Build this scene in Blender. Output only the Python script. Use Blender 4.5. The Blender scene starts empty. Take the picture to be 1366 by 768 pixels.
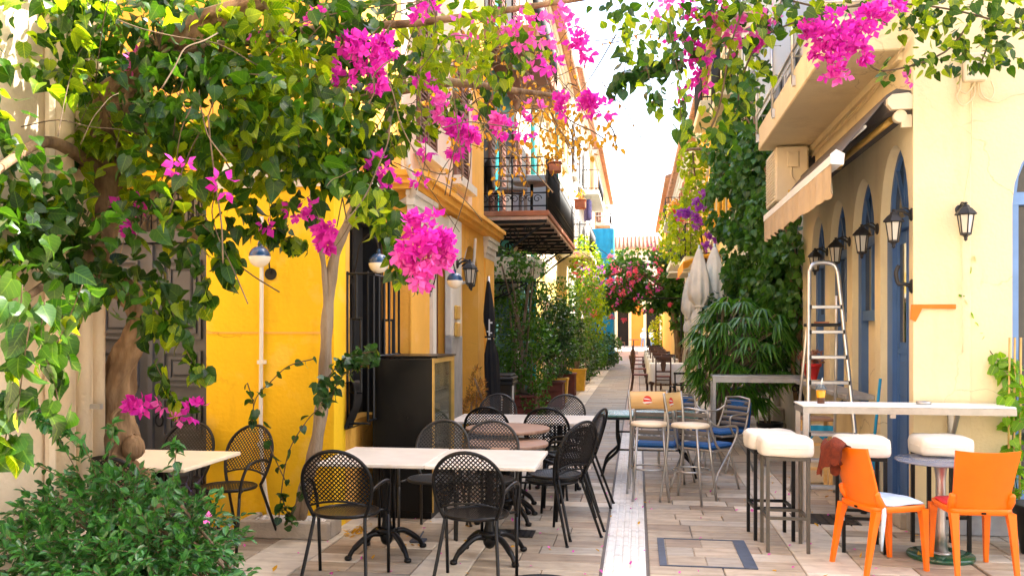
import bpy, math, random
from mathutils import Vector, Matrix, noise
R = math.radians
sc = bpy.context.scene
col = sc.collection
random.seed(7)

# ---------------------------------------------------------------- camera
YAW = R(8.26); CT, ST = math.cos(YAW), math.sin(YAW); EYE = 1.62; FPX = 1150.0
cd = bpy.data.cameras.new('camera'); cam = bpy.data.objects.new('camera', cd); col.objects.link(cam)
cam.location = (0, 0, EYE); cam.rotation_euler = (R(90), 0, YAW)
cd.sensor_width = 36; cd.lens = FPX * 36 / 1366; cd.shift_y = 57 / 1366
cd.clip_start = 0.05; cd.clip_end = 1500
sc.camera = cam

# ---------------------------------------------------------------- daylight
SUN_EL, SUN_AZ = 52, 57          # degrees; azimuth from +Y (down the street) towards +X
w = bpy.data.worlds.new('World'); sc.world = w; w.use_nodes = True
nt = w.node_tree; nt.nodes.clear()
sky = nt.nodes.new('ShaderNodeTexSky'); sky.sky_type = 'NISHITA'; sky.sun_disc = False
sky.sun_elevation = R(SUN_EL); sky.sun_rotation = R(SUN_AZ); sky.dust_density = 4.0; sky.air_density = 1.0; sky.ozone_density = 1.0
bg = nt.nodes.new('ShaderNodeBackground'); bg.inputs['Strength'].default_value = 0.15
wo = nt.nodes.new('ShaderNodeOutputWorld')
nt.links.new(sky.outputs[0], bg.inputs[0]); nt.links.new(bg.outputs[0], wo.inputs[0])
sl = bpy.data.lights.new('sun', 'SUN'); sl.energy = 4.0; sl.angle = R(0.6); sl.color = (1, .95, .86)
so = bpy.data.objects.new('sun', sl); col.objects.link(so)
sdir = Vector((math.sin(R(SUN_AZ)) * math.cos(R(SUN_EL)), math.cos(R(SUN_AZ)) * math.cos(R(SUN_EL)), math.sin(R(SUN_EL))))
so.rotation_euler = sdir.to_track_quat('Z', 'Y').to_euler()
vs = sc.view_settings; vs.view_transform = 'Standard'; vs.look = 'None'; vs.exposure = 2.45; vs.gamma = 1
sc.cycles.max_bounces = 7; sc.cycles.diffuse_bounces = 4; sc.cycles.transparent_max_bounces = 8
sc.cycles.use_denoising = True

# ---------------------------------------------------------------- sight lines -> places
def at(px, py, d):
    xc = (px - 683) / FPX
    return Vector((d * (xc * CT - ST), d * (CT + xc * ST), EYE + d * (441 - py) / FPX))
def atX(px, py, X):
    xc = (px - 683) / FPX
    return at(px, py, X / (xc * CT - ST))
def atY(px, py, Y):
    xc = (px - 683) / FPX
    return at(px, py, Y / (CT + xc * ST))
def gr(px, py):
    return at(px, py, FPX * EYE / (py - 441))

# ---------------------------------------------------------------- objects
OFF = {}
def tag(o, label=None, cat=None, group=None, kind=None):
    if label: o['label'] = label
    if cat: o['category'] = cat
    if group: o['group'] = group
    if kind: o['kind'] = kind
    return o
def thing(name, label, cat, loc=(0, 0, 0), rz=0, group=None):
    o = bpy.data.objects.new(name, None); col.objects.link(o)
    o.location = loc; o.rotation_euler = (0, 0, rz); o.empty_display_size = .1
    OFF[o] = Vector(loc)
    return tag(o, label, cat, group)
def link(name, me, parent=None, loc=None):
    o = bpy.data.objects.new(name, me); col.objects.link(o)
    if parent is not None: o.parent = parent
    if loc is not None: o.location = loc
    return o
def copy_tree(o, parent=None):
    c = o.copy(); col.objects.link(c)
    if parent is not None: c.parent = parent
    for ch in list(KIDS(o)): copy_tree(ch, c)
    return c
def KIDS(o):
    return [x for x in o.children]
def again(root, loc, rz=0, label=None, scale=None):
    c = copy_tree(root); c.location = loc; c.rotation_euler = (root.rotation_euler.x, root.rotation_euler.y, rz)
    if label: c['label'] = label
    if scale: c.scale = (scale,) * 3
    return c

class MB:
    def __init__(s): s.v = []; s.f = []; s.m = []; s.smooth = []; s.mi = 0
    def add(s, vs, fs, sm=False):
        b = len(s.v); s.v += [tuple(x) for x in vs]
        for f in fs:
            s.f.append([b + i for i in f]); s.m.append(s.mi); s.smooth.append(sm)
        return s
    def box(s, x0, y0, z0, x1, y1, z1):
        x0, x1 = min(x0, x1), max(x0, x1); y0, y1 = min(y0, y1), max(y0, y1); z0, z1 = min(z0, z1), max(z0, z1)
        vs = [(x, y, z) for z in (z0, z1) for y in (y0, y1) for x in (x0, x1)]
        return s.add(vs, [(0, 2, 3, 1), (4, 5, 7, 6), (0, 1, 5, 4), (2, 6, 7, 3), (0, 4, 6, 2), (1, 3, 7, 5)])
    def bbox(s, x0, y0, z0, x1, y1, z1, b=.006):
        """box with chamfered edges"""
        x0, x1 = min(x0, x1), max(x0, x1); y0, y1 = min(y0, y1), max(y0, y1); z0, z1 = min(z0, z1), max(z0, z1)
        b = min(b, (x1 - x0) * .45, (y1 - y0) * .45, (z1 - z0) * .45)
        c = Vector(((x0 + x1) / 2, (y0 + y1) / 2, (z0 + z1) / 2)); h = ((x1 - x0) / 2, (y1 - y0) / 2, (z1 - z0) / 2)
        idx = {}; vs = []
        for sx in (-1, 1):
            for sy in (-1, 1):
                for sz in (-1, 1):
                    for a in range(3):
                        sg = (sx, sy, sz)
                        p = [c[k] + sg[k] * (h[k] - (0 if k == a else b)) for k in range(3)]
                        idx[(sx, sy, sz, a)] = len(vs); vs.append(p)
        fs = []
        for a in range(3):
            o = [(1, 2), (2, 0), (0, 1)][a]
            for sg in (-1, 1):
                q = []
                for u, w_ in ((-1, -1), (1, -1), (1, 1), (-1, 1)):
                    k = [0, 0, 0]; k[a] = sg; k[o[0]] = u; k[o[1]] = w_
                    q.append(idx[(*k, a)])
                fs.append(q if sg > 0 else q[::-1])
        for a in range(3):
            b1, b2 = [(1, 2), (2, 0), (0, 1)][a]
            for u in (-1, 1):
                for w_ in (-1, 1):
                    k0 = [0, 0, 0]; k1 = [0, 0, 0]; k0[a] = -1; k1[a] = 1
                    for k in (k0, k1): k[b1] = u; k[b2] = w_
                    q = [idx[(*k0, b1)], idx[(*k1, b1)], idx[(*k1, b2)], idx[(*k0, b2)]]
                    fs.append(q if u * w_ > 0 else q[::-1])
        for sx in (-1, 1):
            for sy in (-1, 1):
                for sz in (-1, 1):
                    q = [idx[(sx, sy, sz, a)] for a in range(3)]
                    fs.append(q if sx * sy * sz > 0 else q[::-1])
        return s.add(vs, fs)
    def tube(s, pts, r, n=8, caps=True, closed=False, sm=True):
        pts = [Vector(p) for p in pts]; N = len(pts)
        rs = r if isinstance(r, (list, tuple)) else [r] * N
        rings = []; up = None
        for i, p in enumerate(pts):
            if closed: t = pts[(i + 1) % N] - pts[i - 1]
            else: t = pts[min(i + 1, N - 1)] - pts[max(i - 1, 0)]
            if t.length < 1e-9: t = Vector((0, 0, 1))
            t.normalize()
            if up is None:
                up = Vector((0, 0, 1)) if abs(t.z) < .9 else Vector((1, 0, 0))
            a = t.cross(up)
            if a.length < 1e-6: a = t.cross(Vector((0, 1, 0)))
            a.normalize(); b = a.cross(t).normalized(); up = b
            rings.append([p + rs[i] * (math.cos(2 * math.pi * k / n) * a + math.sin(2 * math.pi * k / n) * b) for k in range(n)])
        vs = [v for rg in rings for v in rg]; fs = []
        M_ = N if closed else N - 1
        for i in range(M_):
            j = (i + 1) % N
            for k in range(n):
                fs.append((i * n + k, i * n + (k + 1) % n, j * n + (k + 1) % n, j * n + k))
        s.add(vs, fs, sm)
        if caps and not closed:
            b0 = len(s.v) - len(vs)
            s.f.append([b0 + k for k in range(n)][::-1]); s.m.append(s.mi); s.smooth.append(False)
            s.f.append([b0 + (N - 1) * n + k for k in range(n)]); s.m.append(s.mi); s.smooth.append(False)
        return s
    def lathe(s, prof, cx=0, cy=0, n=24, sm=True, cap=True):
        vs = [(cx + r * math.cos(2 * math.pi * k / n), cy + r * math.sin(2 * math.pi * k / n), z) for r, z in prof for k in range(n)]
        fs = []
        for i in range(len(prof) - 1):
            for k in range(n):
                fs.append((i * n + k, i * n + (k + 1) % n, (i + 1) * n + (k + 1) % n, (i + 1) * n + k))
        s.add(vs, fs, sm)
        if cap:
            b0 = len(s.v) - len(vs)
            s.f.append([b0 + k for k in range(n)][::-1]); s.m.append(s.mi); s.smooth.append(False)
            s.f.append([b0 + (len(prof) - 1) * n + k for k in range(n)]); s.m.append(s.mi); s.smooth.append(False)
        return s
    def prism(s, poly, a, b, axis='z'):
        """poly: 2-D outline; extruded from a to b along axis (x: poly is (y,z); y: poly is (x,z); z: poly is (x,y))"""
        n = len(poly)
        def P(u, v, t): return {'x': (t, u, v), 'y': (u, t, v), 'z': (u, v, t)}[axis]
        vs = [P(u, v, a) for u, v in poly] + [P(u, v, b) for u, v in poly]
        area = sum(poly[i][0] * poly[(i + 1) % n][1] - poly[(i + 1) % n][0] * poly[i][1] for i in range(n))
        fwd = (area > 0) == (b > a)
        if axis == 'y': fwd = not fwd
        fs = [tuple(range(n))[::-1], tuple(range(n, 2 * n))] + [(i, (i + 1) % n, n + (i + 1) % n, n + i) for i in range(n)]
        if not fwd: fs = [f[::-1] for f in fs]
        return s.add(vs, fs)
    def grid(s, rows, sm=True, flip=False):
        nr, nc = len(rows), len(rows[0])
        fs = []
        for i in range(nr - 1):
            for j in range(nc - 1):
                q = (i * nc + j, i * nc + j + 1, (i + 1) * nc + j + 1, (i + 1) * nc + j)
                fs.append(q[::-1] if flip else q)
        return s.add([p for r in rows for p in r], fs, sm)
    def move(s, M4, start=0):
        for i in range(start, len(s.v)): s.v[i] = tuple(M4 @ Vector(s.v[i]))
        return s
    def mesh(s, name, mats, off=None):
        me = bpy.data.meshes.new(name)
        v = s.v if off is None else [(x - off[0], y - off[1], z - off[2]) for x, y, z in s.v]
        me.from_pydata(v, [], s.f)
        if not isinstance(mats, (list, tuple)): mats = [mats]
        for m in mats: me.materials.append(m)
        if any(s.m): me.polygons.foreach_set('material_index', s.m)
        me.polygons.foreach_set('use_smooth', s.smooth)
        me.update()
        return me
    def build(s, name, mats, parent=None, world=True):
        """world=True: the points are in world space; they are stored relative to the parent's base"""
        off = None
        if parent is not None and world:
            q = parent
            while q is not None and q not in OFF: q = q.parent
            off = OFF.get(q)
        o = link(name, s.mesh(name, mats, off), parent)
        return o

def arc(c, r, a0, a1, n, axes=(0, 2), fixed=None):
    """points on an arc in the plane of two axes"""
    out = []
    for i in range(n + 1):
        a = R(a0 + (a1 - a0) * i / n); p = list(c); p[axes[0]] += r * math.cos(a); p[axes[1]] += r * math.sin(a); out.append(tuple(p))
    return out
def spline(pts, n=6):
    """Catmull-Rom through the points"""
    P = [Vector(p) for p in pts]; P = [P[0] * 2 - P[1]] + P + [P[-1] * 2 - P[-2]]; out = []
    for i in range(1, len(P) - 2):
        for k in range(n):
            t = k / n
            out.append(.5 * ((2 * P[i]) + (P[i + 1] - P[i - 1]) * t + (2 * P[i - 1] - 5 * P[i] + 4 * P[i + 1] - P[i + 2]) * t * t + (3 * P[i] - P[i - 1] - 3 * P[i + 1] + P[i + 2]) * t ** 3))
    out.append(P[-2]); return out

# ---------------------------------------------------------------- materials
MT = {}
def mat(name, c, rough=.6, var=.1, scale=3.0, bump=0.0, bscale=80, metal=0.0, c2=None, stain=0.0, island=0.0, spec=.5, coat=0, stretch=(1, 1, 1), lo=.35, hi=.65):
    m = bpy.data.materials.new(name); m.use_nodes = True; n = m.node_tree; N = n.nodes; L = n.links
    b = N['Principled BSDF']; b.inputs['Roughness'].default_value = rough; b.inputs['Metallic'].default_value = metal
    b.inputs['Specular IOR Level'].default_value = spec; b.inputs['Coat Weight'].default_value = coat
    tc = N.new('ShaderNodeTexCoord'); mp = N.new('ShaderNodeMapping'); mp.inputs['Scale'].default_value = stretch
    L.new(tc.outputs['Object'], mp.inputs[0])
    nz = N.new('ShaderNodeTexNoise'); nz.inputs['Scale'].default_value = scale; nz.inputs['Detail'].default_value = 6; nz.inputs['Roughness'].default_value = .6
    L.new(mp.outputs[0], nz.inputs[0])
    c = tuple(c)
    a = c2 if c2 else tuple(min(1, x * (1 + var)) for x in c); d = c if c2 else tuple(x * (1 - var) for x in c)
    rp = N.new('ShaderNodeValToRGB'); rp.color_ramp.elements[0].color = (*d, 1); rp.color_ramp.elements[1].color = (*a, 1)
    rp.color_ramp.elements[0].position = lo; rp.color_ramp.elements[1].position = hi
    L.new(nz.outputs['Fac'], rp.inputs[0]); out = rp.outputs[0]
    if island:
        oi = N.new('ShaderNodeObjectInfo'); ge = N.new('ShaderNodeNewGeometry')
        ad = N.new('ShaderNodeMath'); ad.operation = 'ADD'; L.new(oi.outputs['Random'], ad.inputs[0]); L.new(ge.outputs['Random Per Island'], ad.inputs[1])
        fr = N.new('ShaderNodeMath'); fr.operation = 'FRACT'; L.new(ad.outputs[0], fr.inputs[0])
        mr = N.new('ShaderNodeMapRange'); mr.inputs['To Min'].default_value = 1 - island; mr.inputs['To Max'].default_value = 1 + island
        L.new(fr.outputs[0], mr.inputs[0])
        mx = N.new('ShaderNodeMix'); mx.data_type = 'RGBA'; mx.blend_type = 'MULTIPLY'; mx.inputs[0].default_value = 1
        L.new(out, mx.inputs[6]); L.new(mr.outputs[0], mx.inputs[7]); out = mx.outputs[2]
    if stain:
        n2 = N.new('ShaderNodeTexNoise'); n2.inputs['Scale'].default_value = 1.3; n2.inputs['Detail'].default_value = 8; n2.inputs['Roughness'].default_value = .7
        mp2 = N.new('ShaderNodeMapping'); mp2.inputs['Scale'].default_value = (1.6, 1.6, .5); L.new(tc.outputs['Object'], mp2.inputs[0]); L.new(mp2.outputs[0], n2.inputs[0])
        mr2 = N.new('ShaderNodeMapRange'); mr2.inputs['From Min'].default_value = .52; mr2.inputs['From Max'].default_value = .8; mr2.inputs['To Max'].default_value = stain
        L.new(n2.outputs['Fac'], mr2.inputs[0])
        mx2 = N.new('ShaderNodeMix'); mx2.data_type = 'RGBA'; mx2.blend_type = 'MULTIPLY'
        L.new(mr2.outputs[0], mx2.inputs[0]); L.new(out, mx2.inputs[6]); mx2.inputs[7].default_value = (.52, .43, .34, 1); out = mx2.outputs[2]
    if stain >= .35 and bump:      # hairline cracks and faded patches in old plaster
        dn = N.new('ShaderNodeTexNoise'); dn.inputs['Scale'].default_value = 3; dn.inputs['Detail'].default_value = 6; L.new(tc.outputs['Object'], dn.inputs[0])
        va = N.new('ShaderNodeMix'); va.data_type = 'RGBA'; va.inputs[0].default_value = .22; L.new(tc.outputs['Object'], va.inputs[6]); L.new(dn.outputs['Color'], va.inputs[7])
        vo = N.new('ShaderNodeTexVoronoi'); vo.feature = 'DISTANCE_TO_EDGE'; vo.inputs['Scale'].default_value = 1.1; L.new(va.outputs[2], vo.inputs['Vector'])
        cr = N.new('ShaderNodeMapRange'); cr.inputs['From Max'].default_value = .006; cr.inputs['To Min'].default_value = 1; cr.inputs['To Max'].default_value = 0; L.new(vo.outputs['Distance'], cr.inputs[0])
        pm = N.new('ShaderNodeTexNoise'); pm.inputs['Scale'].default_value = .9; pm.inputs['Detail'].default_value = 4; L.new(tc.outputs['Object'], pm.inputs[0])
        pr = N.new('ShaderNodeMapRange'); pr.inputs['From Min'].default_value = .48; pr.inputs['From Max'].default_value = .6; pr.inputs['To Max'].default_value = .5; L.new(pm.outputs['Fac'], pr.inputs[0])
        mm = N.new('ShaderNodeMath'); mm.operation = 'MULTIPLY'; L.new(cr.outputs[0], mm.inputs[0]); L.new(pr.outputs[0], mm.inputs[1])
        m4 = N.new('ShaderNodeMix'); m4.data_type = 'RGBA'; m4.blend_type = 'MULTIPLY'; L.new(mm.outputs[0], m4.inputs[0]); L.new(out, m4.inputs[6]); m4.inputs[7].default_value = (.35, .28, .22, 1)
        fd = N.new('ShaderNodeMapRange'); fd.inputs['From Min'].default_value = .55; fd.inputs['From Max'].default_value = .62; fd.inputs['To Max'].default_value = .07; L.new(dn.outputs['Fac'], fd.inputs[0])
        m5 = N.new('ShaderNodeMix'); m5.data_type = 'RGBA'; L.new(fd.outputs[0], m5.inputs[0]); L.new(m4.outputs[2], m5.inputs[6]); m5.inputs[7].default_value = (.82, .74, .58, 1); out = m5.outputs[2]
    L.new(out, b.inputs['Base Color'])
    if bump:
        bn = N.new('ShaderNodeTexNoise'); bn.inputs['Scale'].default_value = bscale; bn.inputs['Detail'].default_value = 5
        L.new(mp.outputs[0], bn.inputs[0]); bp = N.new('ShaderNodeBump'); bp.inputs['Strength'].default_value = bump; bp.inputs['Distance'].default_value = .02
        L.new(bn.outputs['Fac'], bp.inputs['Height']); L.new(bp.outputs[0], b.inputs['Normal'])
    # slight gloss variation
    mr3 = N.new('ShaderNodeMapRange'); mr3.inputs['To Min'].default_value = max(0.02, rough - .08); mr3.inputs['To Max'].default_value = min(1, rough + .08)
    L.new(nz.outputs['Fac'], mr3.inputs[0]); L.new(mr3.outputs[0], b.inputs['Roughness'])
    MT[name] = m; return m
def leafmat(name, c1, c2, trans=.45, rough=.38, tcol=None, spec=.5):
    m = bpy.data.materials.new(name); m.use_nodes = True; n = m.node_tree; N = n.nodes; L = n.links
    b = N['Principled BSDF']; b.inputs['Roughness'].default_value = rough; b.inputs['Specular IOR Level'].default_value = spec
    oi = N.new('ShaderNodeObjectInfo'); ge = N.new('ShaderNodeNewGeometry')
    ad = N.new('ShaderNodeMath'); ad.operation = 'ADD'; L.new(oi.outputs['Random'], ad.inputs[0]); L.new(ge.outputs['Random Per Island'], ad.inputs[1])
    fr = N.new('ShaderNodeMath'); fr.operation = 'FRACT'; L.new(ad.outputs[0], fr.inputs[0])
    rp = N.new('ShaderNodeValToRGB'); rp.color_ramp.elements[0].color = (*c1, 1); rp.color_ramp.elements[1].color = (*c2, 1)
    L.new(fr.outputs[0], rp.inputs[0])
    tc = N.new('ShaderNodeTexCoord'); nz = N.new('ShaderNodeTexNoise'); nz.inputs['Scale'].default_value = 30; L.new(tc.outputs['Object'], nz.inputs[0])
    mr = N.new('ShaderNodeMapRange'); mr.inputs['To Min'].default_value = .75; mr.inputs['To Max'].default_value = 1.25; L.new(nz.outputs['Fac'], mr.inputs[0])
    mx = N.new('ShaderNodeMix'); mx.data_type = 'RGBA'; mx.blend_type = 'MULTIPLY'; mx.inputs[0].default_value = 1
    # veins: paler midrib and side veins, from the leaf's own coordinates
    at_ = N.new('ShaderNodeAttribute'); at_.attribute_name = 'leafuv'; sx = N.new('ShaderNodeSeparateXYZ'); L.new(at_.outputs['Vector'], sx.inputs[0])
    def mth(op, a, b_=None):
        q = N.new('ShaderNodeMath'); q.operation = op
        for i, v in enumerate((a, b_)):
            if v is None: continue
            if isinstance(v, (int, float)): q.inputs[i].default_value = v
            else: L.new(v, q.inputs[i])
        return q.outputs[0]
    ax = mth('ABSOLUTE', sx.outputs[0]); rib = mth('LESS_THAN', ax, .022)
    ph = mth('FRACT', mth('MULTIPLY', mth('SUBTRACT', sx.outputs[1], mth('MULTIPLY', ax, .75)), 5.5)); side = mth('MULTIPLY', mth('LESS_THAN', ph, .13), .55)
    vein = mth('MULTIPLY', mth('MAXIMUM', rib, side), sx.outputs[2])
    vm = N.new('ShaderNodeMix'); vm.data_type = 'RGBA'; L.new(mth('MULTIPLY', vein, .55), vm.inputs[0]); L.new(rp.outputs[0], vm.inputs[6]); vm.inputs[7].default_value = (min(1, c2[0] * 2 + .03), min(1, c2[1] * 1.6 + .03), c2[2] * 1.5 + .01, 1)
    L.new(vm.outputs[2], mx.inputs[6]); L.new(mr.outputs[0], mx.inputs[7]); L.new(mx.outputs[2], b.inputs['Base Color'])
    t = N.new('ShaderNodeBsdfTranslucent')
    m2 = N.new('ShaderNodeMix'); m2.data_type = 'RGBA'; m2.blend_type = 'MULTIPLY'; m2.inputs[0].default_value = 1
    L.new(mx.outputs[2], m2.inputs[6]); m2.inputs[7].default_value = (*(tcol or (2.6, 2.2, .9)), 1); L.new(m2.outputs[2], t.inputs[0])
    ms = N.new('ShaderNodeMixShader'); ms.inputs[0].default_value = trans
    L.new(b.outputs[0], ms.inputs[1]); L.new(t.outputs[0], ms.inputs[2]); L.new(ms.outputs[0], N['Material Output'].inputs[0])
    MT[name] = m; return m
def glassmat(name, tint=(.04, .05, .05), rough=.04, alpha=None):
    m = bpy.data.materials.new(name); m.use_nodes = True; b = m.node_tree.nodes['Principled BSDF']
    b.inputs['Base Color'].default_value = (*tint, 1); b.inputs['Roughness'].default_value = rough; b.inputs['Specular IOR Level'].default_value = .8
    if alpha is not None:
        N = m.node_tree.nodes; L = m.node_tree.links
        tr = N.new('ShaderNodeBsdfTransparent'); tr.inputs[0].default_value = (*[.6 + .4 * x for x in tint], 1)
        ms = N.new('ShaderNodeMixShader'); ms.inputs[0].default_value = alpha
        L.new(tr.outputs[0], ms.inputs[1]); L.new(b.outputs[0], ms.inputs[2]); L.new(ms.outputs[0], N['Material Output'].inputs[0])
    nz = m.node_tree.nodes.new('ShaderNodeTexNoise'); nz.inputs['Scale'].default_value = 1.5
    bp = m.node_tree.nodes.new('ShaderNodeBump'); bp.inputs['Strength'].default_value = .06; m.node_tree.links.new(nz.outputs[0], bp.inputs['Height']); m.node_tree.links.new(bp.outputs[0], b.inputs['Normal'])
    MT[name] = m; return m

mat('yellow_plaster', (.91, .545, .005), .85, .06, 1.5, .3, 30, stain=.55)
mat('ochre_shaded_plaster', (.88, .455, .065), .85, .07, 1.5, .25, 40, stain=.35)  # yellow paint with street-side shade put into its colour; also the orange bands
mat('cream_plaster', (.77, .65, .40), .85, .05, 1.2, .25, 35, stain=.45)
mat('pale_plaster', (.78, .62, .42), .85, .06, 1.2, .25, 40, stain=.45)
mat('pink_plaster', (.80, .60, .48), .85, .05, 1.0, .2, 40, stain=.3)
mat('white_plaster', (.72, .69, .62), .85, .06, 1.0, .2, 40, stain=.5)
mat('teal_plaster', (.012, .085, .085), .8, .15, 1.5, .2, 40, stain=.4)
mat('turquoise_paint', (.01, .36, .38), .55, .12, 4)
mat('white_trim', (.74, .70, .62), .75, .06, 3, .1, 60, stain=.4)
mat('yellow_plaster_far', (.85, .60, .16), .85, .08, 1, stain=.4)
mat('apricot_plaster', (.80, .48, .22), .85, .08, 1, stain=.4)
mat('orange_plaster', (.85, .28, .03), .85, .08, 1, stain=.3)
mat('grey_marble', (.32, .32, .32), .5, .2, 6, stain=.3)
mat('plinth_stone', (.42, .37, .30), .8, .15, 4, .3, 30, stain=.5)
mat('terracotta', (.42, .15, .07), .8, .15, 5, .2, 50, stain=.4)
mat('roof_tile', (.40, .20, .11), .8, .25, 3, island=.25)
mat('door_grey', (.085, .09, .105), .5, .12, 5, .05, 60)
mat('blue_paint', (.06, .14, .34), .45, .1, 4, .05, 50, stain=.3)
mat('blue_frame', (.16, .30, .58), .45, .08, 4, .05, 50, stain=.2)
mat('brown_shutter', (.20, .085, .05), .6, .2, 5)
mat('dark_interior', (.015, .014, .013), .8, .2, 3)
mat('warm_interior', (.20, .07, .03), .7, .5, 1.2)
mat('iron', (.008, .008, .009), .5, .2, 20, metal=.3)
mat('lamp_iron', (.016, .016, .018), .5, .2, 20)
mat('steel', (.46, .45, .43), .35, .1, 10, metal=.85)
mat('aluminium', (.62, .62, .61), .35, .08, 10, metal=.9)
mat('white_metal', (.80, .80, .78), .4, .05, 5)
mat('ac_plastic', (.74, .64, .46), .5, .05, 3)
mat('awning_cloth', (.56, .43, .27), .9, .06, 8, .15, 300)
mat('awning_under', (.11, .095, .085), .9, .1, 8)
mat('wire', (.72, .58, .36), .6, .1, 8)
mat('bark', (.11, .056, .022), .9, .45, 11, 1.0, 26, c2=(.30, .185, .095), stretch=(1, 1, .3))
mat('twig', (.12, .08, .045), .9, .3, 12)
mat('pale_bark', (.20, .145, .095), .9, .35, 8, .8, 40, c2=(.34, .26, .18), stretch=(1, 1, .3))
mat('black_metal', (.004, .004, .0045), .36, .2, 14, spec=.28, bump=.02, bscale=500)
mat('brown_lit_metal', (.012, .010, .009), .42, .2, 14, spec=.35)  # plain brown on fittings; on the left chairs, light put into the colour
mat('grey_lit_metal', (.030, .028, .026), .4, .2, 14, spec=.4)  # plain grey on fittings; on chairs, light on their fronts put into the colour
mat('marble_top', (.66, .60, .53), .32, .10, 5, c2=(.76, .71, .64))
mat('cream_top', (.82, .72, .55), .35, .05, 5)
mat('wood_top', (.26, .14, .085), .45, .3, 3, stretch=(1, 9, 1), c2=(.40, .25, .17))
mat('green_top', (.05, .15, .13), .25, .25, 20, c2=(.12, .26, .22))
mat('pale_wood', (.72, .44, .16), .45, .12, 3, stretch=(1, 1, 12), c2=(.80, .54, .24))
mat('pale_seat', (.78, .66, .48), .5, .1, 5)
mat('dark_wood', (.085, .032, .014), .5, .3, 5, stretch=(6, 6, 1))
mat('red_wood', (.17, .035, .018), .6, .25, 6)
mat('blue_cloth', (.004, .085, .28), .75, .15, 30, .1, 200)
mat('white_leather', (.80, .74, .64), .42, .04, 6, .12, 45)
mat('orange_plastic', (.88, .17, .004), .36, .06, 7, .04, 200, spec=.45)
mat('rust_cloth', (.16, .024, .007), .95, .3, 30, .5, 160)
mat('lightblue_cloth', (.50, .63, .78), .9, .08, 20, .2, 200)
mat('red_cloth', (.62, .03, .04), .8, .1, 20)
mat('white_cloth', (.80, .77, .74), .85, .04, 10)
mat('cream_canvas', (.88, .82, .68), .9, .08, 6, .2, 40)
mat('black_canvas', (.008, .008, .01), .75, .3, 10, .2, 60)
mat('bin_plastic', (.009, .010, .011), .5, .2, 8)
mat('white_print', (.8, .8, .78), .6, .03)
mat('red_print', (.75, .05, .03), .6, .03)
mat('gold_metal', (.70, .45, .12), .35, .12, 8, metal=.6)
mat('fridge_panel', (.004, .004, .0045), .3, .2, 3, spec=.22)
mat('lamp_blue', (.006, .05, .14), .2, .08, 5, coat=.5)
mat('lamp_glass', (.86, .80, .68), .25, .03, 4)
mat('clay_pot', (.55, .20, .10), .75, .15, 8, stain=.4)
mat('red_pot', (.48, .012, .02), .4, .1, 8)
mat('yellow_pot', (.72, .40, .02), .5, .12, 6, stain=.4)
mat('black_pot', (.006, .006, .0065), .5, .2, 8)
mat('blue_pot', (.01, .05, .16), .35, .15, 8)
mat('soil', (.05, .032, .02), .95, .4, 30, .6, 60)
mat('pebble_white', (.74, .70, .64), .7, .1, 10, island=.25)
mat('kerb_stone', (.46, .40, .33), .85, .15, 6, .3, 50, stain=.3)
mat('skin', (.55, .30, .20), .6, .05)
mat('denim', (.10, .16, .28), .85, .15, 20)
mat('hair', (.03, .02, .015), .7, .2, 30)
mat('net_blue', (.01, .26, .48), .8, .15, 3)
mat('yellow_cloth', (.85, .45, .03), .85, .1, 6)
mat('orange_cloth', (.88, .25, .01), .8, .1, 6)
mat('cone_yellow', (.8, .5, .02), .6, .2, 9)
mat('coffee', (.09, .03, .008), .3, .1, 8)
mat('juice', (.85, .36, .01), .3, .1, 8)
mat('bamboo', (.62, .40, .13), .6, .15, 10)
mat('purple_cloth', (.05, .04, .14), .9, .3, 12, .4, 50)
glassmat('window_glass', (.03, .035, .035), .03)
glassmat('lamp_pane', (.5, .48, .42), .1)
glassmat('clear_glass', (.20, .26, .30), .04, .35)
glassmat('table_glass', (.30, .33, .42), .05, .55)
glassmat('green_glass', (.02, .10, .05), .1, .8)
glassmat('case_glass', (.12, .13, .09), .04, .4)
glassmat('balcony_glass', (.05, .07, .11), .3, .93)
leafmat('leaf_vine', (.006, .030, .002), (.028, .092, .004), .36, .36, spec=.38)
leafmat('leaf_lime_lit', (.06, .145, .003), (.19, .28, .008), .52, .4, spec=.4)  # sunlit tone of vine leaves put into the colour; own green on shrubs
leafmat('leaf_dark', (.008, .036, .009), (.026, .09, .014), .28, .33)
leafmat('leaf_bush', (.010, .062, .016), (.042, .17, .036), .28, .28)
leafmat('leaf_ivy', (.020, .080, .014), (.07, .19, .028), .36, .4)
leafmat('leaf_ficus', (.018, .078, .010), (.07, .19, .016), .36, .32)
leafmat('leaf_palm', (.018, .085, .012), (.06, .19, .022), .36, .34)
leafmat('leaf_dry', (.30, .15, .015), (.62, .37, .02), .45, .6, (1.5, 1.3, .9))
leafmat('petal', (.56, .012, .37), (.82, .075, .56), .5, .55, (1.2, 1.3, 1.25), .15)
leafmat('petal_pale', (.70, .06, .44), (.86, .20, .60), .5, .55, (1.2, 1.3, 1.2), .2)
leafmat('petal_red', (.80, .08, .12), (.92, .24, .34), .5, .6, (1.2, 1.2, 1.2), .2)
leafmat('petal_violet', (.28, .04, .42), (.45, .10, .60), .4, .6, (1.2, 1.2, 1.2), .2)
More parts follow.
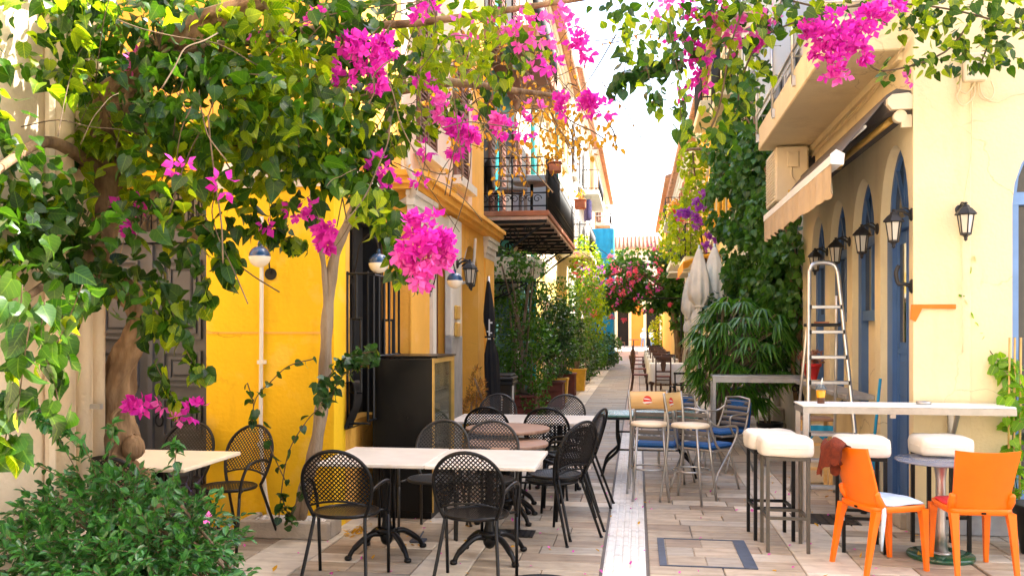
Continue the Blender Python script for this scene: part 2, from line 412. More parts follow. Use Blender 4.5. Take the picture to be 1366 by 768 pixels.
# ================================================================ THE SETTING
def pavemat(name, c, c2, isl=.22):
    m = mat(name, c, .62, .2, 1, 0, c2=c2, island=isl, lo=.3, hi=.7); n = m.node_tree; N = n.nodes; L = n.links
    g = N.new('ShaderNodeNewGeometry'); mp = [x for x in N if x.type == 'MAPPING'][0]
    mp.inputs['Scale'].default_value = (2.2, 14, 1); L.new(g.outputs['Position'], mp.inputs[0])
    b = N['Principled BSDF']
    bn = N.new('ShaderNodeTexNoise'); bn.inputs['Scale'].default_value = 9; bn.inputs['Detail'].default_value = 8; L.new(g.outputs['Position'], bn.inputs[0])
    st = N.new('ShaderNodeMapRange'); st.inputs['From Min'].default_value = .5; st.inputs['From Max'].default_value = .75; st.inputs['To Max'].default_value = .45; L.new(bn.outputs['Fac'], st.inputs[0])
    src = b.inputs['Base Color'].links[0].from_socket
    mx = N.new('ShaderNodeMix'); mx.data_type = 'RGBA'; mx.blend_type = 'MULTIPLY'; L.new(st.outputs[0], mx.inputs[0]); L.new(src, mx.inputs[6]); mx.inputs[7].default_value = (.5, .45, .42, 1)
    L.new(mx.outputs[2], b.inputs['Base Color'])
    bp = N.new('ShaderNodeBump'); bp.inputs['Strength'].default_value = .25; bp.inputs['Distance'].default_value = .01; L.new(bn.outputs['Fac'], bp.inputs['Height']); L.new(bp.outputs[0], b.inputs['Normal'])
    return m
pavemat('pave_tan', (.30, .235, .165), (.53, .435, .325), .14)
pavemat('pave_grey', (.275, .235, .185), (.46, .40, .325), .14)
pavemat('pave_brown', (.25, .185, .13), (.43, .335, .245), .14)
pavemat('pave_pale', (.54, .46, .36), (.72, .64, .52), .1)
pavemat('pave_white', (.68, .65, .59), (.83, .80, .75), .06)
pavemat('pave_pink', (.46, .33, .26), (.62, .47, .38), .1)
pavemat('pave_far', (.30, .26, .23), (.42, .37, .33), .1)
pavemat('joint', (.10, .08, .065), (.16, .13, .105), 0)
pavemat('plaza_stone', (.52, .46, .38), (.62, .55, .46), 0)

g = MB(); g.box(-260, -120, -.4, 260, 420, -.06); tag(g.build('ground', MT['plaza_stone']), kind='structure')
pv = MB(); pv.box(-3.7, 1.5, -.058, 9, 75, -.014); pav = tag(pv.build('pavement', MT['joint']), kind='structure')

rnd = random.Random(3)
STONE = {}
def stone_mesh(L, D, m):
    k = (round(L, 2), round(D, 2), m)
    if k not in STONE:
        b = MB(); x, y, h, e = L / 2 - .004, D / 2 - .004, .03, .005
        vs = [(-x, -y, -h), (x, -y, -h), (x, y, -h), (-x, y, -h), (-x, -y, -e), (x, -y, -e), (x, y, -e), (-x, y, -e),
              (-x + e, -y + e, 0), (x - e, -y + e, 0), (x - e, y - e, 0), (-x + e, y - e, 0)]
        fs = [(8, 9, 10, 11)] + [(i, (i + 1) % 4, 4 + (i + 1) % 4, 4 + i) for i in range(4)] + [(4 + i, 4 + (i + 1) % 4, 8 + (i + 1) % 4, 8 + i) for i in range(4)]
        b.add(vs, fs); STONE[k] = b.mesh('paving_stone', MT[m])
    return STONE[k]
stones = []      # (x, y, L, D, mat)
D = .215
def lay(x0, x1, y0, y1, mats, lens, d=D):
    y = y0; r = 0
    while y < y1:
        x = x0
        first = True
        while x < x1 - .02:
            L = rnd.choice(lens)
            if first: L *= rnd.choice((.5, .7, 1)); first = False
            if x + L > x1 - .18: L = x1 - x
            stones.append((x + L / 2, y + d / 2, L, d, rnd.choice(mats))); x += L
        y += d; r += 1
tn = ['pave_tan'] * 5 + ['pave_grey'] * 2 + ['pave_brown'] * 3 + ['pave_pale']
fr_ = ['pave_tan'] * 3 + ['pave_grey'] * 5 + ['pave_brown'] * 2  # greyer mix far off: skylight tint put into the stone colours
Y0, YN, YF = 4.75, 12.4, 42
for (x0, x1, mm) in ((-3.68, -2.75, tn), (-2.3, -1.5, tn), (-1.13, -.25, tn), (.08, 1.12, tn), (1.52, 2.3, tn)):
    lay(x0, x1, Y0, YN, mm, (.4, .5, .6, .7, .85, 1.0))
    lay(x0, x1, Y0 + math.ceil((YN - Y0) / D) * D, YF, fr_, (.45, .6, .8, 1.0))
lay(2.32, 4.6, Y0, 7.27, tn, (.5, .6, .7, .85, 1.0))
for (x0, x1) in ((-2.75, -2.3), (-1.5, -1.13), (1.12, 1.52)):
    lay(x0, x1, Y0, YF, ['pave_pale'], (x1 - x0,), .62)
stones.sort(key=lambda s: (s[1] - 5.0) if s[1] > 5.0 - .1 and -3.2 < s[0] < 3.4 else 1000 + s[1])
far = {}
for i, (x, y, L, d, m) in enumerate(stones):
    z = rnd.uniform(-.003, .001)
    if i < 290:
        link('paving_stone', stone_mesh(L, d, m), pav, (x, y, z))
    else:
        b = far.setdefault(m, MB()); a = .004
        b.add([(x - L / 2 + a, y - d / 2 + a, z), (x + L / 2 - a, y - d / 2 + a, z), (x + L / 2 - a, y + d / 2 - a, z), (x - L / 2 + a, y + d / 2 - a, z)], [(0, 1, 2, 3)])
for x0, x1 in ((-3.69, -.24), (.07, 2.3)):     # beyond the stones one can tell apart
    b = far.setdefault('pave_far', MB()); b.box(x0, YF + .4, -.0145, x1, 74.9, -.001)
fm = MB(); names = sorted(far)
for k, m in enumerate(names):
    b = far[m]; o = len(fm.v); fm.v += b.v; fm.f += [[o + i for i in f] for f in b.f]; fm.m += [k] * len(b.f); fm.smooth += [False] * len(b.f)
tag(fm.build('paving_stones', [MT[m] for m in names], pav), kind='stuff')
# ribbed white guide strip
def rib_tile(L, m):
    b = MB(); b.box(-.145, -L / 2 + .003, -.03, .145, L / 2 - .003, -.004)
    for k in range(5):
        x = -.116 + k * .058
        vs = [(x - .022, -L / 2 + .005, -.005), (x + .022, -L / 2 + .005, -.005), (x + .022, L / 2 - .005, -.005), (x - .022, L / 2 - .005, -.005),
              (x - .016, -L / 2 + .009, .004), (x + .016, -L / 2 + .009, .004), (x + .016, L / 2 - .009, .004), (x - .016, L / 2 - .009, .004)]
        b.add(vs, [(4, 5, 6, 7), (0, 1, 5, 4), (1, 2, 6, 5), (2, 3, 7, 6), (3, 0, 4, 7)])
    return b
tm = [rib_tile(.3, n).mesh('guide_tile', [MT[n]]) for n in ('pave_white',)]
y = 4.9
while y < 14: link('guide_tile', tm[0], pav, (-.085, y, .001)); y += .3
b = MB()
while y < 60:
    t = rib_tile(.3, ''); b.add([(p[0] - .085, p[1] + y, p[2]) for p in t.v], t.f); y += .3
tag(b.build('guide_tiles', MT['pave_pink'], pav), kind='stuff')

# covers let into the paving
def round_cover(p, r, label, lid='lamp_iron'):
    t = thing('manhole_cover', label, 'manhole cover', (p.x, p.y, 0), group='round iron covers in the paving')
    b = MB(); b.lathe([(r, -.02), (r, .006), (r - .03, .008), (r - .035, .004), (r - .05, .004)], n=40, cap=False); b.build('rim', MT['iron'], t, False)
    b = MB(); b.lathe([(r - .05, -.02), (r - .05, .005), (0.001, .005)], n=40, cap=False)
    for i in range(-4, 5):
        for j in range(-4, 5):
            x, y_ = i * .075, j * .075
            if x * x + y_ * y_ < (r - .09) ** 2: b.box(x - .022, y_ - .022, .004, x + .022, y_ + .022, .0085)
    b.build('lid', MT[lid], t, False)
p = gr(886, 582); round_cover(p, .48, 'round iron manhole cover under the tall bar chairs')
p = gr(722, 782); round_cover(p, .27, 'round cover inlaid with stone at the near paving edge by the black chairs', 'pave_tan')
t = thing('access_cover', 'large rectangular service cover inlaid with paving stones in a blue grey metal frame', 'access cover', gr(950, 737))
a, c = gr(880, 754), gr(1014, 722); x0, x1, y0, y1 = a.x, gr(1008, 752).x, a.y, c.y
b = MB()
for q in ((x0, y0, x0 + .05, y1), (x0 + .05, y0, x1 - .09, y0 + .018), (x0 + .05, y1 - .018, x1 - .09, y1)): b.box(q[0], q[1], -.02, q[2], q[3], .006)
b.build('frame', MT['blue_grey'] if 'blue_grey' in MT else mat('blue_grey', (.055, .068, .10), .5, .3, 15), t)
b = MB(); b.box(x1 - .09, y0, -.02, x1, y1, .007); b.build('frame', MT['blue_grey'], t)
xx = x0 + .06; nrow = 3; dy = (y1 - y0 - .05) / nrow
for r in range(nrow):
    x = x0 + .055
    while x < x1 - .1:
        L = rnd.choice((.2, .27, .35)); L = min(L, x1 - .095 - x)
        if x1 - .095 - x - L < .08: L = x1 - .095 - x
        bb = MB(); bb.bbox(x + .003, y0 + .025 + r * dy, -.015, x + L - .003, y0 + .021 + (r + 1) * dy, .0045, .004)
        bb.build('inlay_stone', MT[rnd.choice(('pave_tan', 'pave_tan', 'pave_tan', 'pave_brown', 'pave_grey'))], t); x += L + .0005
def grate(p, sx, sy, label):
    t = thing('drain_grate', label, 'drain grate', (p.x, p.y, 0), group='small drain grates')
    b = MB(); b.box(-sx, -sy, -.02, sx, sy, .005); b.build('frame', MT['brown_lit_metal'], t, False)
    b = MB()
    for k in range(7):
        x = -sx + .03 + k * (2 * sx - .06) / 6; b.box(x - .008, -sy + .02, .004, x + .008, sy - .02, .009)
    b.build('bars', MT['iron'], t, False)
grate(gr(686, 711), .16, .12, 'small rectangular drain grate behind the marble tables')
grate(gr(1228, 684), .17, .13, 'small rectangular drain grate under the glass table')
grate(gr(1100, 692), .26, .2, 'dark drain grate beneath the step ladder')

# ---------------------------------------------------------------- walls with openings
def wall_open(b, axis, f0, f1, u0, u1, z0, z1, ops):
    """b: MB; axis 'x' (wall in the Y-Z plane, between x=f0 and f1) or 'y'. ops: (a, b, sill, spring, rise)"""
    def pr(poly): b.prism(poly, f0, f1, axis)
    u = u0
    for (a, c, zb, zs, rise) in sorted(ops):
        if a > u: pr([(u, z0), (a, z0), (a, z1), (u, z1)])
        if zb > z0: pr([(a, z0), (c, z0), (c, zb), (a, zb)])
        top = [(a, z1), (a, zs)]
        if rise: top += [((a + c) / 2 - (c - a) / 2 * math.cos(math.pi * k / 14), zs + rise * math.sin(math.pi * k / 14)) for k in range(1, 14)]
        top += [(c, zs), (c, z1)]
        pr(top); u = c
    if u < u1: pr([(u, z0), (u1, z0), (u1, z1), (u, z1)])
def fan_light(b, axis, f0, f1, a, c, zs, rise, w_=.045, spokes=(50, 90, 130)):
    """arched bar frame with spokes"""
    m = (a + c) / 2; hw = (c - a) / 2
    out = [(m - hw * math.cos(math.pi * k / 14), zs + rise * math.sin(math.pi * k / 14)) for k in range(15)]
    inn = [(m - (hw - w_) * math.cos(math.pi * k / 14), zs + (rise - w_) * math.sin(math.pi * k / 14)) for k in range(15)]
    for k in range(14): b.prism([out[k], out[k + 1], inn[k + 1], inn[k]], f0, f1, axis)
    for dg in spokes:
        e = (m - (hw - w_) * math.cos(R(dg)), zs + (rise - w_) * math.sin(R(dg))); s0 = (m, zs + .03)
        dx, dz = e[0] - s0[0], e[1] - s0[1]; L = math.hypot(dx, dz); nx, nz = -dz / L * .016, dx / L * .016
        b.prism([(s0[0] - nx, s0[1] - nz), (e[0] - nx, e[1] - nz), (e[0] + nx, e[1] + nz), (s0[0] + nx, s0[1] + nz)], f0 + .004, f1 - .004, axis)
def one(name, m, parent, fn, label=None):
    b = MB(); fn(b); o = b.build(name, MT[m] if isinstance(m, str) else m, parent)
    if label: o['label'] = label
    return o
def bx(name, m, parent, *q, bev=0, label=None):
    return one(name, m, parent, (lambda b: b.bbox(*q, b=bev)) if bev else (lambda b: b.box(*q)), label)

# ---------------------------------------------------------------- near left: pale house with fluted pilaster
t = thing('pale_house', 'pale plaster house wall with fluted corner pilaster behind the leafy bush', 'house', (-3.3, 4.9, 0))
bx('wall', 'pale_plaster', t, -9, -16, 0, -3.3, 4.9, 8.5)
bx('plinth', 'pale_plaster', t, -3.299, -16, 0, -3.25, 4.36, .44, bev=.015)
bx('pilaster', 'pale_plaster', t, -3.299, 4.40, 0, -3.235, 4.88, 7.3, bev=.02)
for y0_, y1_ in ((4.43, 4.56), (4.60, 4.72), (4.76, 4.86)):
    one('flute', 'pale_plaster', t, lambda b: b.tube([(-3.245, (y0_ + y1_) / 2, .5), (-3.245, (y0_ + y1_) / 2, 7.2)], (y1_ - y0_) / 2, 14))
bx('wall_hook', 'aluminium', t, -3.20, 4.66, 1.16, -3.12, 4.69, 1.19)

# ---------------------------------------------------------------- yellow house
Yh = thing('yellow_house', 'bright yellow corner house with grey double door and ochre arcade along the street', 'house', (-2.43, 6.7, 0))
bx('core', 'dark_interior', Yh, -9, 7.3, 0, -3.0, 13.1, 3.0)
def f(b):
    wall_open(b, 'y', 6.7, 6.98, -9, -2.43, 0, 3.06, [(-4.72, -3.53, 0, 2.84, 0)])
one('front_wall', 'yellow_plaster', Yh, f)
def f(b): wall_open(b, 'x', -2.71, -2.428, 6.98, 8.2, 0, 3.06, [(7.08, 7.98, .85, 2.7, 0)]); b.box(-2.71, 6.98 - .001, 0, -2.429, 6.981, .01)
one('side_wall', 'ochre_shaded_plaster', Yh, f)
def f(b): wall_open(b, 'x', -2.6, -2.2, 8.2, 13.2, 0, 3.06, [(9.05, 9.85, 0, 2.62, 0), (10.75, 11.85, 0, 2.25, .5)])
one('arcade_wall', 'ochre_shaded_plaster', Yh, f)
bx('upper_wall', 'ochre_shaded_plaster', Yh, -9, 6.8, 3.06, -2.36, 13.2, 7.6)
# dado ledge lines
one('dado_line', 'ochre_shaded_plaster', Yh, lambda b: (b.box(-3.52, 6.694, 1.595, -2.432, 6.70, 1.612), b.box(-2.427, 8.0, 1.595, -2.421, 8.19, 1.612), b.box(-2.199, 8.21, 1.595, -2.193, 9.04, 1.612)))
# cornice in stepped mouldings, white below, orange above
def f(b):
    for k, (z0, z1, e) in enumerate(((2.79, 2.85, .03), (2.85, 2.91, .06), (2.91, 2.98, .10))):
        b.box(-3.45, 6.7 - e, z0, -2.43 + e, 6.72, z1); b.box(-2.45, 6.72, z0, -2.43 + e, 8.19, z1)
one('cornice', 'white_trim', Yh, f)
def f(b):
    for z0, z1, e in ((2.985, 3.03, .10), (3.03, 3.10, .15), (3.10, 3.15, .19)):
        b.box(-2.44, 8.14 - e, z0, -2.2 + e, 13.22, z1)
one('cornice', 'ochre_shaded_plaster', Yh, f)
for (y0_, y1_) in ((8.18, 8.93), (12.35, 13.1)):
    def f(b):
        for z0, z1, e in ((2.68, 2.75, .025), (2.75, 2.84, .045), (2.84, 2.93, .07), (2.93, 2.98, .095)):
            b.box(-2.21, y0_ - e, z0, -2.2 + e, y1_ + e, z1)
    one('capital', 'white_trim', Yh, f)
bx('pilaster', 'ochre_shaded_plaster', Yh, -2.21, 8.195, 0, -2.178, 8.93, 2.68, bev=.008)
bx('pilaster', 'ochre_shaded_plaster', Yh, -2.21, 12.35, 0, -2.178, 13.1, 2.68, bev=.008)
# white framed shop door
bx('door_surround', 'white_trim', Yh, -2.21, 8.97, .0, -2.15, 9.12, 2.9); bx('door_surround', 'white_trim', Yh, -2.21, 9.78, 1.56, -2.13, 10.38, 2.95, bev=.01)
bx('door_plinth', 'grey_marble', Yh, -2.21, 9.775, 0, -2.122, 10.39, 1.56, bev=.01); bx('door_surround', 'white_trim', Yh, -2.21, 9.12, 2.6, -2.16, 9.78, 2.9)
dr = bx('door', 'brown_shutter', Yh, -2.34, 9.06, .02, -2.30, 9.84, 2.6)
bx('pane', 'window_glass', dr, -2.299, 9.16, .9, -2.294, 9.74, 2.45)
for z in (1.55, 1.75): bx('meter_box', 'gold_metal', Yh, -2.13, 9.93, z, -2.09, 10.13, z + .17, bev=.012)
dr = bx('arch_door', 'blue_paint', Yh, -2.46, 10.76, .02, -2.42, 11.84, 2.7); 
# street window behind an iron cage
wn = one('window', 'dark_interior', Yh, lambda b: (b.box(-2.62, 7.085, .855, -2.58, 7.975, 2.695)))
one('frame', 'iron', wn, lambda b: (b.box(-2.60, 7.08, .85, -2.50, 7.13, 2.7), b.box(-2.60, 7.90, .85, -2.40, 7.98, 2.7), b.box(-2.6, 7.13, 2.6, -2.5, 7.9, 2.7), b.box(-2.6, 7.5, .85, -2.55, 7.55, 2.6)))
def f(b):
    s = .011
    def bar(p, q): b.tube([p, q], s, 4, sm=False)
    for Yc in (7.0, 7.95):
        for X, za, zb in ((-2.42, .80, 2.12), (-2.34, 1.72, 2.10), (-2.30, 1.1, 1.72), (-2.39, 1.1, 1.72), (-2.24, .86, 2.12)):
            bar((X, Yc, za), (X, Yc, zb))
        for z, a, c in ((2.10, -2.44, -2.18), (1.72, -2.40, -2.29), (1.1, -2.40, -2.29), (1.40, -2.30, -2.22), (.84, -2.42, -2.22), (1.40, -2.42, -2.39)):
            bar((a, Yc, z), (c, Yc, z))
    for z in (.86, 1.4, 2.10): bar((-2.24, 7.0, z), (-2.24, 7.95, z))
    for k in range(7): bar((-2.24, 7.0 + .95 * k / 6, .86), (-2.24, 7.0 + .95 * k / 6, 2.1))
one('window_cage', 'iron', Yh, f)
def f(b):
    pr = spline([(-2.43, 1.16), (-2.46, 1.12), (-2.44, 1.0), (-2.40, .9), (-2.41, .82), (-2.37, .80), (-2.34, .9), (-2.335, 1.1), (-2.37, 1.18)], 4)
    rows = [[(x, Y_, z) for x, z in ((p.x, p.y) for p in [Vector((a.x, a.y, 0)) for a in pr])] for Y_ in (6.90, 7.02, 7.2)]
    b.grid(rows)
# rolled sheet metal apron tucked under the cage
def f(b):
    P = spline([(-2.47, 6.96, 1.17), (-2.36, 6.95, 1.19), (-2.35, 6.94, 1.02), (-2.40, 6.93, .88), (-2.42, 6.93, .80), (-2.33, 6.93, .83)], 5)
    rows = [[(p.x, p.y, p.z) for p in P], [(p.x + .01, p.y + .18, p.z) for p in P]]
    b.grid(rows); b.grid([[(p[0] + .006, p[1], p[2] - .004) for p in r] for r in rows], flip=True)
one('cage_apron', 'grey_lit_metal', Yh, f)
# grey double door in the front wall
dr = thing  # placeholder name reuse guard
def leaf(x0, x1):
    d_ = bx('door', 'door_grey', Yh, x0, 6.86, .03, x1, 6.91, 2.36)
    W_ = x1 - x0
    for (a, c) in ((.12, .46), (.54, .88)) if W_ > .9 else ((.18, .82),):
        for z0, z1 in ((.15, .62), (.72, 1.05), (1.15, 1.45), (1.55, 2.22)):
            X0, X1 = x0 + W_ * a, x0 + W_ * c
            def f(b):
                for i, (q0, q1) in enumerate(((0, .02), (.05, .075))):
                    b.box(X0 + q0, 6.84 - .012 * (i == 0), z0 + q0, X1 - q0, 6.859, z0 + q1); b.box(X0 + q0, 6.84 - .012 * (i == 0), z1 - q1, X1 - q0, 6.859, z1 - q0)
                    b.box(X0 + q0, 6.84 - .012 * (i == 0), z0 + q1, X0 + q1, 6.859, z1 - q1); b.box(X1 - q1, 6.84 - .012 * (i == 0), z0 + q1, X1 - q0, 6.859, z1 - q1)
                b.bbox(X0 + .09, 6.835, z0 + .09, X1 - .09, 6.8592, z1 - .09, .015)
            one('door_panel', 'door_grey', d_, f)
    return d_
l1 = leaf(-4.70, -4.12); l2 = leaf(-4.10, -3.55)
one('door_ring', 'iron', l2, lambda b: b.tube([(-4.02 + .035 * math.cos(a * math.pi / 8), 6.82, .86 + .05 * math.sin(a * math.pi / 8)) for a in range(16)], .008, 6, closed=True))
bx('meeting_stile', 'door_grey', l2, -4.13, 6.825, .04, -4.085, 6.859, 2.35)
bx('door_frame', 'door_grey', Yh, -4.72, 6.80, 2.37, -3.53, 6.93, 2.46); bx('door_frame', 'door_grey', Yh, -3.548, 6.81, 0, -3.532, 6.95, 2.37)
def f(b):
    for k in range(13): x = -4.68 + k * .095; b.tube([(x, 6.85, 2.46), (x, 6.85, 2.84)], .007, 5)
    for k in range(8):
        c = (-4.63 + k * .155, 6.84, 2.65); b.tube([(c[0] + .06 * math.cos(a * math.pi / 6), c[1], c[2] + .09 * math.sin(a * math.pi / 6)) for a in range(12)], .006, 4, closed=True)
    b.tube([(-4.7, 6.85, 2.8), (-3.55, 6.85, 2.8)], .008, 5)
one('transom_grille', 'iron', Yh, f)
bx('transom_glass', 'window_glass', Yh, -4.7, 6.9, 2.46, -3.54, 6.905, 2.84)
def f(b):
    for z0, z1, e in ((2.845, 2.90, .05), (2.90, 2.95, .09), (2.95, 3.05, .14)): b.box(-4.85, 6.7 - e, z0, -3.46, 6.705, z1)
one('door_hood', 'yellow_plaster', Yh, f)
# upper storey street panels and shuttered windows
for (y0_, y1_) in ((8.45, 12.2),):
    bx('wall_panel', 'pink_plaster', Yh, -2.37, y0_, 3.2, -2.352, y1_, 6.6)
for yc in (9.45, 11.35):
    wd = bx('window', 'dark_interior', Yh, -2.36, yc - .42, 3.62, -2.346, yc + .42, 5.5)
    for s_ in (-1, 1):
        def f(b):
            a, c = (yc - .41, yc - .01) if s_ < 0 else (yc + .01, yc + .41)
            b.box(-2.345, a, 3.63, -2.31, a + .05, 5.49); b.box(-2.345, c - .05, 3.63, -2.31, c, 5.49)
            for z in (3.63, 4.5, 5.42): b.box(-2.344, a + .05, z, -2.311, c - .05, z + .07)
            for k in range(32):
                z = 3.72 + k * .053
                if abs(z - 4.52) < .06 or z > 5.4: continue
                b.box(-2.34, a + .05, z, -2.318, c - .05, z + .022)
        one('shutter', 'brown_shutter', wd, f)
    one('sill', 'white_trim', wd, lambda b: b.box(-2.35, yc - .55, 3.50, -2.22, yc + .55, 3.61))

# ---------------------------------------------------------------- teal house with the iron balcony
T = thing('teal_house', 'dark teal house with brown shutters and an iron bracketed balcony above the ficus planters', 'house', (-2.65, 13.2, 0))
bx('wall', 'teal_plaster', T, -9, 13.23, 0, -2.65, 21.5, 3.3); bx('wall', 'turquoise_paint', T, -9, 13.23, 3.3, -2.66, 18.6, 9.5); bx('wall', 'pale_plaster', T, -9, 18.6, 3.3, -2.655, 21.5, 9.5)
bx('corner_strip', 'white_trim', T, -2.66, 13.22, 0, -2.60, 13.5, 9.4)
bx('door', 'brown_shutter', T, -2.66, 14.0, .02, -2.62, 14.9, 2.5); bx('door', 'turquoise_paint', T, -2.66, 18.9, .02, -2.60, 19.9, 2.5)
bx('door_surround', 'white_trim', T, -2.66, 18.5, .02, -2.56, 18.85, 2.9)
for yc, zc in ((14.7, 3.7), (17.6, 3.7), (20, 3.7), (14.7, 7.0), (17.6, 7.0)):
    wd = bx('window', 'dark_interior', T, -2.67, yc - .5, zc, -2.64, yc + .5, zc + 2.2)
    for s_ in (-1, 1):
        one('shutter', 'brown_shutter', wd, lambda b: [b.box(-2.645, yc + s_ * .55 + (-.48 if s_ < 0 else 0), zc + .02, -2.60, yc + s_ * .55 + (0 if s_ < 0 else .48), zc + 2.18)] + [b.box(-2.605, yc + s_ * .55 + (-.42 if s_ < 0 else .06), zc + .1 + k * .1, -2.585, yc + s_ * .55 + (-.06 if s_ < 0 else .42), zc + .16 + k * .1) for k in range(20)])
one('downpipe', 'turquoise_paint', T, lambda b: b.tube([(-2.55, 21.3, .1), (-2.55, 21.3, 9.3)], .07, 10))
def scroll(b, x0, z0, r, Y, turns=1.6, s=1, th=.012, rev=1):
    n = int(turns * 16); b.tube([(x0 + s * (r * (1 - k / n * .8)) * math.cos(k / 16 * 2 * math.pi), Y, z0 + rev * (r * (1 - k / n * .8)) * math.sin(k / 16 * 2 * math.pi)) for k in range(n + 1)], th, 5)
mat('soffit', (.70, .46, .34), .8, .15, 4, stain=.4)
XA, XB, YA, YB, ZB = -2.66, -1.47, 14.45, 20.7, 3.5
sl_ = bx('balcony_slab', 'terracotta', T, XA, YA, ZB + .06, XB, YB, ZB + .15, bev=.01)
bx('balcony_soffit', 'soffit', T, XA, YA + .03, ZB + .0, XB - .03, YB - .03, ZB + .058)
for k in range(10):
    y = YA + .12 + k * (YB - YA - .24) / 9; bx('joist', 'iron', T, XA, y - .022, ZB - .05, XB - .05, y + .022, ZB - .001)
for k in range(5):
    y = YA + .16 + k * (YB - YA - .35) / 4
    def f(b):
        b.tube(spline([(-2.64, y, 2.55), (-2.45, y, 2.72), (-2.1, y, 3.05), (-1.75, y, 3.32), (-1.55, y, 3.43)], 6), .022, 6)
        b.tube([(-2.63, y, 2.5), (-2.63, y, 3.43)], .02, 5)
        scroll(b, -2.42, 3.20, .19, y); scroll(b, -2.10, 3.27, .12, y, s=-1); scroll(b, -1.86, 3.35, .07, y); scroll(b, -2.5, 2.85, .09, y, s=-1)
    one('bracket', 'iron', T, f)
def f(b):
    z0, z1 = ZB + .15, ZB + 1.05
    for z in (z0 + .08, z0 + .30, z1 - .14, z1): b.tube([(XA, YA + .03, z), (XB - .04, YA + .03, z)], .013, 5); b.tube([(XB - .04, YA + .03, z), (XB - .04, YB, z)], .013, 5)
    for k in range(9):
        x = XA + .08 + k * .13
        if x < XB - .1: scroll(b, x, z0 + .2, .075, YA + .03, 1.3, 1 if k % 2 else -1, .008)
    for x in (XA + .02, -2.1, XB - .04): b.tube([(x, YA + .03, z0), (x, YA + .03, z1)], .016, 5)
    for k in range(62):
        y = YA + .1 + k * .1
        b.tube([(XB - .04, y, z0), (XB - .04, y, z1)], .010, 4)
        if k % 2 == 0: b.tube([(XB - .04, y + .05 + .04 * math.cos(a * math.pi / 3), z0 + .19 + .05 * math.sin(a * math.pi / 3)) for a in range(6)], .007, 4, closed=True)
one('balcony_railing', 'iron', T, f)
# the upper balcony with a thick orange edge
bx('balcony_slab', 'terracotta', T, XA, 14.6, 6.55, -1.7, 19, 6.85, bev=.02); bx('balcony_soffit', 'brown_shutter', T, XA, 14.64, 6.50, -1.75, 18.9, 6.549)
one('balcony_railing', 'iron', T, lambda b: ([b.tube([(-1.74, 14.65 + k * .14, 6.85), (-1.74, 14.65 + k * .14, 7.75)], .01, 4) for k in range(31)], [b.tube([(-2.6 + k * .12, 14.65, 6.85), (-2.6 + k * .12, 14.65, 7.75)], .01, 4) for k in range(8)], b.tube([(-2.66, 14.65, 7.75), (-1.74, 14.65, 7.75), (-1.74, 19, 7.75)], .016, 5)))

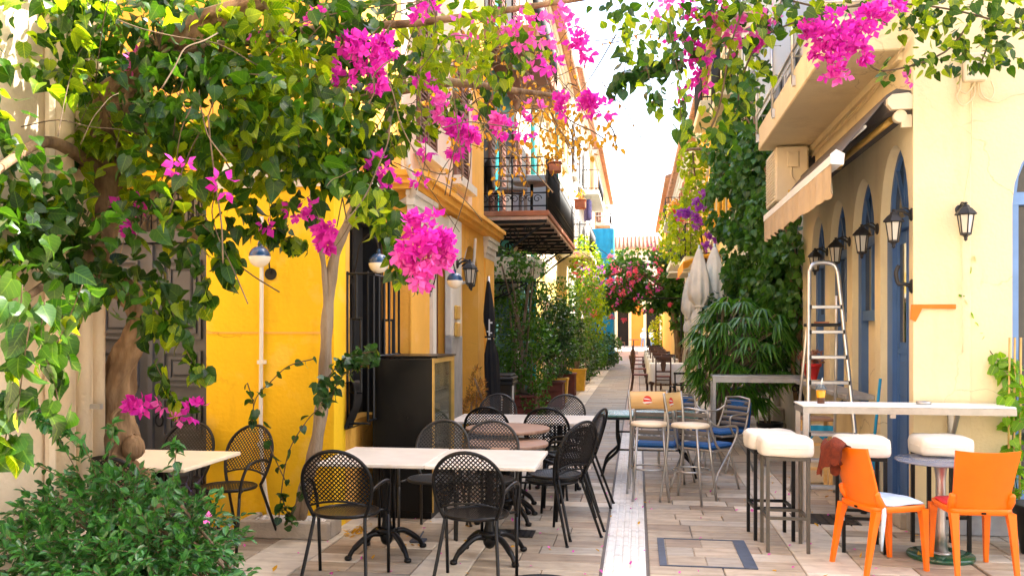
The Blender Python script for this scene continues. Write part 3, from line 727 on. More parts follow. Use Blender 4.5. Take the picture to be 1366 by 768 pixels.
# ---------------------------------------------------------------- generic street house
def town_house(name, label, side, X, Y0, Y1, H, wall, wins=(), shut='brown_shutter', roof=True, doors=(), balc=(), ground=None, depth=8):
    s = side   # +1: right of the street, facade faces -X
    t = thing(name, label, 'house', (X, Y0, 0))
    bx('wall', wall, t, X, Y0 + .01, 0 if not ground else 3.2, X + s * depth, Y1 - .01, H)
    if ground: bx('ground_storey', ground, t, X - s * .03, Y0 + .012, 0, X + s * (depth - .01), Y1 - .012, 3.2)
    def f(b):
        for z0, z1, e in ((H - .32, H - .2, .08), (H - .2, H - .08, .16), (H - .08, H, .26)): b.box(X - s * e, Y0 - .02, z0, X + s * .1, Y1 + .02, z1)
    one('cornice', 'white_trim', t, f)
    if roof:
        rf = MB(); rf.prism([(X - s * .45, H + .002), (X + s * depth / 2, H + 1.5), (X + s * depth, H + .002)], Y0 - .15, Y1 + .15, 'y'); rf = rf.build('roof', MT['roof_tile'], t)
        def f(b):
            n = int((Y1 - Y0 + .3) / .24)
            for k in range(n):
                y = Y0 - .1 + k * .24; b.tube([(X - s * .52, y, H + .03), (X + s * depth / 2, y, H + 1.54)], .085, 6)
        o = one('tile_rows', 'roof_tile', rf, f); o['kind'] = 'stuff'
    for (yc, z, ww, hh, op) in wins:
        wd = bx('window', 'white_trim', t, X - s * .05, yc - ww / 2 - .1, z - .1, X + s * .02, yc + ww / 2 + .1, z + hh + .12)
        bx('pane', 'window_glass', wd, X - s * .055, yc - ww / 2, z, X - s * .0505, yc + ww / 2, z + hh)
        one('frame', 'white_trim', wd, lambda b: (b.box(X - s * .075, yc - .03, z, X - s * .056, yc + .03, z + hh), b.box(X - s * .07, yc - ww / 2, z + hh * .66, X - s * .0562, yc + ww / 2, z + hh * .7)))
        one('sill', 'white_trim', wd, lambda b: b.box(X - s * .18, yc - ww / 2 - .18, z - .2, X, yc + ww / 2 + .18, z - .11))
        for q in (-1, 1):
            def f(b):
                if op: a, c = (yc - ww / 2 - .02 - ww / 2, yc - ww / 2 - .02) if q < 0 else (yc + ww / 2 + .02, yc + ww / 2 + .02 + ww / 2)
                else: a, c = (yc - ww / 2, yc - .01) if q < 0 else (yc + .01, yc + ww / 2)
                b.box(X - s * .115, a, z, X - s * .08, c, z + hh)
                for k in range(int(hh / .12)): b.box(X - s * .13, a + .05, z + .05 + k * .12, X - s * .114, c - .05, z + .12 + k * .12)
            one('shutter', shut, wd, f)
    for (yc, ww, hh, m) in doors:
        dd = bx('door', m, t, X - s * .06, yc - ww / 2, .02, X + s * .02, yc + ww / 2, hh)
        one('frame', 'white_trim', dd, lambda b: (b.box(X - s * .1, yc - ww / 2 - .14, 0, X, yc - ww / 2, hh + .12), b.box(X - s * .1, yc + ww / 2, 0, X, yc + ww / 2 + .14, hh + .12), b.box(X - s * .1, yc - ww / 2, hh, X, yc + ww / 2, hh + .12)))
    for (y0, y1, z, dep, m) in balc:
        sb = bx('balcony', m, t, X - s * dep, y0, z, X + s * .05, y1, z + .2, bev=.02)
        def f(b):
            xe = X - s * (dep - .04)
            for zz in (z + .28, z + 1.1): b.tube([(X, y0 + .04, zz), (xe, y0 + .04, zz), (xe, y1 - .04, zz), (X, y1 - .04, zz)], .018, 5)
            n = int((y1 - y0) / .15)
            for k in range(n + 1): b.tube([(xe, y0 + .04 + k * (y1 - y0 - .08) / n, z + .2), (xe, y0 + .04 + k * (y1 - y0 - .08) / n, z + 1.1)], .01, 4)
            for k in range(1, 6): b.tube([(X + (xe - X) * k / 6, y0 + .04, z + .2), (X + (xe - X) * k / 6, y0 + .04, z + 1.1)], .01, 4)
        one('railing', 'iron', sb, f)
    return t
town_house('cream_house', 'sunlit cream house with a tall white balcony beyond the iron balcony', -1, -2.62, 21.6, 33, 10.6, 'cream_plaster',
           [(23.2, 4.4, .9, 2.0, 1), (25.8, 4.4, .9, 2.0, 1), (28.4, 4.4, .9, 2.0, 1), (31, 4.4, .9, 2.0, 1), (23.2, 7.6, .9, 1.9, 1), (25.8, 7.6, .9, 1.9, 1), (28.4, 7.6, .9, 1.9, 0), (31, 7.6, .9, 1.9, 1)], 'pale_wood', True, [(24.5, 1.1, 2.5, 'brown_shutter'), (29.5, 1.1, 2.5, 'turquoise_paint')], [(28.6, 32.6, 4.05, 1.1, 'cream_plaster')], 'yellow_plaster_far')
town_house('white_house', 'white balconied house beyond the sunlit cream house, by the blue scaffold', -1, -2.58, 33.2, 47, 11.6, 'white_plaster',
           [(35.2, 4.4, 1, 2.1, 1), (38.4, 4.4, 1, 2.1, 0), (42, 4.4, 1, 2.1, 1), (35.2, 8.0, 1, 2, 1), (38.4, 8.1, 1, 2, 0), (42, 8.1, 1, 2.1, 1)], 'grey_marble', True, [(37, 1.2, 2.5, 'brown_shutter'), (43, 1.2, 2.5, 'blue_paint')], [(38.6, 44.5, 7.7, .9, 'white_trim')])
town_house('apricot_house', 'apricot house far down the left side past the blue netting', -1, -2.5, 50.5, 74, 12.2, 'apricot_plaster',
           [(53, 4.4, 1, 2.1, 1), (57, 4.4, 1, 2.1, 1), (61, 4.4, 1, 2.1, 1), (53, 8.2, 1, 2.1, 1), (57, 8.2, 1, 2.1, 1)], 'brown_shutter', True, [], [(52, 56, 7.9, .9, 'white_trim')])
# right side, beyond the cream corner house
town_house('ivy_house', 'white plaster house smothered in ivy next to the cream corner house', 1, 2.26, 12.05, 19.4, 12.5, 'white_plaster',
           [(13.4, 4.6, .9, 2, 1), (16, 4.6, .9, 2, 1), (18.3, 4.6, .9, 2, 1), (13.4, 8.2, .9, 2, 1), (16, 8.2, .9, 2, 1), (18.3, 8.2, .9, 2, 1)], 'grey_marble', False, [(14.9, 1.0, 2.4, 'white_trim'), (17.6, 1.0, 2.4, 'pale_wood')], [(17.2, 19.2, 6.2, .7, 'cream_plaster')])
town_house('yellow_shutter_house', 'cream house with yellow shutters and a tiled eave past the ivy', 1, 2.2, 19.5, 31, 8.5, 'cream_plaster',
           [(21, 4.3, .9, 2, 1), (23.6, 4.3, .9, 2, 1), (26.2, 4.3, .9, 2, 1), (28.8, 4.3, .9, 2, 1), (21, 6.5, .9, 1.5, 1), (23.6, 6.5, .9, 1.5, 1), (26.2, 6.5, .9, 1.5, 1), (28.8, 6.5, .9, 1.5, 1)], 'yellow_cloth', True, [(22, 1.1, 2.5, 'brown_shutter'), (27, 1.1, 2.5, 'brown_shutter')], [(24.5, 27.5, 3.5, .9, 'white_trim'), (19.8, 22.2, 6.6, .8, 'cream_plaster')])
town_house('gabled_house', 'pale apricot house with overhanging brown eaves on the far right side', 1, 2.0, 31.2, 46, 8.3, 'pale_plaster',
           [(33, 4.3, 1, 2, 1), (36, 4.3, 1, 2, 1), (39, 4.3, 1, 2, 1), (42.5, 4.3, 1, 2, 1), (33, 6.6, 1, 1.2, 1), (36, 6.6, 1, 1.2, 1), (39, 6.6, 1, 1.2, 1), (42.5, 6.6, 1, 1.2, 1)], 'terracotta', True, [(35, 1.1, 2.5, 'brown_shutter')], [(32, 36, 4.0, .8, 'white_trim'), (38, 42, 6.3, .8, 'white_trim')])
town_house('corner_house', 'farthest ochre house on the right before the square', 1, 2.0, 46.3, 72, 9.7, 'yellow_plaster_far',
           [(49, 4.3, 1, 2, 1), (53, 4.3, 1, 2, 1), (57, 4.3, 1, 2, 1), (49, 7, 1, 1.8, 1), (53, 7, 1, 1.8, 1), (57, 7, 1, 1.8, 1)], 'terracotta', True)
# stone steps of the ivy house
st = thing('stone_steps', 'two worn stone steps at the foot of the white ivy house', 'steps', (2.1, 13.5, 0))
bx('step', 'plinth_stone', st, 1.95, 13.6, 0, 2.25, 14.6, .22, bev=.02); bx('step', 'plinth_stone', st, 2.08, 13.75, .22, 2.25, 14.5, .43, bev=.02)

# unseen house added behind the camera to block skylight and bounce light
town_house('added_house', 'unseen stone coloured house added behind the viewer for shade and bounce', 1, 3.6, -16, .5, 8.5, 'plinth_stone', [(-12, 4.3, 1, 2, 1), (-8, 4.3, 1, 2, 1), (-4, 4.3, 1, 2, 1)], 'terracotta', False)
# ---------------------------------------------------------------- house that closes the view
E = thing('orange_house', 'orange fronted house closing the far end of the street under a tiled roof', 'house', (0, 92, 0))
bx('wall', 'pink_plaster', E, -16, 92, 4.9, 16, 100, 10.2)
def f(b): wall_open(b, 'y', 91.9, 92.4, -16, 16, 0, 4.88, [(-2.05, -.9, 0, 4.1, 0), (.95, 2.35, 0, 4.1, 0), (-5.6, -4.2, 0, 4.1, 0), (4, 5.4, 0, 4.1, 0)])
one('shop_front', 'orange_plaster', E, f); bx('interior', 'dark_interior', E, -15.9, 92.8, 0, 15.9, 93, 4.87)
for xa, xb in ((-2.05, -.9), (.95, 2.35), (-5.6, -4.2), (4, 5.4)):
    one('door_frame', 'cream_plaster', E, lambda b: (b.box(xa - .3, 91.8, 0, xa, 91.95, 4.3), b.box(xb, 91.8, 0, xb + .3, 91.95, 4.3)))
bx('fascia', 'cream_plaster', E, -16, 91.4, 4.3, 16, 91.89, 4.95)
for k in range(7):
    x = -9 + k * 3; wd = bx('window', 'white_trim', E, x - .7, 91.93, 6.4, x + .7, 92.01, 9); bx('pane', 'window_glass', wd, x - .5, 91.92, 6.5, x + .5, 91.928, 8.8)
rf = MB(); rf.prism([(91.3, 10.202), (96, 12.0), (100, 10.202)], -16.3, 16.3, 'x'); rf = rf.build('roof', MT['roof_tile'], E)
o = one('tile_rows', 'roof_tile', rf, lambda b: [b.tube([(-16 + k * .42, 91.15, 10.25), (-16 + k * .42, 96, 12.1)], .15, 6) for k in range(77)]); o['kind'] = 'stuff'
# ================================================================ cream corner house (right)
C = thing('cream_corner_house', 'cream corner house with blue arched door and windows, balcony and awning', 'house', (2.2, 7.3, 0))
YC = 7.3
OPS = [(7.44, 8.28, 0, 2.5, .72), (8.47, 9.32, 0.9, 2.45, .66), (9.55, 10.38, .9, 2.42, .64), (10.62, 11.45, .9, 2.4, .62)]
def f(b):
    wall_open(b, 'x', 2.2, 2.5, YC + .001, 12.0, 0, 3.95, OPS)
one('street_wall', 'cream_plaster', C, f)
def f(b): wall_open(b, 'y', YC, YC + .3, 2.501, 9.5, 0, 3.95, [(2.93, 4.25, 0, 2.62, .72)]); b.box(2.2, YC, 0, 2.5, YC + .0012, 3.95)
one('front_wall', 'cream_plaster', C, f)
bx('upper_wall', 'cream_plaster', C, 2.2, YC, 3.95, 9.5, 12.0, 10.3)
bx('interior', 'warm_interior', C, 3.2, 8.6, .01, 9.4, 11.9, 3.94)
bx('floor', 'plinth_stone', C, 2.51, YC + .31, -.01, 9.4, 8.6, .05)
bx('plinth', 'grey_marble', C, 2.17, YC - .03, 0, 2.92, YC - .001, .2, bev=.008); bx('plinth', 'grey_marble', C, 2.172, YC, 0, 2.199, 7.44, .2, bev=.008)
bx('corner_pilaster', 'cream_plaster', C, 2.185, YC - .014, .2, 2.62, YC - .001, 3.9, bev=.005)
bx('plinth', 'plinth_stone', C, 2.15, 8.28, 0, 2.199, 11.98, .35, bev=.01)
bx('doorstep', 'plinth_stone', C, 2.12, 7.42, 0, 2.5, 8.3, .13, bev=.012)
# the arched doorway on the street: open jamb, one panelled leaf
y0, y1, _, zs, rise = OPS[0]
def f(b):
    b.box(2.26, y0, .13, 2.36, y0 + .06, zs); b.box(2.26, y1 - .16, .13, 2.40, y1, zs); b.box(2.255, y0, zs, 2.37, y1, zs + .09)
    fan_light(b, 'x', 2.28, 2.34, y0, y1, zs + .09, rise - .09, .06)
dr = one('door', 'blue_paint', C, f)
for k, (a, c) in enumerate(((y0 + .07, y0 + .36), (y0 + .37, y1 - .17))):
    lf = bx('door_leaf', 'blue_paint', dr, 2.31, a, .14, 2.36, c, zs - .01)
    def f(b):
        for (za, zb) in ((.25, .95), (1.05, 1.35)): b.bbox(2.30, a + .05, za, 2.312, c - .05, zb, .006)
        b.box(2.295, a + .02, 1.42, 2.311, c - .02, 1.47)
        for q in (a + .01, c - .04): b.box(2.297, q, .14, 2.3105, q + .03, zs - .02)
    one('door_panel', 'blue_paint', lf, f)
    bx('pane', 'window_glass', lf, 2.304, a + .06, 1.52, 2.308, c - .06, zs - .12)
bx('fan_glass', 'window_glass', dr, 2.315, y0 + .01, zs + .1, 2.318, y1 - .01, zs + rise - .01) if False else None
def arch_glass(name, parent, axis, f0, f1, a, c, zb, zs, rise):
    poly = [(a, zb), (a, zs)] + [((a + c) / 2 - (c - a) / 2 * math.cos(math.pi * k / 14), zs + rise * math.sin(math.pi * k / 14)) for k in range(1, 14)] + [(c, zs), (c, zb)]
    return one(name, 'window_glass', parent, lambda b: b.prism(poly, f0, f1, axis))
arch_glass('fan_glass', dr, 'x', 2.312, 2.318, y0 + .02, y1 - .02, zs + .1, zs + .1, rise - .12)
for (y0, y1, zb, zs, rise) in OPS[1:]:
    def f(b):
        b.box(2.26, y0, zb, 2.36, y0 + .07, zs); b.box(2.26, y1 - .12, zb, 2.38, y1, zs); b.box(2.255, y0, zs, 2.37, y1, zs + .09)
        b.box(2.27, y0 + .07, 1.72, 2.35, y1 - .12, 1.82); b.box(2.275, (y0 + y1) / 2 - .04, 1.82, 2.345, (y0 + y1) / 2 + .01, zs)
        fan_light(b, 'x', 2.28, 2.34, y0, y1, zs + .09, rise - .09, .055)
    wd = one('window', 'blue_paint', C, f)
    bx('pane', 'window_glass', wd, 2.30, y0 + .07, 1.82, 2.306, y1 - .12, zs); arch_glass('fan_glass', wd, 'x', 2.312, 2.318, y0 + .02, y1 - .02, zs + .1, zs + .1, rise - .12)
    bx('lower_panel', 'cream_plaster', wd, 2.33, y0 + .07, zb, 2.37, y1 - .12, 1.72)
    bx('red_pipe', 'terracotta', wd, 2.30, y0 + .17, zb, 2.325, y0 + .20, 1.72) if y0 < 9 else None
# shelf under the street windows on a scrolled iron bracket
bx('window_shelf', 'grey_marble', C, 1.93, 8.45, .97, 2.199, 11.6, 1.02, bev=.008)
for y in (8.9, 11.5):
    one('shelf_bracket', 'brown_lit_metal', C, lambda b: (b.tube(spline([(2.19, y, .45), (2.12, y, .62), (2.10, y, .8), (2.0, y, .93)], 6), .016, 6), scroll(b, 2.02, .87, .06, y, 1.3)))
# glazed arch on the front
x0, x1, zs, rise = 2.93, 4.25, 2.62, .72
def f(b):
    b.box(x0, YC + .06, .05, x0 + .07, YC + .16, zs); b.box(x1 - .07, YC + .06, .05, x1, YC + .16, zs); b.box(x0, YC + .055, zs, x1, YC + .17, zs + .10)
    b.box(x0 + .07, YC + .07, .05, x1 - .07, YC + .15, .35); b.box((x0 + x1) / 2 - .03, YC + .07, .35, (x0 + x1) / 2 + .03, YC + .15, zs)
    fan_light(b, 'y', YC + .07, YC + .15, x0, x1, zs + .1, rise - .1, .06, (36, 72, 108, 144))
wd = one('arched_door', 'blue_frame', C, f)
bx('pane', 'window_glass', wd, x0 + .07, YC + .12, .35, x1 - .07, YC + .125, zs); arch_glass('fan_glass', wd, 'y', YC + .10, YC + .106, x0 + .02, x1 - .02, zs + .11, zs + .11, rise - .13)
# balcony over the street
b0, b1, bxo, bz = 7.55, 11.55, 1.56, 3.952
sb = bx('balcony', 'cream_plaster', C, bxo, b0, bz, 2.21, b1, bz + .30, bev=.012)
def f(b):
    for y in (b0 + .1, 8.9, 10.2, b1 - .05): b.tube([(bxo - .03, y, bz + .12), (bxo - .03, y, 5.15)], .014, 6); b.box(bxo - .035, y - .03, bz + .1, bxo - .001, y + .03, bz + .2)
    for z in (4.4, 5.15): b.tube([(2.2, b1 - .04, z), (bxo - .03, b1 - .04, z), (bxo - .03, b0 + .05, z), (2.2, b0 + .05, z)], .014, 6)
one('railing', 'aluminium', sb, f)
for k in range(3):
    ya = b0 + .15 + k * 1.32; bx('rail_panel', 'balcony_glass', sb, bxo - .026, ya, 4.32, bxo - .02, ya + 1.24, 5.12)
bx('soffit_trim', 'cream_plaster', C, 2.16, b0 + .05, bz - .07, 2.199, b1 + .3, bz - .001)
# conduit and cables under the soffit and on the front
def f(b):
    b.tube(spline([(2.17, 7.35, 3.99), (2.165, 8.5, 3.84), (2.165, 10, 3.83), (2.165, 11.2, 3.82)], 8), .008, 5)
    b.tube(spline([(2.16, 7.35, 3.96), (2.155, 8.5, 3.80), (2.155, 10, 3.80), (2.155, 11.2, 3.78)], 8), .006, 5)
o = one('wall_cable', 'wire', C, f)
jb = thing('junction_box', 'cream junction box with looped cables high on the front wall', 'junction box', (2.64, YC, 3.6))
pq = atY(1300, 92, YC - .04)
bx('box', 'ac_plastic', jb, pq.x - .085, YC - .075, pq.z - .10, pq.x + .085, YC - .001, pq.z + .12, bev=.01)
def loop(b, pts, r=.006): b.tube(spline([tuple(atY(x, y, YC - .02 - .012 * i % .03)) for i, (x, y) in enumerate(pts)], 8), r, 5)
def f(b):
    loop(b, [(1300, 108), (1299, 128), (1285, 141), (1276, 130), (1282, 112), (1281, 70), (1276, 50), (1250, 48)])
    loop(b, [(1306, 108), (1310, 126), (1320, 133), (1326, 122), (1322, 108)]); loop(b, [(1304, 108), (1308, 130), (1330, 136), (1350, 128), (1376, 124)])
    loop(b, [(1301, 108), (1296, 118), (1288, 125), (1279, 118), (1278, 95)])
    loop(b, [(1296, 115), (1296, 200), (1287, 260), (1284, 300), (1284, 470)], .005); pass
one('cable', 'wire', jb, f)

# ---------------------------------------------------------------- air conditioner
A = thing('air_conditioner', 'cream air conditioner unit hung on the wall beneath the balcony', 'air conditioner', (1.95, 11.2, 3.3))
bx('casing', 'ac_plastic', A, 1.72, 11.18, 3.24, 2.12, 12.0, 3.93, bev=.02)
bx('service_cover', 'ac_plastic', A, 1.86, 11.155, 3.66, 2.0, 11.181, 3.86, bev=.008); bx('warning_sticker', 'cone_yellow', A, 1.87, 11.174, 3.32, 1.97, 11.178, 3.38)
one('louvres', 'ac_plastic', A, lambda b: [b.box(1.71, 11.25, 3.3 + k * .04, 1.722, 11.95, 3.315 + k * .04) for k in range(15)])
one('hose', 'ac_plastic', A, lambda b: b.tube(spline([(1.91, 11.16, 3.67), (1.91, 11.15, 3.55), (1.97, 11.15, 3.48), (2.06, 11.15, 3.45)], 6), .008, 5))
one('bracket', 'iron', A, lambda b: (b.box(1.75, 11.22, 3.19, 2.2, 11.25, 3.238), b.box(1.75, 11.9, 3.19, 2.2, 11.93, 3.238), b.box(2.12, 11.2, 3.2, 2.2, 11.24, 3.8)))

# ---------------------------------------------------------------- awning
W = thing('retractable_awning', 'beige retractable awning with scalloped valance over the blue windows', 'awning', (2.2, 7.3, 3.4))
def f(b):
    # cassette: rounded casing along the wall
    pr = [(2.19, 3.36), (2.19, 3.56), (2.08, 3.58), (2.0, 3.53), (1.985, 3.46), (2.02, 3.40)]
    b.prism(pr, 7.36, 11.05, 'y')
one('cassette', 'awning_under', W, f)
for y in (7.30, 11.06):
    one('end_cap', 'ac_plastic', W, lambda b: b.prism([(2.195, 3.40), (2.195, 3.50), (2.16, 3.53), (2.03, 3.52), (1.995, 3.49), (1.995, 3.44), (2.03, 3.40)], y, y + .055, 'y'))
    one('mount', 'ac_plastic', W, lambda b: (b.tube([(2.1, y + .02, 3.35), (2.1, y + .09, 3.35)], .05, 14), b.box(2.11, y + .03, 3.26, 2.19, y + .07, 3.36)))
XF, ZF = 1.61, 3.02
def f(b):
    rows = []
    for k in range(2): pass
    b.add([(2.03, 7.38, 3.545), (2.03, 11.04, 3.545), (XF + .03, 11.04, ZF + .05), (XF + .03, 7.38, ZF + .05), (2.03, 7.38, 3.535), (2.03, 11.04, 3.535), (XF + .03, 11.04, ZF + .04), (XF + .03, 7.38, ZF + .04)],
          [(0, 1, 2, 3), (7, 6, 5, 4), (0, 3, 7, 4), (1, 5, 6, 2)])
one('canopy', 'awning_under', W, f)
one('front_bar', 'white_metal', W, lambda b: b.prism([(XF - .05, ZF - .04), (XF + .04, ZF - .05), (XF + .05, ZF + .03), (XF - .01, ZF + .065), (XF - .05, ZF + .03)], 7.32, 11.1, 'y'))
one('end_cap', 'white_metal', W, lambda b: b.prism([(XF - .056, ZF - .046), (XF + .046, ZF - .056), (XF + .056, ZF + .034), (XF - .012, ZF + .072), (XF - .056, ZF + .034)], 7.30, 7.319, 'y'))
for (ya, yb, ye) in ((7.5, 8.6, 7.42), (10.8, 9.8, 10.95)):
    one('folding_arm', 'gold_metal', W, lambda b: (b.tube([(2.08, ya, 3.36), (1.9, yb, 3.22)], .028, 8), b.tube([(1.88, yb, 3.2), (XF + .05, ye, ZF - .02)], .028, 8), b.tube([(1.89, yb, 3.16), (1.89, yb, 3.26)], .04, 10)))
one('roller_bar', 'white_metal', W, lambda b: b.tube([(1.86, 7.45, 3.30), (1.82, 10.9, 3.28)], .014, 6))
def f(b):
    n = 90; rows = [[], [], [], []]
    for k in range(n + 1):
        y = 7.33 + 3.74 * k / n; w_ = .012 * math.sin(k * .9) + .008 * math.sin(k * .37); sc_ = .035 * abs(math.sin(k * math.pi / 7.5))
        for i, q in enumerate((0, .08, .17, .245)):
            rows[i].append((XF - .045 + w_ * (i / 2), y, ZF - .03 - q - (sc_ if i == 3 else 0)))
    b.grid(rows); b.grid([[(p[0] + .004, p[1], p[2]) for p in r] for r in rows], flip=True)
one('valance', 'awning_cloth', W, f)

# ---------------------------------------------------------------- wall lanterns
def make_lantern(label, group, m='lamp_iron'):
    t = thing('wall_lantern', label, 'wall lamp', group=group)   # mounted on a plane x=0, lamp towards -X
    b = MB(); b.lathe([(.0, -.012), (.055, -.012), (.06, 0), (.045, .012), (.02, .018)], n=14); b.move(Matrix.Rotation(R(-90), 4, 'Y')); b.build('wall_plate', MT[m], t, False)
    b = MB(); b.tube(spline([(-.01, 0, -.01), (-.07, 0, .03), (-.12, 0, .035), (-.15, 0, .01)], 6), .013, 8); b.tube(spline([(-.01, 0, .03), (-.05, 0, .06), (-.1, 0, .05)], 5), .007, 6); b.build('arm', MT[m], t, False)
    b = MB(); x = -.15
    b.lathe([(.012, .05), (.018, .04), (.012, .03), (.03, .02), (.035, .005), (.055, -.01), (.085, -.045), (.095, -.06), (.09, -.066), (.06, -.066)], x, 0, 6, sm=False)
    b.build('lamp_roof', MT[m], t, False)
    b = MB(); b.lathe([(.066, -.07), (.042, -.23)], x, 0, 6, sm=False, cap=False); b.build('lamp_shade', MT['lamp_pane'], t, False)
    b = MB()
    for k in range(6):
        a = k * math.pi / 3; b.tube([(x + .068 * math.cos(a), .068 * math.sin(a), -.066), (x + .044 * math.cos(a), .044 * math.sin(a), -.235)], .006, 4)
    b.lathe([(.05, -.23), (.05, -.245), (.02, -.26), (.014, -.28), (.018, -.29), (.001, -.305)], x, 0, 6, sm=False); b.build('lamp_cage', MT[m], t, False)
    b = MB(); b.lathe([(.001, -.11), (.018, -.12), (.022, -.16), (.012, -.2), (.001, -.205)], x, 0, 8); b.build('bulb', MT['lamp_glass'], t, False)
    return t
lg = 'black wall lanterns of the cream corner house'
L0 = make_lantern('black lantern alone on the broad cream front wall between the cables and the glass arch', lg)
p = atY(1270, 282, YC - .015); L0.location = (p.x + .06, YC - .004, 2.58); L0.rotation_euler.z = R(90); L0.scale = (.86,) * 3
for y, z, lb in ((7.37, 2.56, 'black lantern nearest the corner, beside the blue arched doorway'), (8.375, 2.56, 'black lantern between the doorway and the first blue window'), (9.43, 2.55, 'black lantern between the first and second blue windows'), (10.5, 2.54, 'black lantern farthest along the wall, above the ladder top')):
    again(L0, (2.196, y, z), 0, lb, .9)
b = thing('lamp_bracket', 'bare black lamp bracket without a lantern at the edge of the doorway', 'lamp bracket', (2.198, 7.37, 1.98))
bb = MB(); bb.lathe([(.0, -.012), (.055, -.012), (.06, 0), (.045, .012), (.02, .018)], n=14); bb.move(Matrix.Rotation(R(-90), 4, 'Y')); bb.build('wall_plate', MT['lamp_iron'], b, False)
bb = MB(); bb.tube(spline([(-.01, 0, 0), (-.06, 0, .02), (-.1, 0, .02), (-.12, 0, .1), (-.1, 0, .17)], 5), .016, 6); bb.build('arm', MT['lamp_iron'], b, False)
o = MB(); q = atY(1216, 406, YC - .03); q2 = atY(1275, 412, YC - .03)
o.prism([(q.x, q.z), (q2.x, q.z), (q2.x, q2.z), (q.x + .08, q2.z + .005), (q.x + .03, q2.z - .10), (q.x - .01, q2.z - .08)], YC - .035, YC - .016, 'y'); tag(o.build('orange_bracket', MT['orange_plastic']), 'torn orange strip fixed across the corner of the cream wall', 'wall strip')
for y_, z_ in ((8.0, 0),):
    pass
# ================================================================ FURNITURE
# ---- bistro armchair of perforated metal; local: faces +Y, base at the floor
def lattice(b, inside, S, p, hole=.64, box=(-.3, .3, -.3, 1)):
    """sheet with diamond holes: S maps (u, v) to a point"""
    h = p / math.sqrt(2); n = 0
    v = box[2]; row = 0
    while v < box[3]:
        u = box[0] + (h if row % 2 else 0)
        while u < box[1]:
            if inside(u, v):
                o = [(u + h, v), (u, v + h), (u - h, v), (u, v - h)]
                q = [(u + (a - u) * hole, v + (c - v) * hole) for a, c in o]
                b.add([S(*x) for x in o + q], [(i, (i + 1) % 4, 4 + (i + 1) % 4, 4 + i) for i in range(4)])
            u += 2 * h
        v += h; row += 1
def hoop_half(z):     # half width of the hoop at height z
    z0, zm, z1 = .44, .665, .875
    if z >= zm: t = (z - zm) / (z1 - zm); return .222 * math.sqrt(max(0, 1 - t * t))
    t = (zm - z) / (zm - z0); return .222 - .057 * t * t
def back_y(x, z): return -.165 - (z - .44) * .30 + .35 * (x * x)
def make_chair(label, group, m):
    t = thing('bistro_chair', label, 'chair', group=group)
    L = MT[m]
    b = MB(); hp = []
    for k in range(15): z = .44 + (.80 - .44) * k / 14; hp.append((-hoop_half(z), z))
    for k in range(1, 12): a = math.acos(hoop_half(.80) / .222 * 0.999); a0 = math.pi - math.asin((.80 - .665) / .21); a1 = math.asin((.80 - .665) / .21); q = a0 + (a1 - a0) * k / 12; hp.append((.222 * math.cos(q), .665 + .21 * math.sin(q)))
    for k in range(15): z = .80 - (.80 - .44) * k / 14; hp.append((hoop_half(z), z))
    b.tube([(x, back_y(x, z), z) for x, z in hp], .0125, 7); b.build('back_frame', L, t, False)
    def inside(x, z):
        lo = .545 - .9 * x * x * 1.0
        return z > lo + .004 and z < .87 and abs(x) < hoop_half(min(z, .8749)) - .002
    b = MB(); lattice(b, inside, lambda u, v: (u, back_y(u, v), v), .0205, .59, (-.23, .23, .45, .88))
    b.tube([(x, back_y(x, .545 - .9 * x * x), .545 - .9 * x * x) for x in [(-.20 + .4 * k / 12) for k in range(13)]], .008, 6)
    b.build('backrest', L, t, False)
    b = MB()
    def ins(x, y): return (x / .20) ** 2 + (y / .195) ** 2 < 1
    lattice(b, ins, lambda u, v: (u, v + .01, .447 - .012 * (1 - (u / .2) ** 2 - (v / .195) ** 2)), .0195, .30, (-.21, .21, -.21, .21))
    b.tube([(.205 * math.cos(k * math.pi / 16), .01 + .20 * math.sin(k * math.pi / 16), .441) for k in range(32)], .0125, 6, closed=True)
    b.build('seat', L, t, False)
    for s in (-1, 1):
        b = MB(); b.tube(spline([(s * .165, back_y(.165, .44), .44), (s * .172, -.185, .36), (s * .215, -.315, .0)], 5), .0115, 7); b.lathe([(.014, 0), (.014, .012)], s * .215, -.315, 8); b.build('leg', L, t, False)
        b = MB(); b.tube(spline([(s * .215, -.20, .61), (s * .245, -.10, .642), (s * .262, .02, .645), (s * .262, .10, .615), (s * .25, .145, .52), (s * .24, .16, .40)], 6), .0115, 7); b.build('armrest', L, t, False)
        b = MB(); b.tube([(s * .24, .16, .40), (s * .235, .185, 0)], .0115, 7); b.tube([(s * .19, .06, .44), (s * .24, .158, .43)], .009, 6); b.build('leg', L, t, False)
    return t
CH = 'perforated metal bistro chairs'
CB = make_chair('black bistro chair with its back to us at the front left marble table', CH, 'black_metal'); CB.location = (-1.88, 5.42, 0); CB.rotation_euler.z = R(3)
def chair(x, y, rz, label, proto=None, z=0): return again(proto or CB, (x, y, z), R(rz), label)
chair(-1.03, 5.47, -2, 'black bistro chair with its back to us at the front right marble table')
CG = make_chair('lit grey bistro chair facing us behind the marble tables, next to the glass display fridge', CH, 'grey_lit_metal'); CG.location = (-1.60, 6.72, 0); CG.rotation_euler.z = R(176)
chair(-1.17, 6.74, 183, 'lit grey bistro chair facing us behind the marble tables, in front of the round wooden tables', CG)
c1 = chair(-.66, 6.80, 56, 'black bistro chair at the right end of the marble tables, lower of its stack')
chair(-.635, 6.785, 56, 'black bistro chair at the right end of the marble tables, upper of its stack', z=.048)
chair(-.60, 7.80, 74, 'black bistro chair beside the round wooden tables, lower of its stack')
chair(-.575, 7.793, 74, 'black bistro chair beside the round wooden tables, upper of its stack', z=.048)
chair(-1.46, 8.55, 0, 'black bistro chair, back to us, left one at the second marble table row')
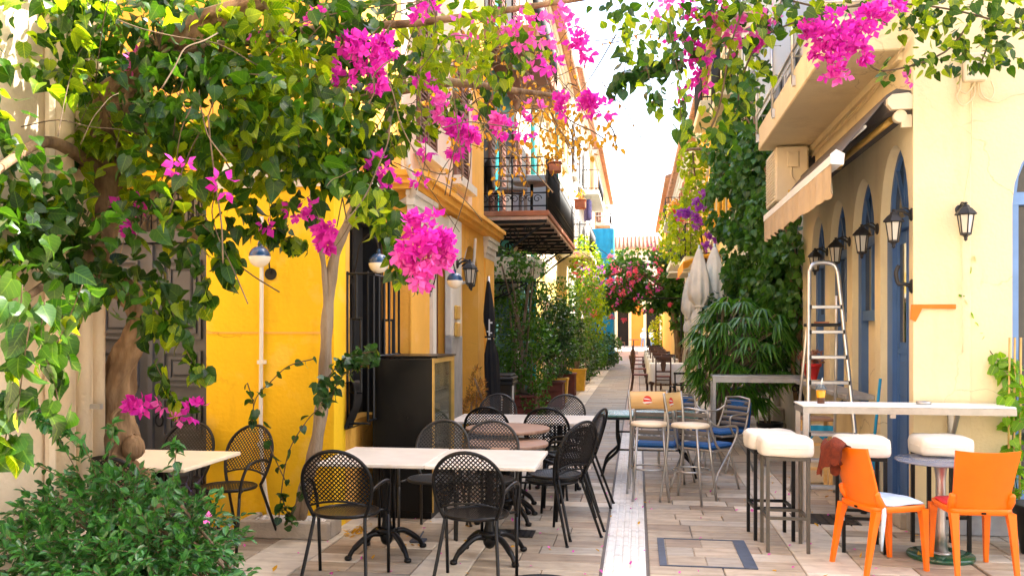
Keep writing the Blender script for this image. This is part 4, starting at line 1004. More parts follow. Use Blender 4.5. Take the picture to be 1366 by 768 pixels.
chair(-.86, 8.55, -3, 'black bistro chair, back to us, right one at the second marble table row')
chair(-1.62, 9.72, 178, 'lit grey bistro chair on the far side of the second table row, near the conifer', CG)
chair(-.80, 9.72, 184, 'lit grey bistro chair on the far side of the second table row, nearest the street centre', CG)
CW = make_chair('lit brown bistro chair in front of the yellow wall and white pipe', CH, 'brown_lit_metal'); CW.location = (-3.06, 6.16, 0); CW.rotation_euler.z = R(164)
chair(-3.62, 6.34, 178, 'lit brown bistro chair behind the cream table, against the grey double door', CW)
chair(-3.12, 4.98, 2, 'lit brown bistro chair at the front of the cream table, half hidden by the bush', CW)

# ---- tables on cast pedestals
def pedestal(t, z, m='black_metal', r=.30, cx=0, cy=0):
    b = MB(); b.lathe([(.045, .13), (.04, .2), (.032, .24), (.032, z - .02), (.06, z - .015), (.06, z)], cx, cy, 12)
    b.lathe([(.07, .155), (.085, .17), (.07, .19)], cx, cy, 12); b.lathe([(.001, .06), (.03, .075), (.045, .10), (.05, .13), (.045, .16)], cx, cy, 10)
    b.box(cx - .2, cy - .02, z - .012, cx + .2, cy + .02, z); b.box(cx - .02, cy - .2, z - .013, cx + .02, cy + .2, z - .001)
    for q in ((-.055, 0), (.055, 0)): b.tube([(cx + q[0], cy, .18), (cx + q[0], cy, z - .03)], .012, 6)
    b.build('pedestal', MT[m], t, False)
    for k in range(4):
        a = R(45 + 90 * k); b = MB()
        b.tube(spline([(cx + .03 * math.cos(a), cy + .03 * math.sin(a), .15), (cx + r * .45 * math.cos(a), cy + r * .45 * math.sin(a), .155), (cx + r * .85 * math.cos(a), cy + r * .85 * math.sin(a), .08), (cx + r * math.cos(a), cy + r * math.sin(a), .022)], 5), [.022] * 11 + [.017] * 5, 8)
        b.lathe([(.02, 0), (.028, .01), (.026, .025), (.012, .034)], cx + r * 1.02 * math.cos(a), cy + r * 1.02 * math.sin(a), 10); b.build('foot', MT[m], t, False)
def square_table(label, loc, sx, sy, z, m, group):
    t = thing('bistro_table', label, 'table', loc, group=group)
    b = MB(); b.bbox(-sx / 2, -sy / 2, z - .028, sx / 2, sy / 2, z, .006); b.build('tabletop', MT[m], t, False)
    pedestal(t, z - .029); return t
TG = 'pedestal bistro tables'
t1 = square_table('pale marble table at the front left, next to the black fridge side', (-1.805, 6.08, 0), .757, .82, .715, 'marble_top', TG)
again(t1, (-1.045, 6.08, 0), 0, 'pale marble table at the front right of the joined pair, ending at the stacked chairs')
again(t1, (-1.53, 9.0, 0), 0, 'pale marble table of the second row, left half, in front of the rubbish bin', .98)
again(t1, (-.80, 9.0, 0), 0, 'pale marble table of the second row, right half, nearest the street centre', .98)
square_table('cream topped table between the gnarled trunk and the yellow wall', (-3.29, 5.58, 0), .82, .8, .735, 'cream_top', TG)
def round_table(label, loc, r, z):
    t = thing('round_table', label, 'table', loc, group='round wooden tables')
    b = MB(); b.lathe([(r - .006, z - .03), (r, z - .026), (r, z - .005), (r - .005, z)], 0, 0, 48); b.build('tabletop', MT['wood_top'], t, False); pedestal(t, z - .031); return t
round_table('round brown wooden table, higher and farther of the two', (-1.17, 7.78, 0), .385, .74)
round_table('round brown wooden table, lower and nearer of the two', (-1.11, 7.32, 0), .36, .665)
# fallen bits
b = MB(); b.bbox(-.06, -.05, 0, .06, .05, .02, .006); b.tube([(0, .04, .02), (.01, .12, .05)], .008, 6); p = gr(558, 722); o = b.build('dustpan', MT['blue_grey'], None); o.location = p; tag(o, 'small dark blue dustpan dropped under the marble table', 'dustpan')

# ---- display fridge
F = thing('display_fridge', 'black sided display fridge with gold edged glass facing the street', 'fridge', (-2.0, 7.7, 0))
fx0, fx1, fy0, fy1, fz = -2.27, -1.735, 7.22, 8.12, 1.38
bx('side_panel', 'fridge_panel', F, fx0, fy0, .06, fx1, fy0 + .03, fz, bev=.006)
bx('side_panel', 'fridge_panel', F, fx0, fy1 - .03, .06, fx1, fy1, fz + .005, bev=.006)
bx('back_panel', 'fridge_panel', F, fx0, fy0 + .031, .06, fx0 + .03, fy1 - .031, fz); bx('top_panel', 'fridge_panel', F, fx0 - .01, fy0 + .12, fz + .001, fx1 + .012, fy1 + .01, fz + .02)
bx('base', 'fridge_panel', F, fx0 + .031, fy0 + .031, .0, fx1 - .02, fy1 - .031, .42)
bx('glass', 'case_glass', F, fx1 - .025, fy0 + .04, .50, fx1 - .02, fy1 - .04, fz - .03)
for q in ((fy0 + .031, .45, fy0 + .06, fz), (fy1 - .06, .45, fy1 - .0305, fz), (fy0 + .06, .45, fy1 - .06, .49), (fy0 + .06, fz - .04, fy1 - .06, fz)): bx('gold_edge', 'gold_metal', F, fx1 - .03, q[0], q[1], fx1 + .004, q[2], q[3])
bx('gold_edge', 'gold_metal', F, fx1 - .004, fy0 - .004, .06, fx1 + .004, fy0 + .03, fz)
for z in (.62, .85, 1.08): bx('shelf', 'white_metal', F, fx0 + .04, fy0 + .05, z, fx1 - .06, fy1 - .05, z + .012)
for i, (z, hh, m, lb) in enumerate(((.632, .10, 'gold_metal', 'golden food tray on the lowest shelf of the display fridge'), (.862, .08, 'pale_wood', 'tan food tray on the middle shelf of the display fridge'), (1.092, .12, 'net_blue', 'bright blue food tray on the top shelf of the display fridge'))):
    b = MB(); b.bbox(fx0 + .1, fy0 + .12, z, fx1 - .1, fy0 + .72, z + hh, .012); tag(b.build('food_tray', MT[m]), lb, 'food tray', 'trays inside the display fridge')

# ---- globe lamps on the yellow wall
def globe(label, loc, rz):
    t = thing('globe_lamp', label, 'wall lamp', loc, group='blue and white globe lamps', rz=rz)   # wall behind at +Y
    b = MB(); b.lathe([(.001, -.02), (.045, -.018), (.05, 0)], n=16); b.move(Matrix.Translation((0, .0, 0)) @ Matrix.Rotation(R(90), 4, 'X')); b.build('wall_plate', MT['brown_lit_metal'], t, False)
    b = MB(); b.tube(spline([(0, -.01, 0), (.0, -.05, .12), (0, -.08, .27), (0, -.16, .36), (0, -.24, .33), (0, -.27, .24)], 6), .007, 7); b.build('arm', MT['brown_lit_metal'], t, False)
    pr = lambda a0, a1: [(.085 * math.cos(R(a)), .12 + .085 * math.sin(R(a))) for a in range(a0, a1 + 1, 9)]
    b = MB(); b.lathe([(.085, .12)] + pr(0, 81) + [(.02, .207), (.012, .24)], 0, -.27, 24, cap=False); b.build('cap', MT['lamp_blue'], t, False)
    b = MB(); b.lathe([(.002, .035)] + pr(-81, 0), 0, -.27, 24, cap=False); b.build('globe', MT['lamp_glass'], t, False)
p = atY(358, 346, 6.69); globe('blue and white globe lamp beside the white pipe on the yellow wall', (p.x + .02, 6.69, p.z - .12), R(6))
globe('blue and white globe lamp above the iron window cage', (-2.425, 7.12, 2.07), R(76))
globe('blue and white globe lamp behind the low bougainvillea bunch, by the white shop door', (-2.18, 8.95, 2.03), R(88))
L1 = make_lantern('black lantern on the white pilaster of the ochre arcade', 'black lanterns of the ochre arcade'); L1.location = (-2.125, 10.1, 2.42); L1.rotation_euler.z = R(180)
again(L1, (-2.195, 10.55, 2.42), R(180), 'black lantern right beside the arch of the ochre arcade')
# pipes on the yellow wall
t = thing('drain_pipe', 'thin white pipe running down the yellow wall', 'pipe', (-3.1, 6.67, 0))
b = MB(); X0 = atY(350, 450, 6.68).x; b.tube(spline([(X0, 6.665, 2.55), (X0, 6.665, 1.8), (X0 - .005, 6.665, .8), (X0 + .03, 6.66, .35), (X0 + .09, 6.655, .03)], 6), .017, 8); b.build('pipe', MT['white_trim'], t)
for z in (1.35, .68): bx('clip', 'white_trim', t, X0 - .028, 6.64, z, X0 + .028, 6.699, z + .03)
t = thing('wall_pipe', 'pale bent pipe climbing the pink upper wall', 'pipe', (-2.2, 8.2, 3))
b = MB(); P = [at(x, y, 8.0 + i * .12) for i, (x, y) in enumerate(((541, 172), (543, 215), (553, 245), (548, 262), (530, 275), (516, 285)))]; b.tube(spline([tuple(p) for p in P], 6), .035, 8); b.build('pipe', MT['white_trim'], t)
b = MB(); P = [at(x, y, 11.4) for x, y in ((622, 312), (621, 330), (617, 348))]; P2 = [at(x, y, 11.5) for x, y in ((634, 318), (632, 350), (628, 372), (616, 378))]; b.tube(spline([tuple(p) for p in P2], 5), .02, 6); b.tube(spline([tuple(p) for p in P], 5), .025, 6); b.build('pipe', MT['white_trim'], t)

# ---- stone edged planting bed at the yellow wall
pb0, pb1 = gr(318, 717), gr(442, 716)
PB = thing('planting_bed', 'low stone edged bed of white pebbles at the foot of the yellow wall', 'planting bed', (pb0.x, pb0.y, 0))
ya = pb0.y
for q in ((pb0.x, ya, pb1.x + .02, ya + .06), (pb0.x, ya + .061, pb0.x + .06, 6.69), (pb1.x - .04, ya + .061, pb1.x + .02, 6.69)): bx('kerb_stone', 'kerb_stone', PB, q[0], q[1], 0, q[2], q[3], .14, bev=.012)
bx('soil', 'soil', PB, pb0.x + .061, ya + .061, .01, pb1.x - .041, 6.69, .10)
b = MB(); rp_ = random.Random(5)
for k in range(420):
    x, y, s = rp_.uniform(pb0.x + .075, pb1.x - .055), rp_.uniform(ya + .07, 6.68), rp_.uniform(.009, .02)
    m0 = len(b.v); b.lathe([(s * .4, -.6 * s), (s, 0), (s * .5, .6 * s)], 0, 0, 6, sm=True); b.move(Matrix.Translation((x, y, .105 + rp_.uniform(0, .012))) @ Matrix.Rotation(rp_.uniform(0, 6), 4, 'Z') @ Matrix.Rotation(rp_.uniform(-.6, .6), 4, 'X') @ Matrix.Scale(rp_.uniform(.7, 1.4), 4, (1, 0, 0)), m0)
tag(b.build('pebbles', MT['pebble_white'], PB), kind='stuff')

# ---- black cover leaning in the doorway (motorcycle under a sheet)
b = MB(); rows = []
for i in range(13):
    z = i / 12; row = []
    for k in range(25):
        a = 2 * math.pi * k / 24; r = (1 - .25 * z - .5 * max(0, z - .55) ** 1.3 - (.25 if z == 1 else 0)) * (1 + .07 * math.sin(a * 5 + i * .6) * (1 - z * .5))
        row.append((-4.5 + .48 * r * math.cos(a) - .15 * z, 6.25 + .36 * r * math.sin(a), .02 + 1.62 * z ** .9))
    rows.append(row)
b.grid(rows); b.f.append(list(range(len(b.v) - 25, len(b.v) - 1))); b.m.append(0); b.smooth.append(True)
tag(b.build('covered_motorbike', MT['black_canvas']), 'bulky shape under a black cover behind the gnarled trunk', 'covered motorbike')

# ---- bin
N_ = thing('wheeled_bin', 'black rubbish bin with a white litter symbol beside the ficus', 'rubbish bin', (-2.12, 13.0, 0))
b = MB(); vs = []
for z, hx, hy in ((.08, .20, .19), (.86, .265, .26)): vs += [(-2.12 - hx, 13.0 - hy, z), (-2.12 + hx, 13.0 - hy, z), (-2.12 + hx, 13.0 + hy, z), (-2.12 - hx, 13.0 + hy, z)]
b.add(vs, [(3, 2, 1, 0), (4, 5, 6, 7), (0, 1, 5, 4), (1, 2, 6, 5), (2, 3, 7, 6), (3, 0, 4, 7)]); b.build('body', MT['bin_plastic'], N_)
b = MB(); b.bbox(-2.41, 12.71, .80, -1.83, 13.28, .87, .02); b.bbox(-2.41, 12.70, .872, -1.83, 13.3, .93, .02); b.bbox(-2.38, 12.74, .925, -1.86, 13.26, .97, .03); b.build('lid', MT['bin_plastic'], N_)
for s in (-1, 1):
    b = MB(); b.tube([(-2.12 + s * .22 - .02, 13.25, .09), (-2.12 + s * .22 + .02, 13.25, .09)], .09, 16); b.build('wheel', MT['black_pot'], N_)
bx('post', 'white_metal', N_, -1.85, 12.76, .05, -1.83, 12.79, .8)
b = MB(); yy = 13.0 - .26
def bq(x0, z0, x1, z1):
    f0 = lambda z: 13.0 - (.19 + (.26 - .19) * (z - .08) / .78) - .004
    b.add([(x0, f0(z0), z0), (x1, f0(z0), z0), (x1, f0(z1), z1), (x0, f0(z1), z1)], [(0, 1, 2, 3)])
cx_ = -2.10
for q in ((-.10, .42, -.085, .66), (.085, .42, .10, .66), (-.085, .645, .085, .66), (-.085, .42, .085, .435), (-.03, .58, .005, .615), (-.04, .50, .02, .575), (-.035, .44, -.018, .50), (.0, .44, .017, .50), (.02, .53, .055, .545), (.045, .45, .075, .51)): bq(cx_ + q[0], q[1], cx_ + q[2], q[3])
for a in range(12): q = a * math.pi / 6; bq(cx_ + .055 * math.cos(q) - .006, .72 + .028 * math.sin(q) - .004, cx_ + .055 * math.cos(q) + .006, .72 + .028 * math.sin(q) + .004)
for k in (-.022, -.002, .018): bq(cx_ + k - .006, .712, cx_ + k + .006, .728)
b.build('litter_symbol', MT['white_print'], N_)

# ---- folded umbrellas
def folded(name, label, loc, z0, z1, r, m, tie, group=None, lean=(0, 0), pole=True):
    t = thing(name, label, 'umbrella', loc, group=group); rr = random.Random(int(abs(loc[1]) * 100))
    if pole:
        b = MB(); b.tube([(0, 0, 0), (lean[0] * z1, lean[1] * z1, z1 + .06)], .022, 8); b.build('pole', MT['aluminium'], t, False)
        b = MB(); b.lathe([(.25, 0), (.25, .05), (.05, .08), (.04, .3)], 0, 0, 20); b.build('base', MT['grey_lit_metal'], t, False)
    rows = []; H = z1 - z0
    for i in range(19):
        f_ = i / 18; row = []
        rad = r * (1.0 - .55 * math.exp(-((f_ - tie) / .08) ** 2)) * (1 - .85 * f_ ** 3) * (.62 + .38 * f_ if f_ < tie else 1.0)
        for k in range(33):
            a = 2 * math.pi * k / 32; q = 1 + .28 * math.sin(8 * a + 1.2 * math.sin(3 * f_)) * (1 - f_) + .1 * math.sin(3 * a + 5 * f_)
            row.append((lean[0] * (z0 + H * f_) + rad * q * math.cos(a), lean[1] * (z0 + H * f_) + rad * q * math.sin(a), z0 + H * f_ + .02 * math.sin(8 * a) * (1 if i == 0 else 0)))
        rows.append(row)
    b = MB(); b.grid(rows); b.build('canopy', MT[m], t, False)
    b = MB(); zt = z0 + H * tie; b.tube([(lean[0] * zt + r * .55 * math.cos(a * math.pi / 8), lean[1] * zt + r * .55 * math.sin(a * math.pi / 8), zt) for a in range(16)], .014, 5, closed=True); b.build('strap', MT[m], t, False)
    return t
u = folded('parasol', 'folded black parasol strapped shut against the ochre pilaster', (-1.98, 11.9, 0), .25, 2.32, .13, 'black_canvas', .62, lean=(-.035, 0))
b = MB()
for (x0, z0, x1, z1) in ((-.02, 1.55, .0, 1.78), (.0, 1.72, .035, 1.745), (-.045, 1.6, -.02, 1.62), (0, 1.58, .03, 1.6), (-.03, 1.5, .01, 1.52)): b.box(x0 - .04, -.115, z0, x1 - .04, -.108, z1)
b.build('printed_mark', MT['white_print'], u, False)
gu = 'folded cream parasols'
folded('parasol', 'folded cream parasol on the left of the pair rising above the palm', (1.0, 14.3, 0), 1.7, 2.95, .19, 'cream_canvas', .25, gu)
folded('parasol', 'folded cream parasol on the right of the pair, closest to the ivy', (1.27, 14.6, 0), 1.7, 3.0, .21, 'cream_canvas', .2, gu)
folded('parasol', 'small folded cream parasol low behind the pair above the palm', (.93, 15.8, 0), 1.6, 2.6, .15, 'cream_canvas', .25, gu)

# ---- octagonal sign board on a scrolled bracket
S_ = thing('sign_board', 'cream eight sided board half hidden in leaves under the iron balcony', 'sign', (-2.1, 14.0, 2.6))
p0, p1 = atY(650, 372, 14.2), atY(727, 342, 14.2); c_ = .12
b = MB(); b.prism([(p0.x + c_, p0.z), (p1.x - c_, p0.z), (p1.x, p0.z + c_), (p1.x, p1.z - c_), (p1.x - c_, p1.z), (p0.x + c_, p1.z), (p0.x, p1.z - c_), (p0.x, p0.z + c_)], 14.18, 14.24, 'y'); b.build('board', MT['cream_top'], S_)
b = MB(); b.tube([(-2.64, 14.2, p0.z - .06), (p1.x, 14.2, p0.z - .06)], .016, 6); scroll(b, p1.x - .25, p0.z - .19, .11, 14.2); scroll(b, p1.x - .65, p0.z - .2, .12, 14.2, s=-1); b.tube([(-2.64, 14.2, p0.z - .45), (p1.x - .3, 14.2, p0.z - .08)], .014, 6); b.build('bracket', MT['iron'], S_)

# ================================================================ right hand side
# ---- bar counter fixed to the front wall
B = thing('bar_counter', 'grey edged white bar counter fixed to the cream front wall', 'bar counter', (1.26, 7.1, 0))
bx('top', 'white_metal', B, 1.26, 6.90, 1.035, 2.80, 7.26, 1.05, bev=.004)
for q in ((1.265, 6.895, 2.80, 6.935), (1.265, 7.22, 2.80, 7.258)): bx('rail', 'steel', B, q[0], q[1], .985, q[2], q[3], 1.034)
for x in (1.265, 1.93, 2.76): bx('rail', 'steel', B, x, 6.936, .986, x + .04, 7.219, 1.033)
for y in (6.897, 7.222): bx('leg', 'steel', B, 1.268, y, 0, 1.304, y + .034, .984)
one('bracket', 'steel', B, lambda b: (b.box(2.44, 7.255, .72, 2.48, 7.299, 1.03), b.tube(spline([(2.46, 7.27, .74), (2.46, 7.2, .82), (2.46, 7.12, .95), (2.46, 7.10, .98)], 5), .018, 6)))
bx('floor_clip', 'steel', B, 1.905, 6.90, .955, 1.945, 6.93, .984)
t = thing('iced_coffee', 'plastic cup of orange and brown iced coffee on the bar counter', 'drink', (1.43, 7.06, 1.05))
b = MB(); b.lathe([(.027, 0), (.0275, .002), (.031, .045)], n=20, cap=False); b.lathe([(.001, .001), (.026, .002), (.030, .044), (.001, .045)], n=20, cap=False); b.build('coffee', MT['coffee'], t, False)
b = MB(); b.lathe([(.031, .0455), (.037, .105), (.001, .106)], n=20, cap=False); b.build('juice', MT['juice'], t, False)
b = MB(); b.lathe([(.038, .105), (.041, .11), (.04, .122), (.03, .142), (.012, .15)], n=20); b.build('lid', MT['clear_glass'], t, False)
b = MB(); b.tube([(.0, 0, .12), (.012, 0, .20)], .0045, 6); b.build('straw', MT['white_metal'], t, False)
b = MB(); b.lathe([(.05, 0), (.055, .004), (.055, .022), (.048, .022), (.045, .006), (.001, .006)], n=20, cap=False); o = b.build('ashtray', MT['steel'], None); o.location = (2.2, 7.08, 1.051); tag(o, 'small round metal ashtray on the bar counter', 'ashtray')

# ---- stools
def make_stool(label, m):
    t = thing('bar_stool', label, 'bar stool', group='bar stools with white leather cushions')
    b = MB(); n = 20; rows = []
    hx = .19; prof = [(.70, .88), (.705, .97), (.73, 1.0), (.79, 1.0), (.818, .97), (.832, .86), (.838, .6), (.842, .25), (.843, .01)]
    for z, s in prof:
        row = []
        for k in range(41):
            a = 2 * math.pi * k / 40; ca, sa = math.cos(a), math.sin(a); q = 1 / (abs(ca) ** 7 + abs(sa) ** 7) ** (1 / 7)
            w_ = 1 + (.012 * math.sin(a * 9 + z * 60) if .72 < z < .8 else 0)
            row.append((hx * s * q * ca * w_, hx * .95 * s * q * sa * w_, z + .004 * math.sin(3 * a + 9 * s)))
        rows.append(row)
    b.grid(rows); b.build('cushion', MT['white_leather'], t, False)
    b = MB(); b.tube([(hx * .985 * q[0], hx * .94 * q[1], .765) for q in [(math.cos(a) / (abs(math.cos(a)) ** 7 + abs(math.sin(a)) ** 7) ** (1 / 7), math.sin(a) / (abs(math.cos(a)) ** 7 + abs(math.sin(a)) ** 7) ** (1 / 7)) for a in [2 * math.pi * k / 40 for k in range(40)]]], .005, 5, closed=True); b.build('piping', MT['white_leather'], t, False)
    b = MB(); e, w_ = .155, .0125
    for q in ((-e, -.165, e, -.14), (-e, .14, e, .165), (-e, -.14, -e + .025, .14), (e - .025, -.14, e, .14)):
        b.box(q[0], q[1], .672, q[2], q[3], .699)
    b.build('seat_frame', MT[m], t, False)
    b = MB()
    for q in ((-e + .026, -.162, e - .026, -.143), (-e + .026, .143, e - .026, .162), (-e + .003, -.139, -e + .022, .139), (e - .022, -.139, e - .003, .139)): b.box(q[0], q[1], .24, q[2], q[3], .262)
    b.build('footrest', MT[m], t, False)
    for sx in (-1, 1):
        for sy in (-1, 1):
            b = MB(); x, y = sx * (e - .0125), sy * .1525; b.box(x - .0125, y - .0125, 0, x + .0125, y + .0125, .671); b.build('leg', MT[m], t, False)
    return t
mat('olive_metal', (.085, .075, .06), .4, .1, 10)
s1 = make_stool('white cushioned bar stool with olive frame, nearer of two at the free bar end', 'olive_metal'); s1.location = (1.09, 6.67, 0)
s2 = make_stool('white cushioned bar stool at the free end of the bar, farther of the two', 'black_metal'); s2.location = (1.04, 7.03, 0); s2.rotation_euler.z = R(3)
again(s2, (1.65, 6.74, 0), R(-4), 'white cushioned bar stool behind the orange chair with the rust cloth')
again(s2, (2.25, 6.86, 0), R(4), 'white cushioned bar stool behind the round glass table')

# ---- orange plastic chairs (faces +Y)
def make_orange(label):
    t = thing('plastic_chair', label, 'chair', group='orange plastic chairs'); m = MT['orange_plastic']
    b = MB(); rows = []; rows2 = []
    for i in range(15):
        f_ = i / 14; z = .43 + .40 * f_; hw = .172 + .030 * f_; row = []; row2 = []
        for k in range(13):
            u = -1 + 2 * k / 12; x = u * hw; y = -.17 - .115 * f_ ** 1.2 + .035 * u * u * (1 - .3 * f_)
            zz = z + (.012 * u * u if i == 14 else 0)
            row.append((x, y, zz)); row2.append((x, y - .016, zz))
        rows.append(row); rows2.append(row2)
    b.grid(rows, flip=True); b.grid(rows2)
    b.grid([rows[-1], rows2[-1]], flip=True); b.grid([[r[0] for r in rows], [r[0] for r in rows2]], flip=False); b.grid([[r[-1] for r in rows], [r[-1] for r in rows2]], flip=True)
    b.build('backrest', m, t, False)
    b = MB(); rows = []
    for z, s in ((.405, .96), (.412, 1), (.44, 1), (.447, .985), (.444, .8), (.437, .4), (.436, .01)):
        row = []
        for k in range(41):
            a = 2 * math.pi * k / 40; ca, sa = math.cos(a), math.sin(a); q = 1 / (abs(ca) ** 9 + abs(sa) ** 9) ** (1 / 9); row.append((.20 * s * q * ca, .005 + .205 * s * q * sa, z))
        rows.append(row)
    b.grid(rows); b.build('seat', m, t, False)
    for sx in (-1, 1):
        for sy in (-1, 1):
            x0, y0, x1, y1 = sx * .178, .005 + sy * .18, sx * .185, sy * (.21 if sy > 0 else .262)
            b = MB(); vs = []
            for (x, y, z, w_) in ((x1, y1, 0, .013), (x0 + (x1 - x0) * .3, y0 + (y1 - y0) * .3, .32, .021), (x0, y0, .42, .027)):
                for q in ((-1, -1), (1, -1), (1, 1), (-1, 1)): vs.append((x + q[0] * w_, y + q[1] * w_, z))
            fs = [(3, 2, 1, 0), (8, 9, 10, 11)]
            for l in (0, 4): fs += [(l + i, l + (i + 1) % 4, l + 4 + (i + 1) % 4, l + 4 + i) for i in range(4)]
            b.add(vs, fs); b.build('leg', m, t, False)
        b = MB(); b.tube(spline([(sx * .178, -.13, .44), (sx * .186, -.17, .50), (sx * .186, -.185, .55)], 5), [.026] * 6 + [.022] * 4 + [.006], 10); b.build('side_rib', m, t, False)
    b = MB(); b.box(-.015, -.2075, .415, .015, -.2045, .428); b.build('maker_tag', MT['fridge_panel'], t, False)
    return t
O1 = make_orange('orange plastic chair turned sideways with a rust cloth on its back'); O1.location = (1.67, 6.255, 0); O1.rotation_euler.z = R(-67)
O2 = again(O1, (2.245, 6.25, 0), R(2), 'orange plastic chair with a red seat pad, its back turned to us')
# cushions and cloths
def cushion(m, label, x, y, z, rz, hx, hy, th, name='seat_cushion'):
    b = MB(); rows = []
    for zz, s in ((0, .9), (.2, 1), (.6, 1), (.9, .93), (1, .7), (1.05, .01)):
        row = []
        for k in range(33):
            a = 2 * math.pi * k / 32; ca, sa = math.cos(a), math.sin(a); q = 1 / (abs(ca) ** 6 + abs(sa) ** 6) ** (1 / 6); row.append((hx * s * q * ca, hy * s * q * sa, zz * th + .004 * math.sin(5 * a) * s))
        rows.append(row)
    b.grid(rows); o = b.build(name, MT[m], None); o.location = (x, y, z); o.rotation_euler.z = R(rz); return tag(o, label, 'cushion')
cushion('lightblue_cloth', 'pale blue seat pad on the sideways orange chair', 1.695, 6.268, .448, -67, .195, .19, .022)
cushion('red_cloth', 'red seat pad on the orange chair facing the glass table', 2.24, 6.29, .447, 2, .185, .15, .022)
b = MB(); Mt = Matrix.Translation((1.67, 6.255, 0)) @ Matrix.Rotation(R(-67), 4, 'Z'); rows = []
for i in range(9):
    v = i / 8; row = []
    for k in range(17):
        q = k / 16; x = -.235 + .28 * q + .02 * math.sin(7 * v); s_ = -1 + 2 * v     # over the top edge of the back
        y = -.30 + (.055 if s_ > 0 else -.055) * (1 - math.exp(-abs(s_) * 6)); z = .865 - abs(s_) ** 1.5 * (.10 + .15 * (1 - q)) - .02 * math.sin(q * 9)
        row.append((x + .012 * math.sin(q * 14 + v * 5), y + .016 * math.sin(q * 17 + v * 3), z + .012 * math.sin(q * 23)))
    rows.append(row)
b.grid(rows); rows = [[(p[0], p[1] * .985 - .004, p[2] - .012) for p in r] for r in rows]; b.grid(rows, flip=True); b.move(Mt)
tag(b.build('rust_cloth', MT['rust_cloth']), 'crumpled rust red cloth hung over the orange chair back', 'cloth')
b = MB(); Mt = Matrix.Translation((1.67, 6.255, 0)) @ Matrix.Rotation(R(-67), 4, 'Z')
for s_ in (-1, 1): b.tube([tuple(Mt @ Vector(p)) for p in ((.19 * s_, -.13, .452), (.215 * s_, -.15, .40), (.21 * s_, -.16, .25 if s_ > 0 else .33), (.2 * s_, -.155, .16 if s_ > 0 else .28))], [.012, .016, .012, .006], 6)
tag(b.build('cushion_tie', MT['lightblue_cloth']), 'pale blue ties dangling from the seat pad of the sideways chair', 'cushion ties')
# ---- round glass table
t = thing('glass_table', 'round glass topped table with steel stem between the orange chairs', 'table', (2.15, 6.55, 0))
b = MB(); b.lathe([(.30, .685), (.305, .69), (.305, .695), (.30, .70), (.001, .70)], n=48, cap=False); b.lathe([(.30, .685), (.001, .685)], n=48, cap=False); b.build('tabletop', MT['table_glass'], t, False)
b = MB(); b.lathe([(.05, .045), (.034, .2), (.032, .55), (.045, .66), (.08, .684)], n=24); b.build('stem', MT['aluminium'], t, False)
b = MB(); b.lathe([(.22, 0), (.225, .005), (.225, .024), (.22, .03), (.001, .03)], n=48, cap=False); b.build('foot', MT['green_glass'], t, False)
b = MB(); b.lathe([(.07, .0305), (.068, .038), (.05, .046)], n=24); b.build('foot_plate', MT['steel'], t, False)

# ---- step ladder
LD = thing('step_ladder', 'aluminium step ladder standing open behind the bar counter', 'ladder', (1.75, 8.0, 0))
fb, ft = [(1.51, 8.02, 0), (1.60, 8.42, 2.05)], [(1.99, 8.02, 0), (1.87, 8.42, 2.05)]
b = MB(); b.tube(spline([fb[0], ((fb[0][0] + fb[1][0]) / 2, 8.22, 1.02), fb[1], (1.615, 8.45, 2.19), (1.65, 8.46, 2.245), (1.735, 8.465, 2.262), (1.82, 8.46, 2.245), (1.855, 8.45, 2.19), ft[1], ((ft[0][0] + ft[1][0]) / 2, 8.22, 1.02), ft[0]], 6), .021, 8); b.build('front_frame', MT['aluminium'], LD)
for k in range(8):
    z = .22 + k * .232; f_ = z / 2.05; xa = fb[0][0] + (fb[1][0] - fb[0][0]) * f_; xb = ft[0][0] + (ft[1][0] - ft[0][0]) * f_; y = 8.02 + .4 * f_
    bx('step', 'aluminium', LD, xa + .01, y - .03, z - .018, xb - .01, y + .05, z + .012, bev=.004)
    for x in (xa + .008, xb - .012): bx('step_cap', 'black_pot', LD, x - .004, y - .034, z - .022, x + .012, y + .02, z + .016)
bx('platform', 'iron', LD, 1.585, 8.38, 1.63 + .03, 1.88, 8.62, 1.69, bev=.006); bx('tray_item', 'terracotta', LD, 1.66, 8.42, 1.691, 1.78, 8.5, 1.705)
for s, xa, xb in ((-1, 1.62, 1.54), (1, 1.86, 1.96)):
    b = MB(); b.tube([(xa, 8.47, 1.95), (xb, 9.05, 0)], .015, 6); b.build('rear_leg', MT['aluminium'], LD)
    b = MB(); b.lathe([(.028, 0), (.028, .03)], fb[0][0] if s < 0 else ft[0][0], 8.02, 8); b.build('rubber_foot', MT['black_pot'], LD)
bx('brace', 'aluminium', LD, 1.56, 8.86, .6, 1.94, 8.89, .63)
# ---- wooden high chair behind the ladder
t = thing('wooden_stool', 'pale wooden stool with brown seat tucked behind the step ladder', 'stool', (1.82, 9.0, 0))
b = MB(); b.bbox(1.68, 9.12, .70, 1.98, 9.42, .73, .006); b.build('seat', MT['wood_top'], t)
for x in (1.70, 1.93):
    for y in (9.14, 9.37): bx('leg', 'pale_wood', t, x, y, 0, x + .035, y + .035, .699)
for z in (.2, .45): bx('rung', 'pale_wood', t, 1.736, 9.145, z, 1.929, 9.165, z + .03)
b = MB(); rows = [[(1.69 + .27 * k / 9, 9.10 + .015 * math.sin(k * 1.9), .66 - (.12 + .03 * math.sin(k * 1.3)) * i / 3) for k in range(10)] for i in range(4)]; b.grid(rows); b.grid([[(p[0], p[1] + .006, p[2]) for p in r] for r in rows], flip=True); tag(b.build('blue_cloth', MT['net_blue']), 'bright blue cloth hanging under the stool seat behind the ladder', 'cloth')
b = MB(); b.bbox(1.74, 9.5, .0, 2.05, 9.62, .62, .02); tag(b.build('yellow_board', MT['cream_top']), 'cream board leaning behind the wooden stool', 'board')
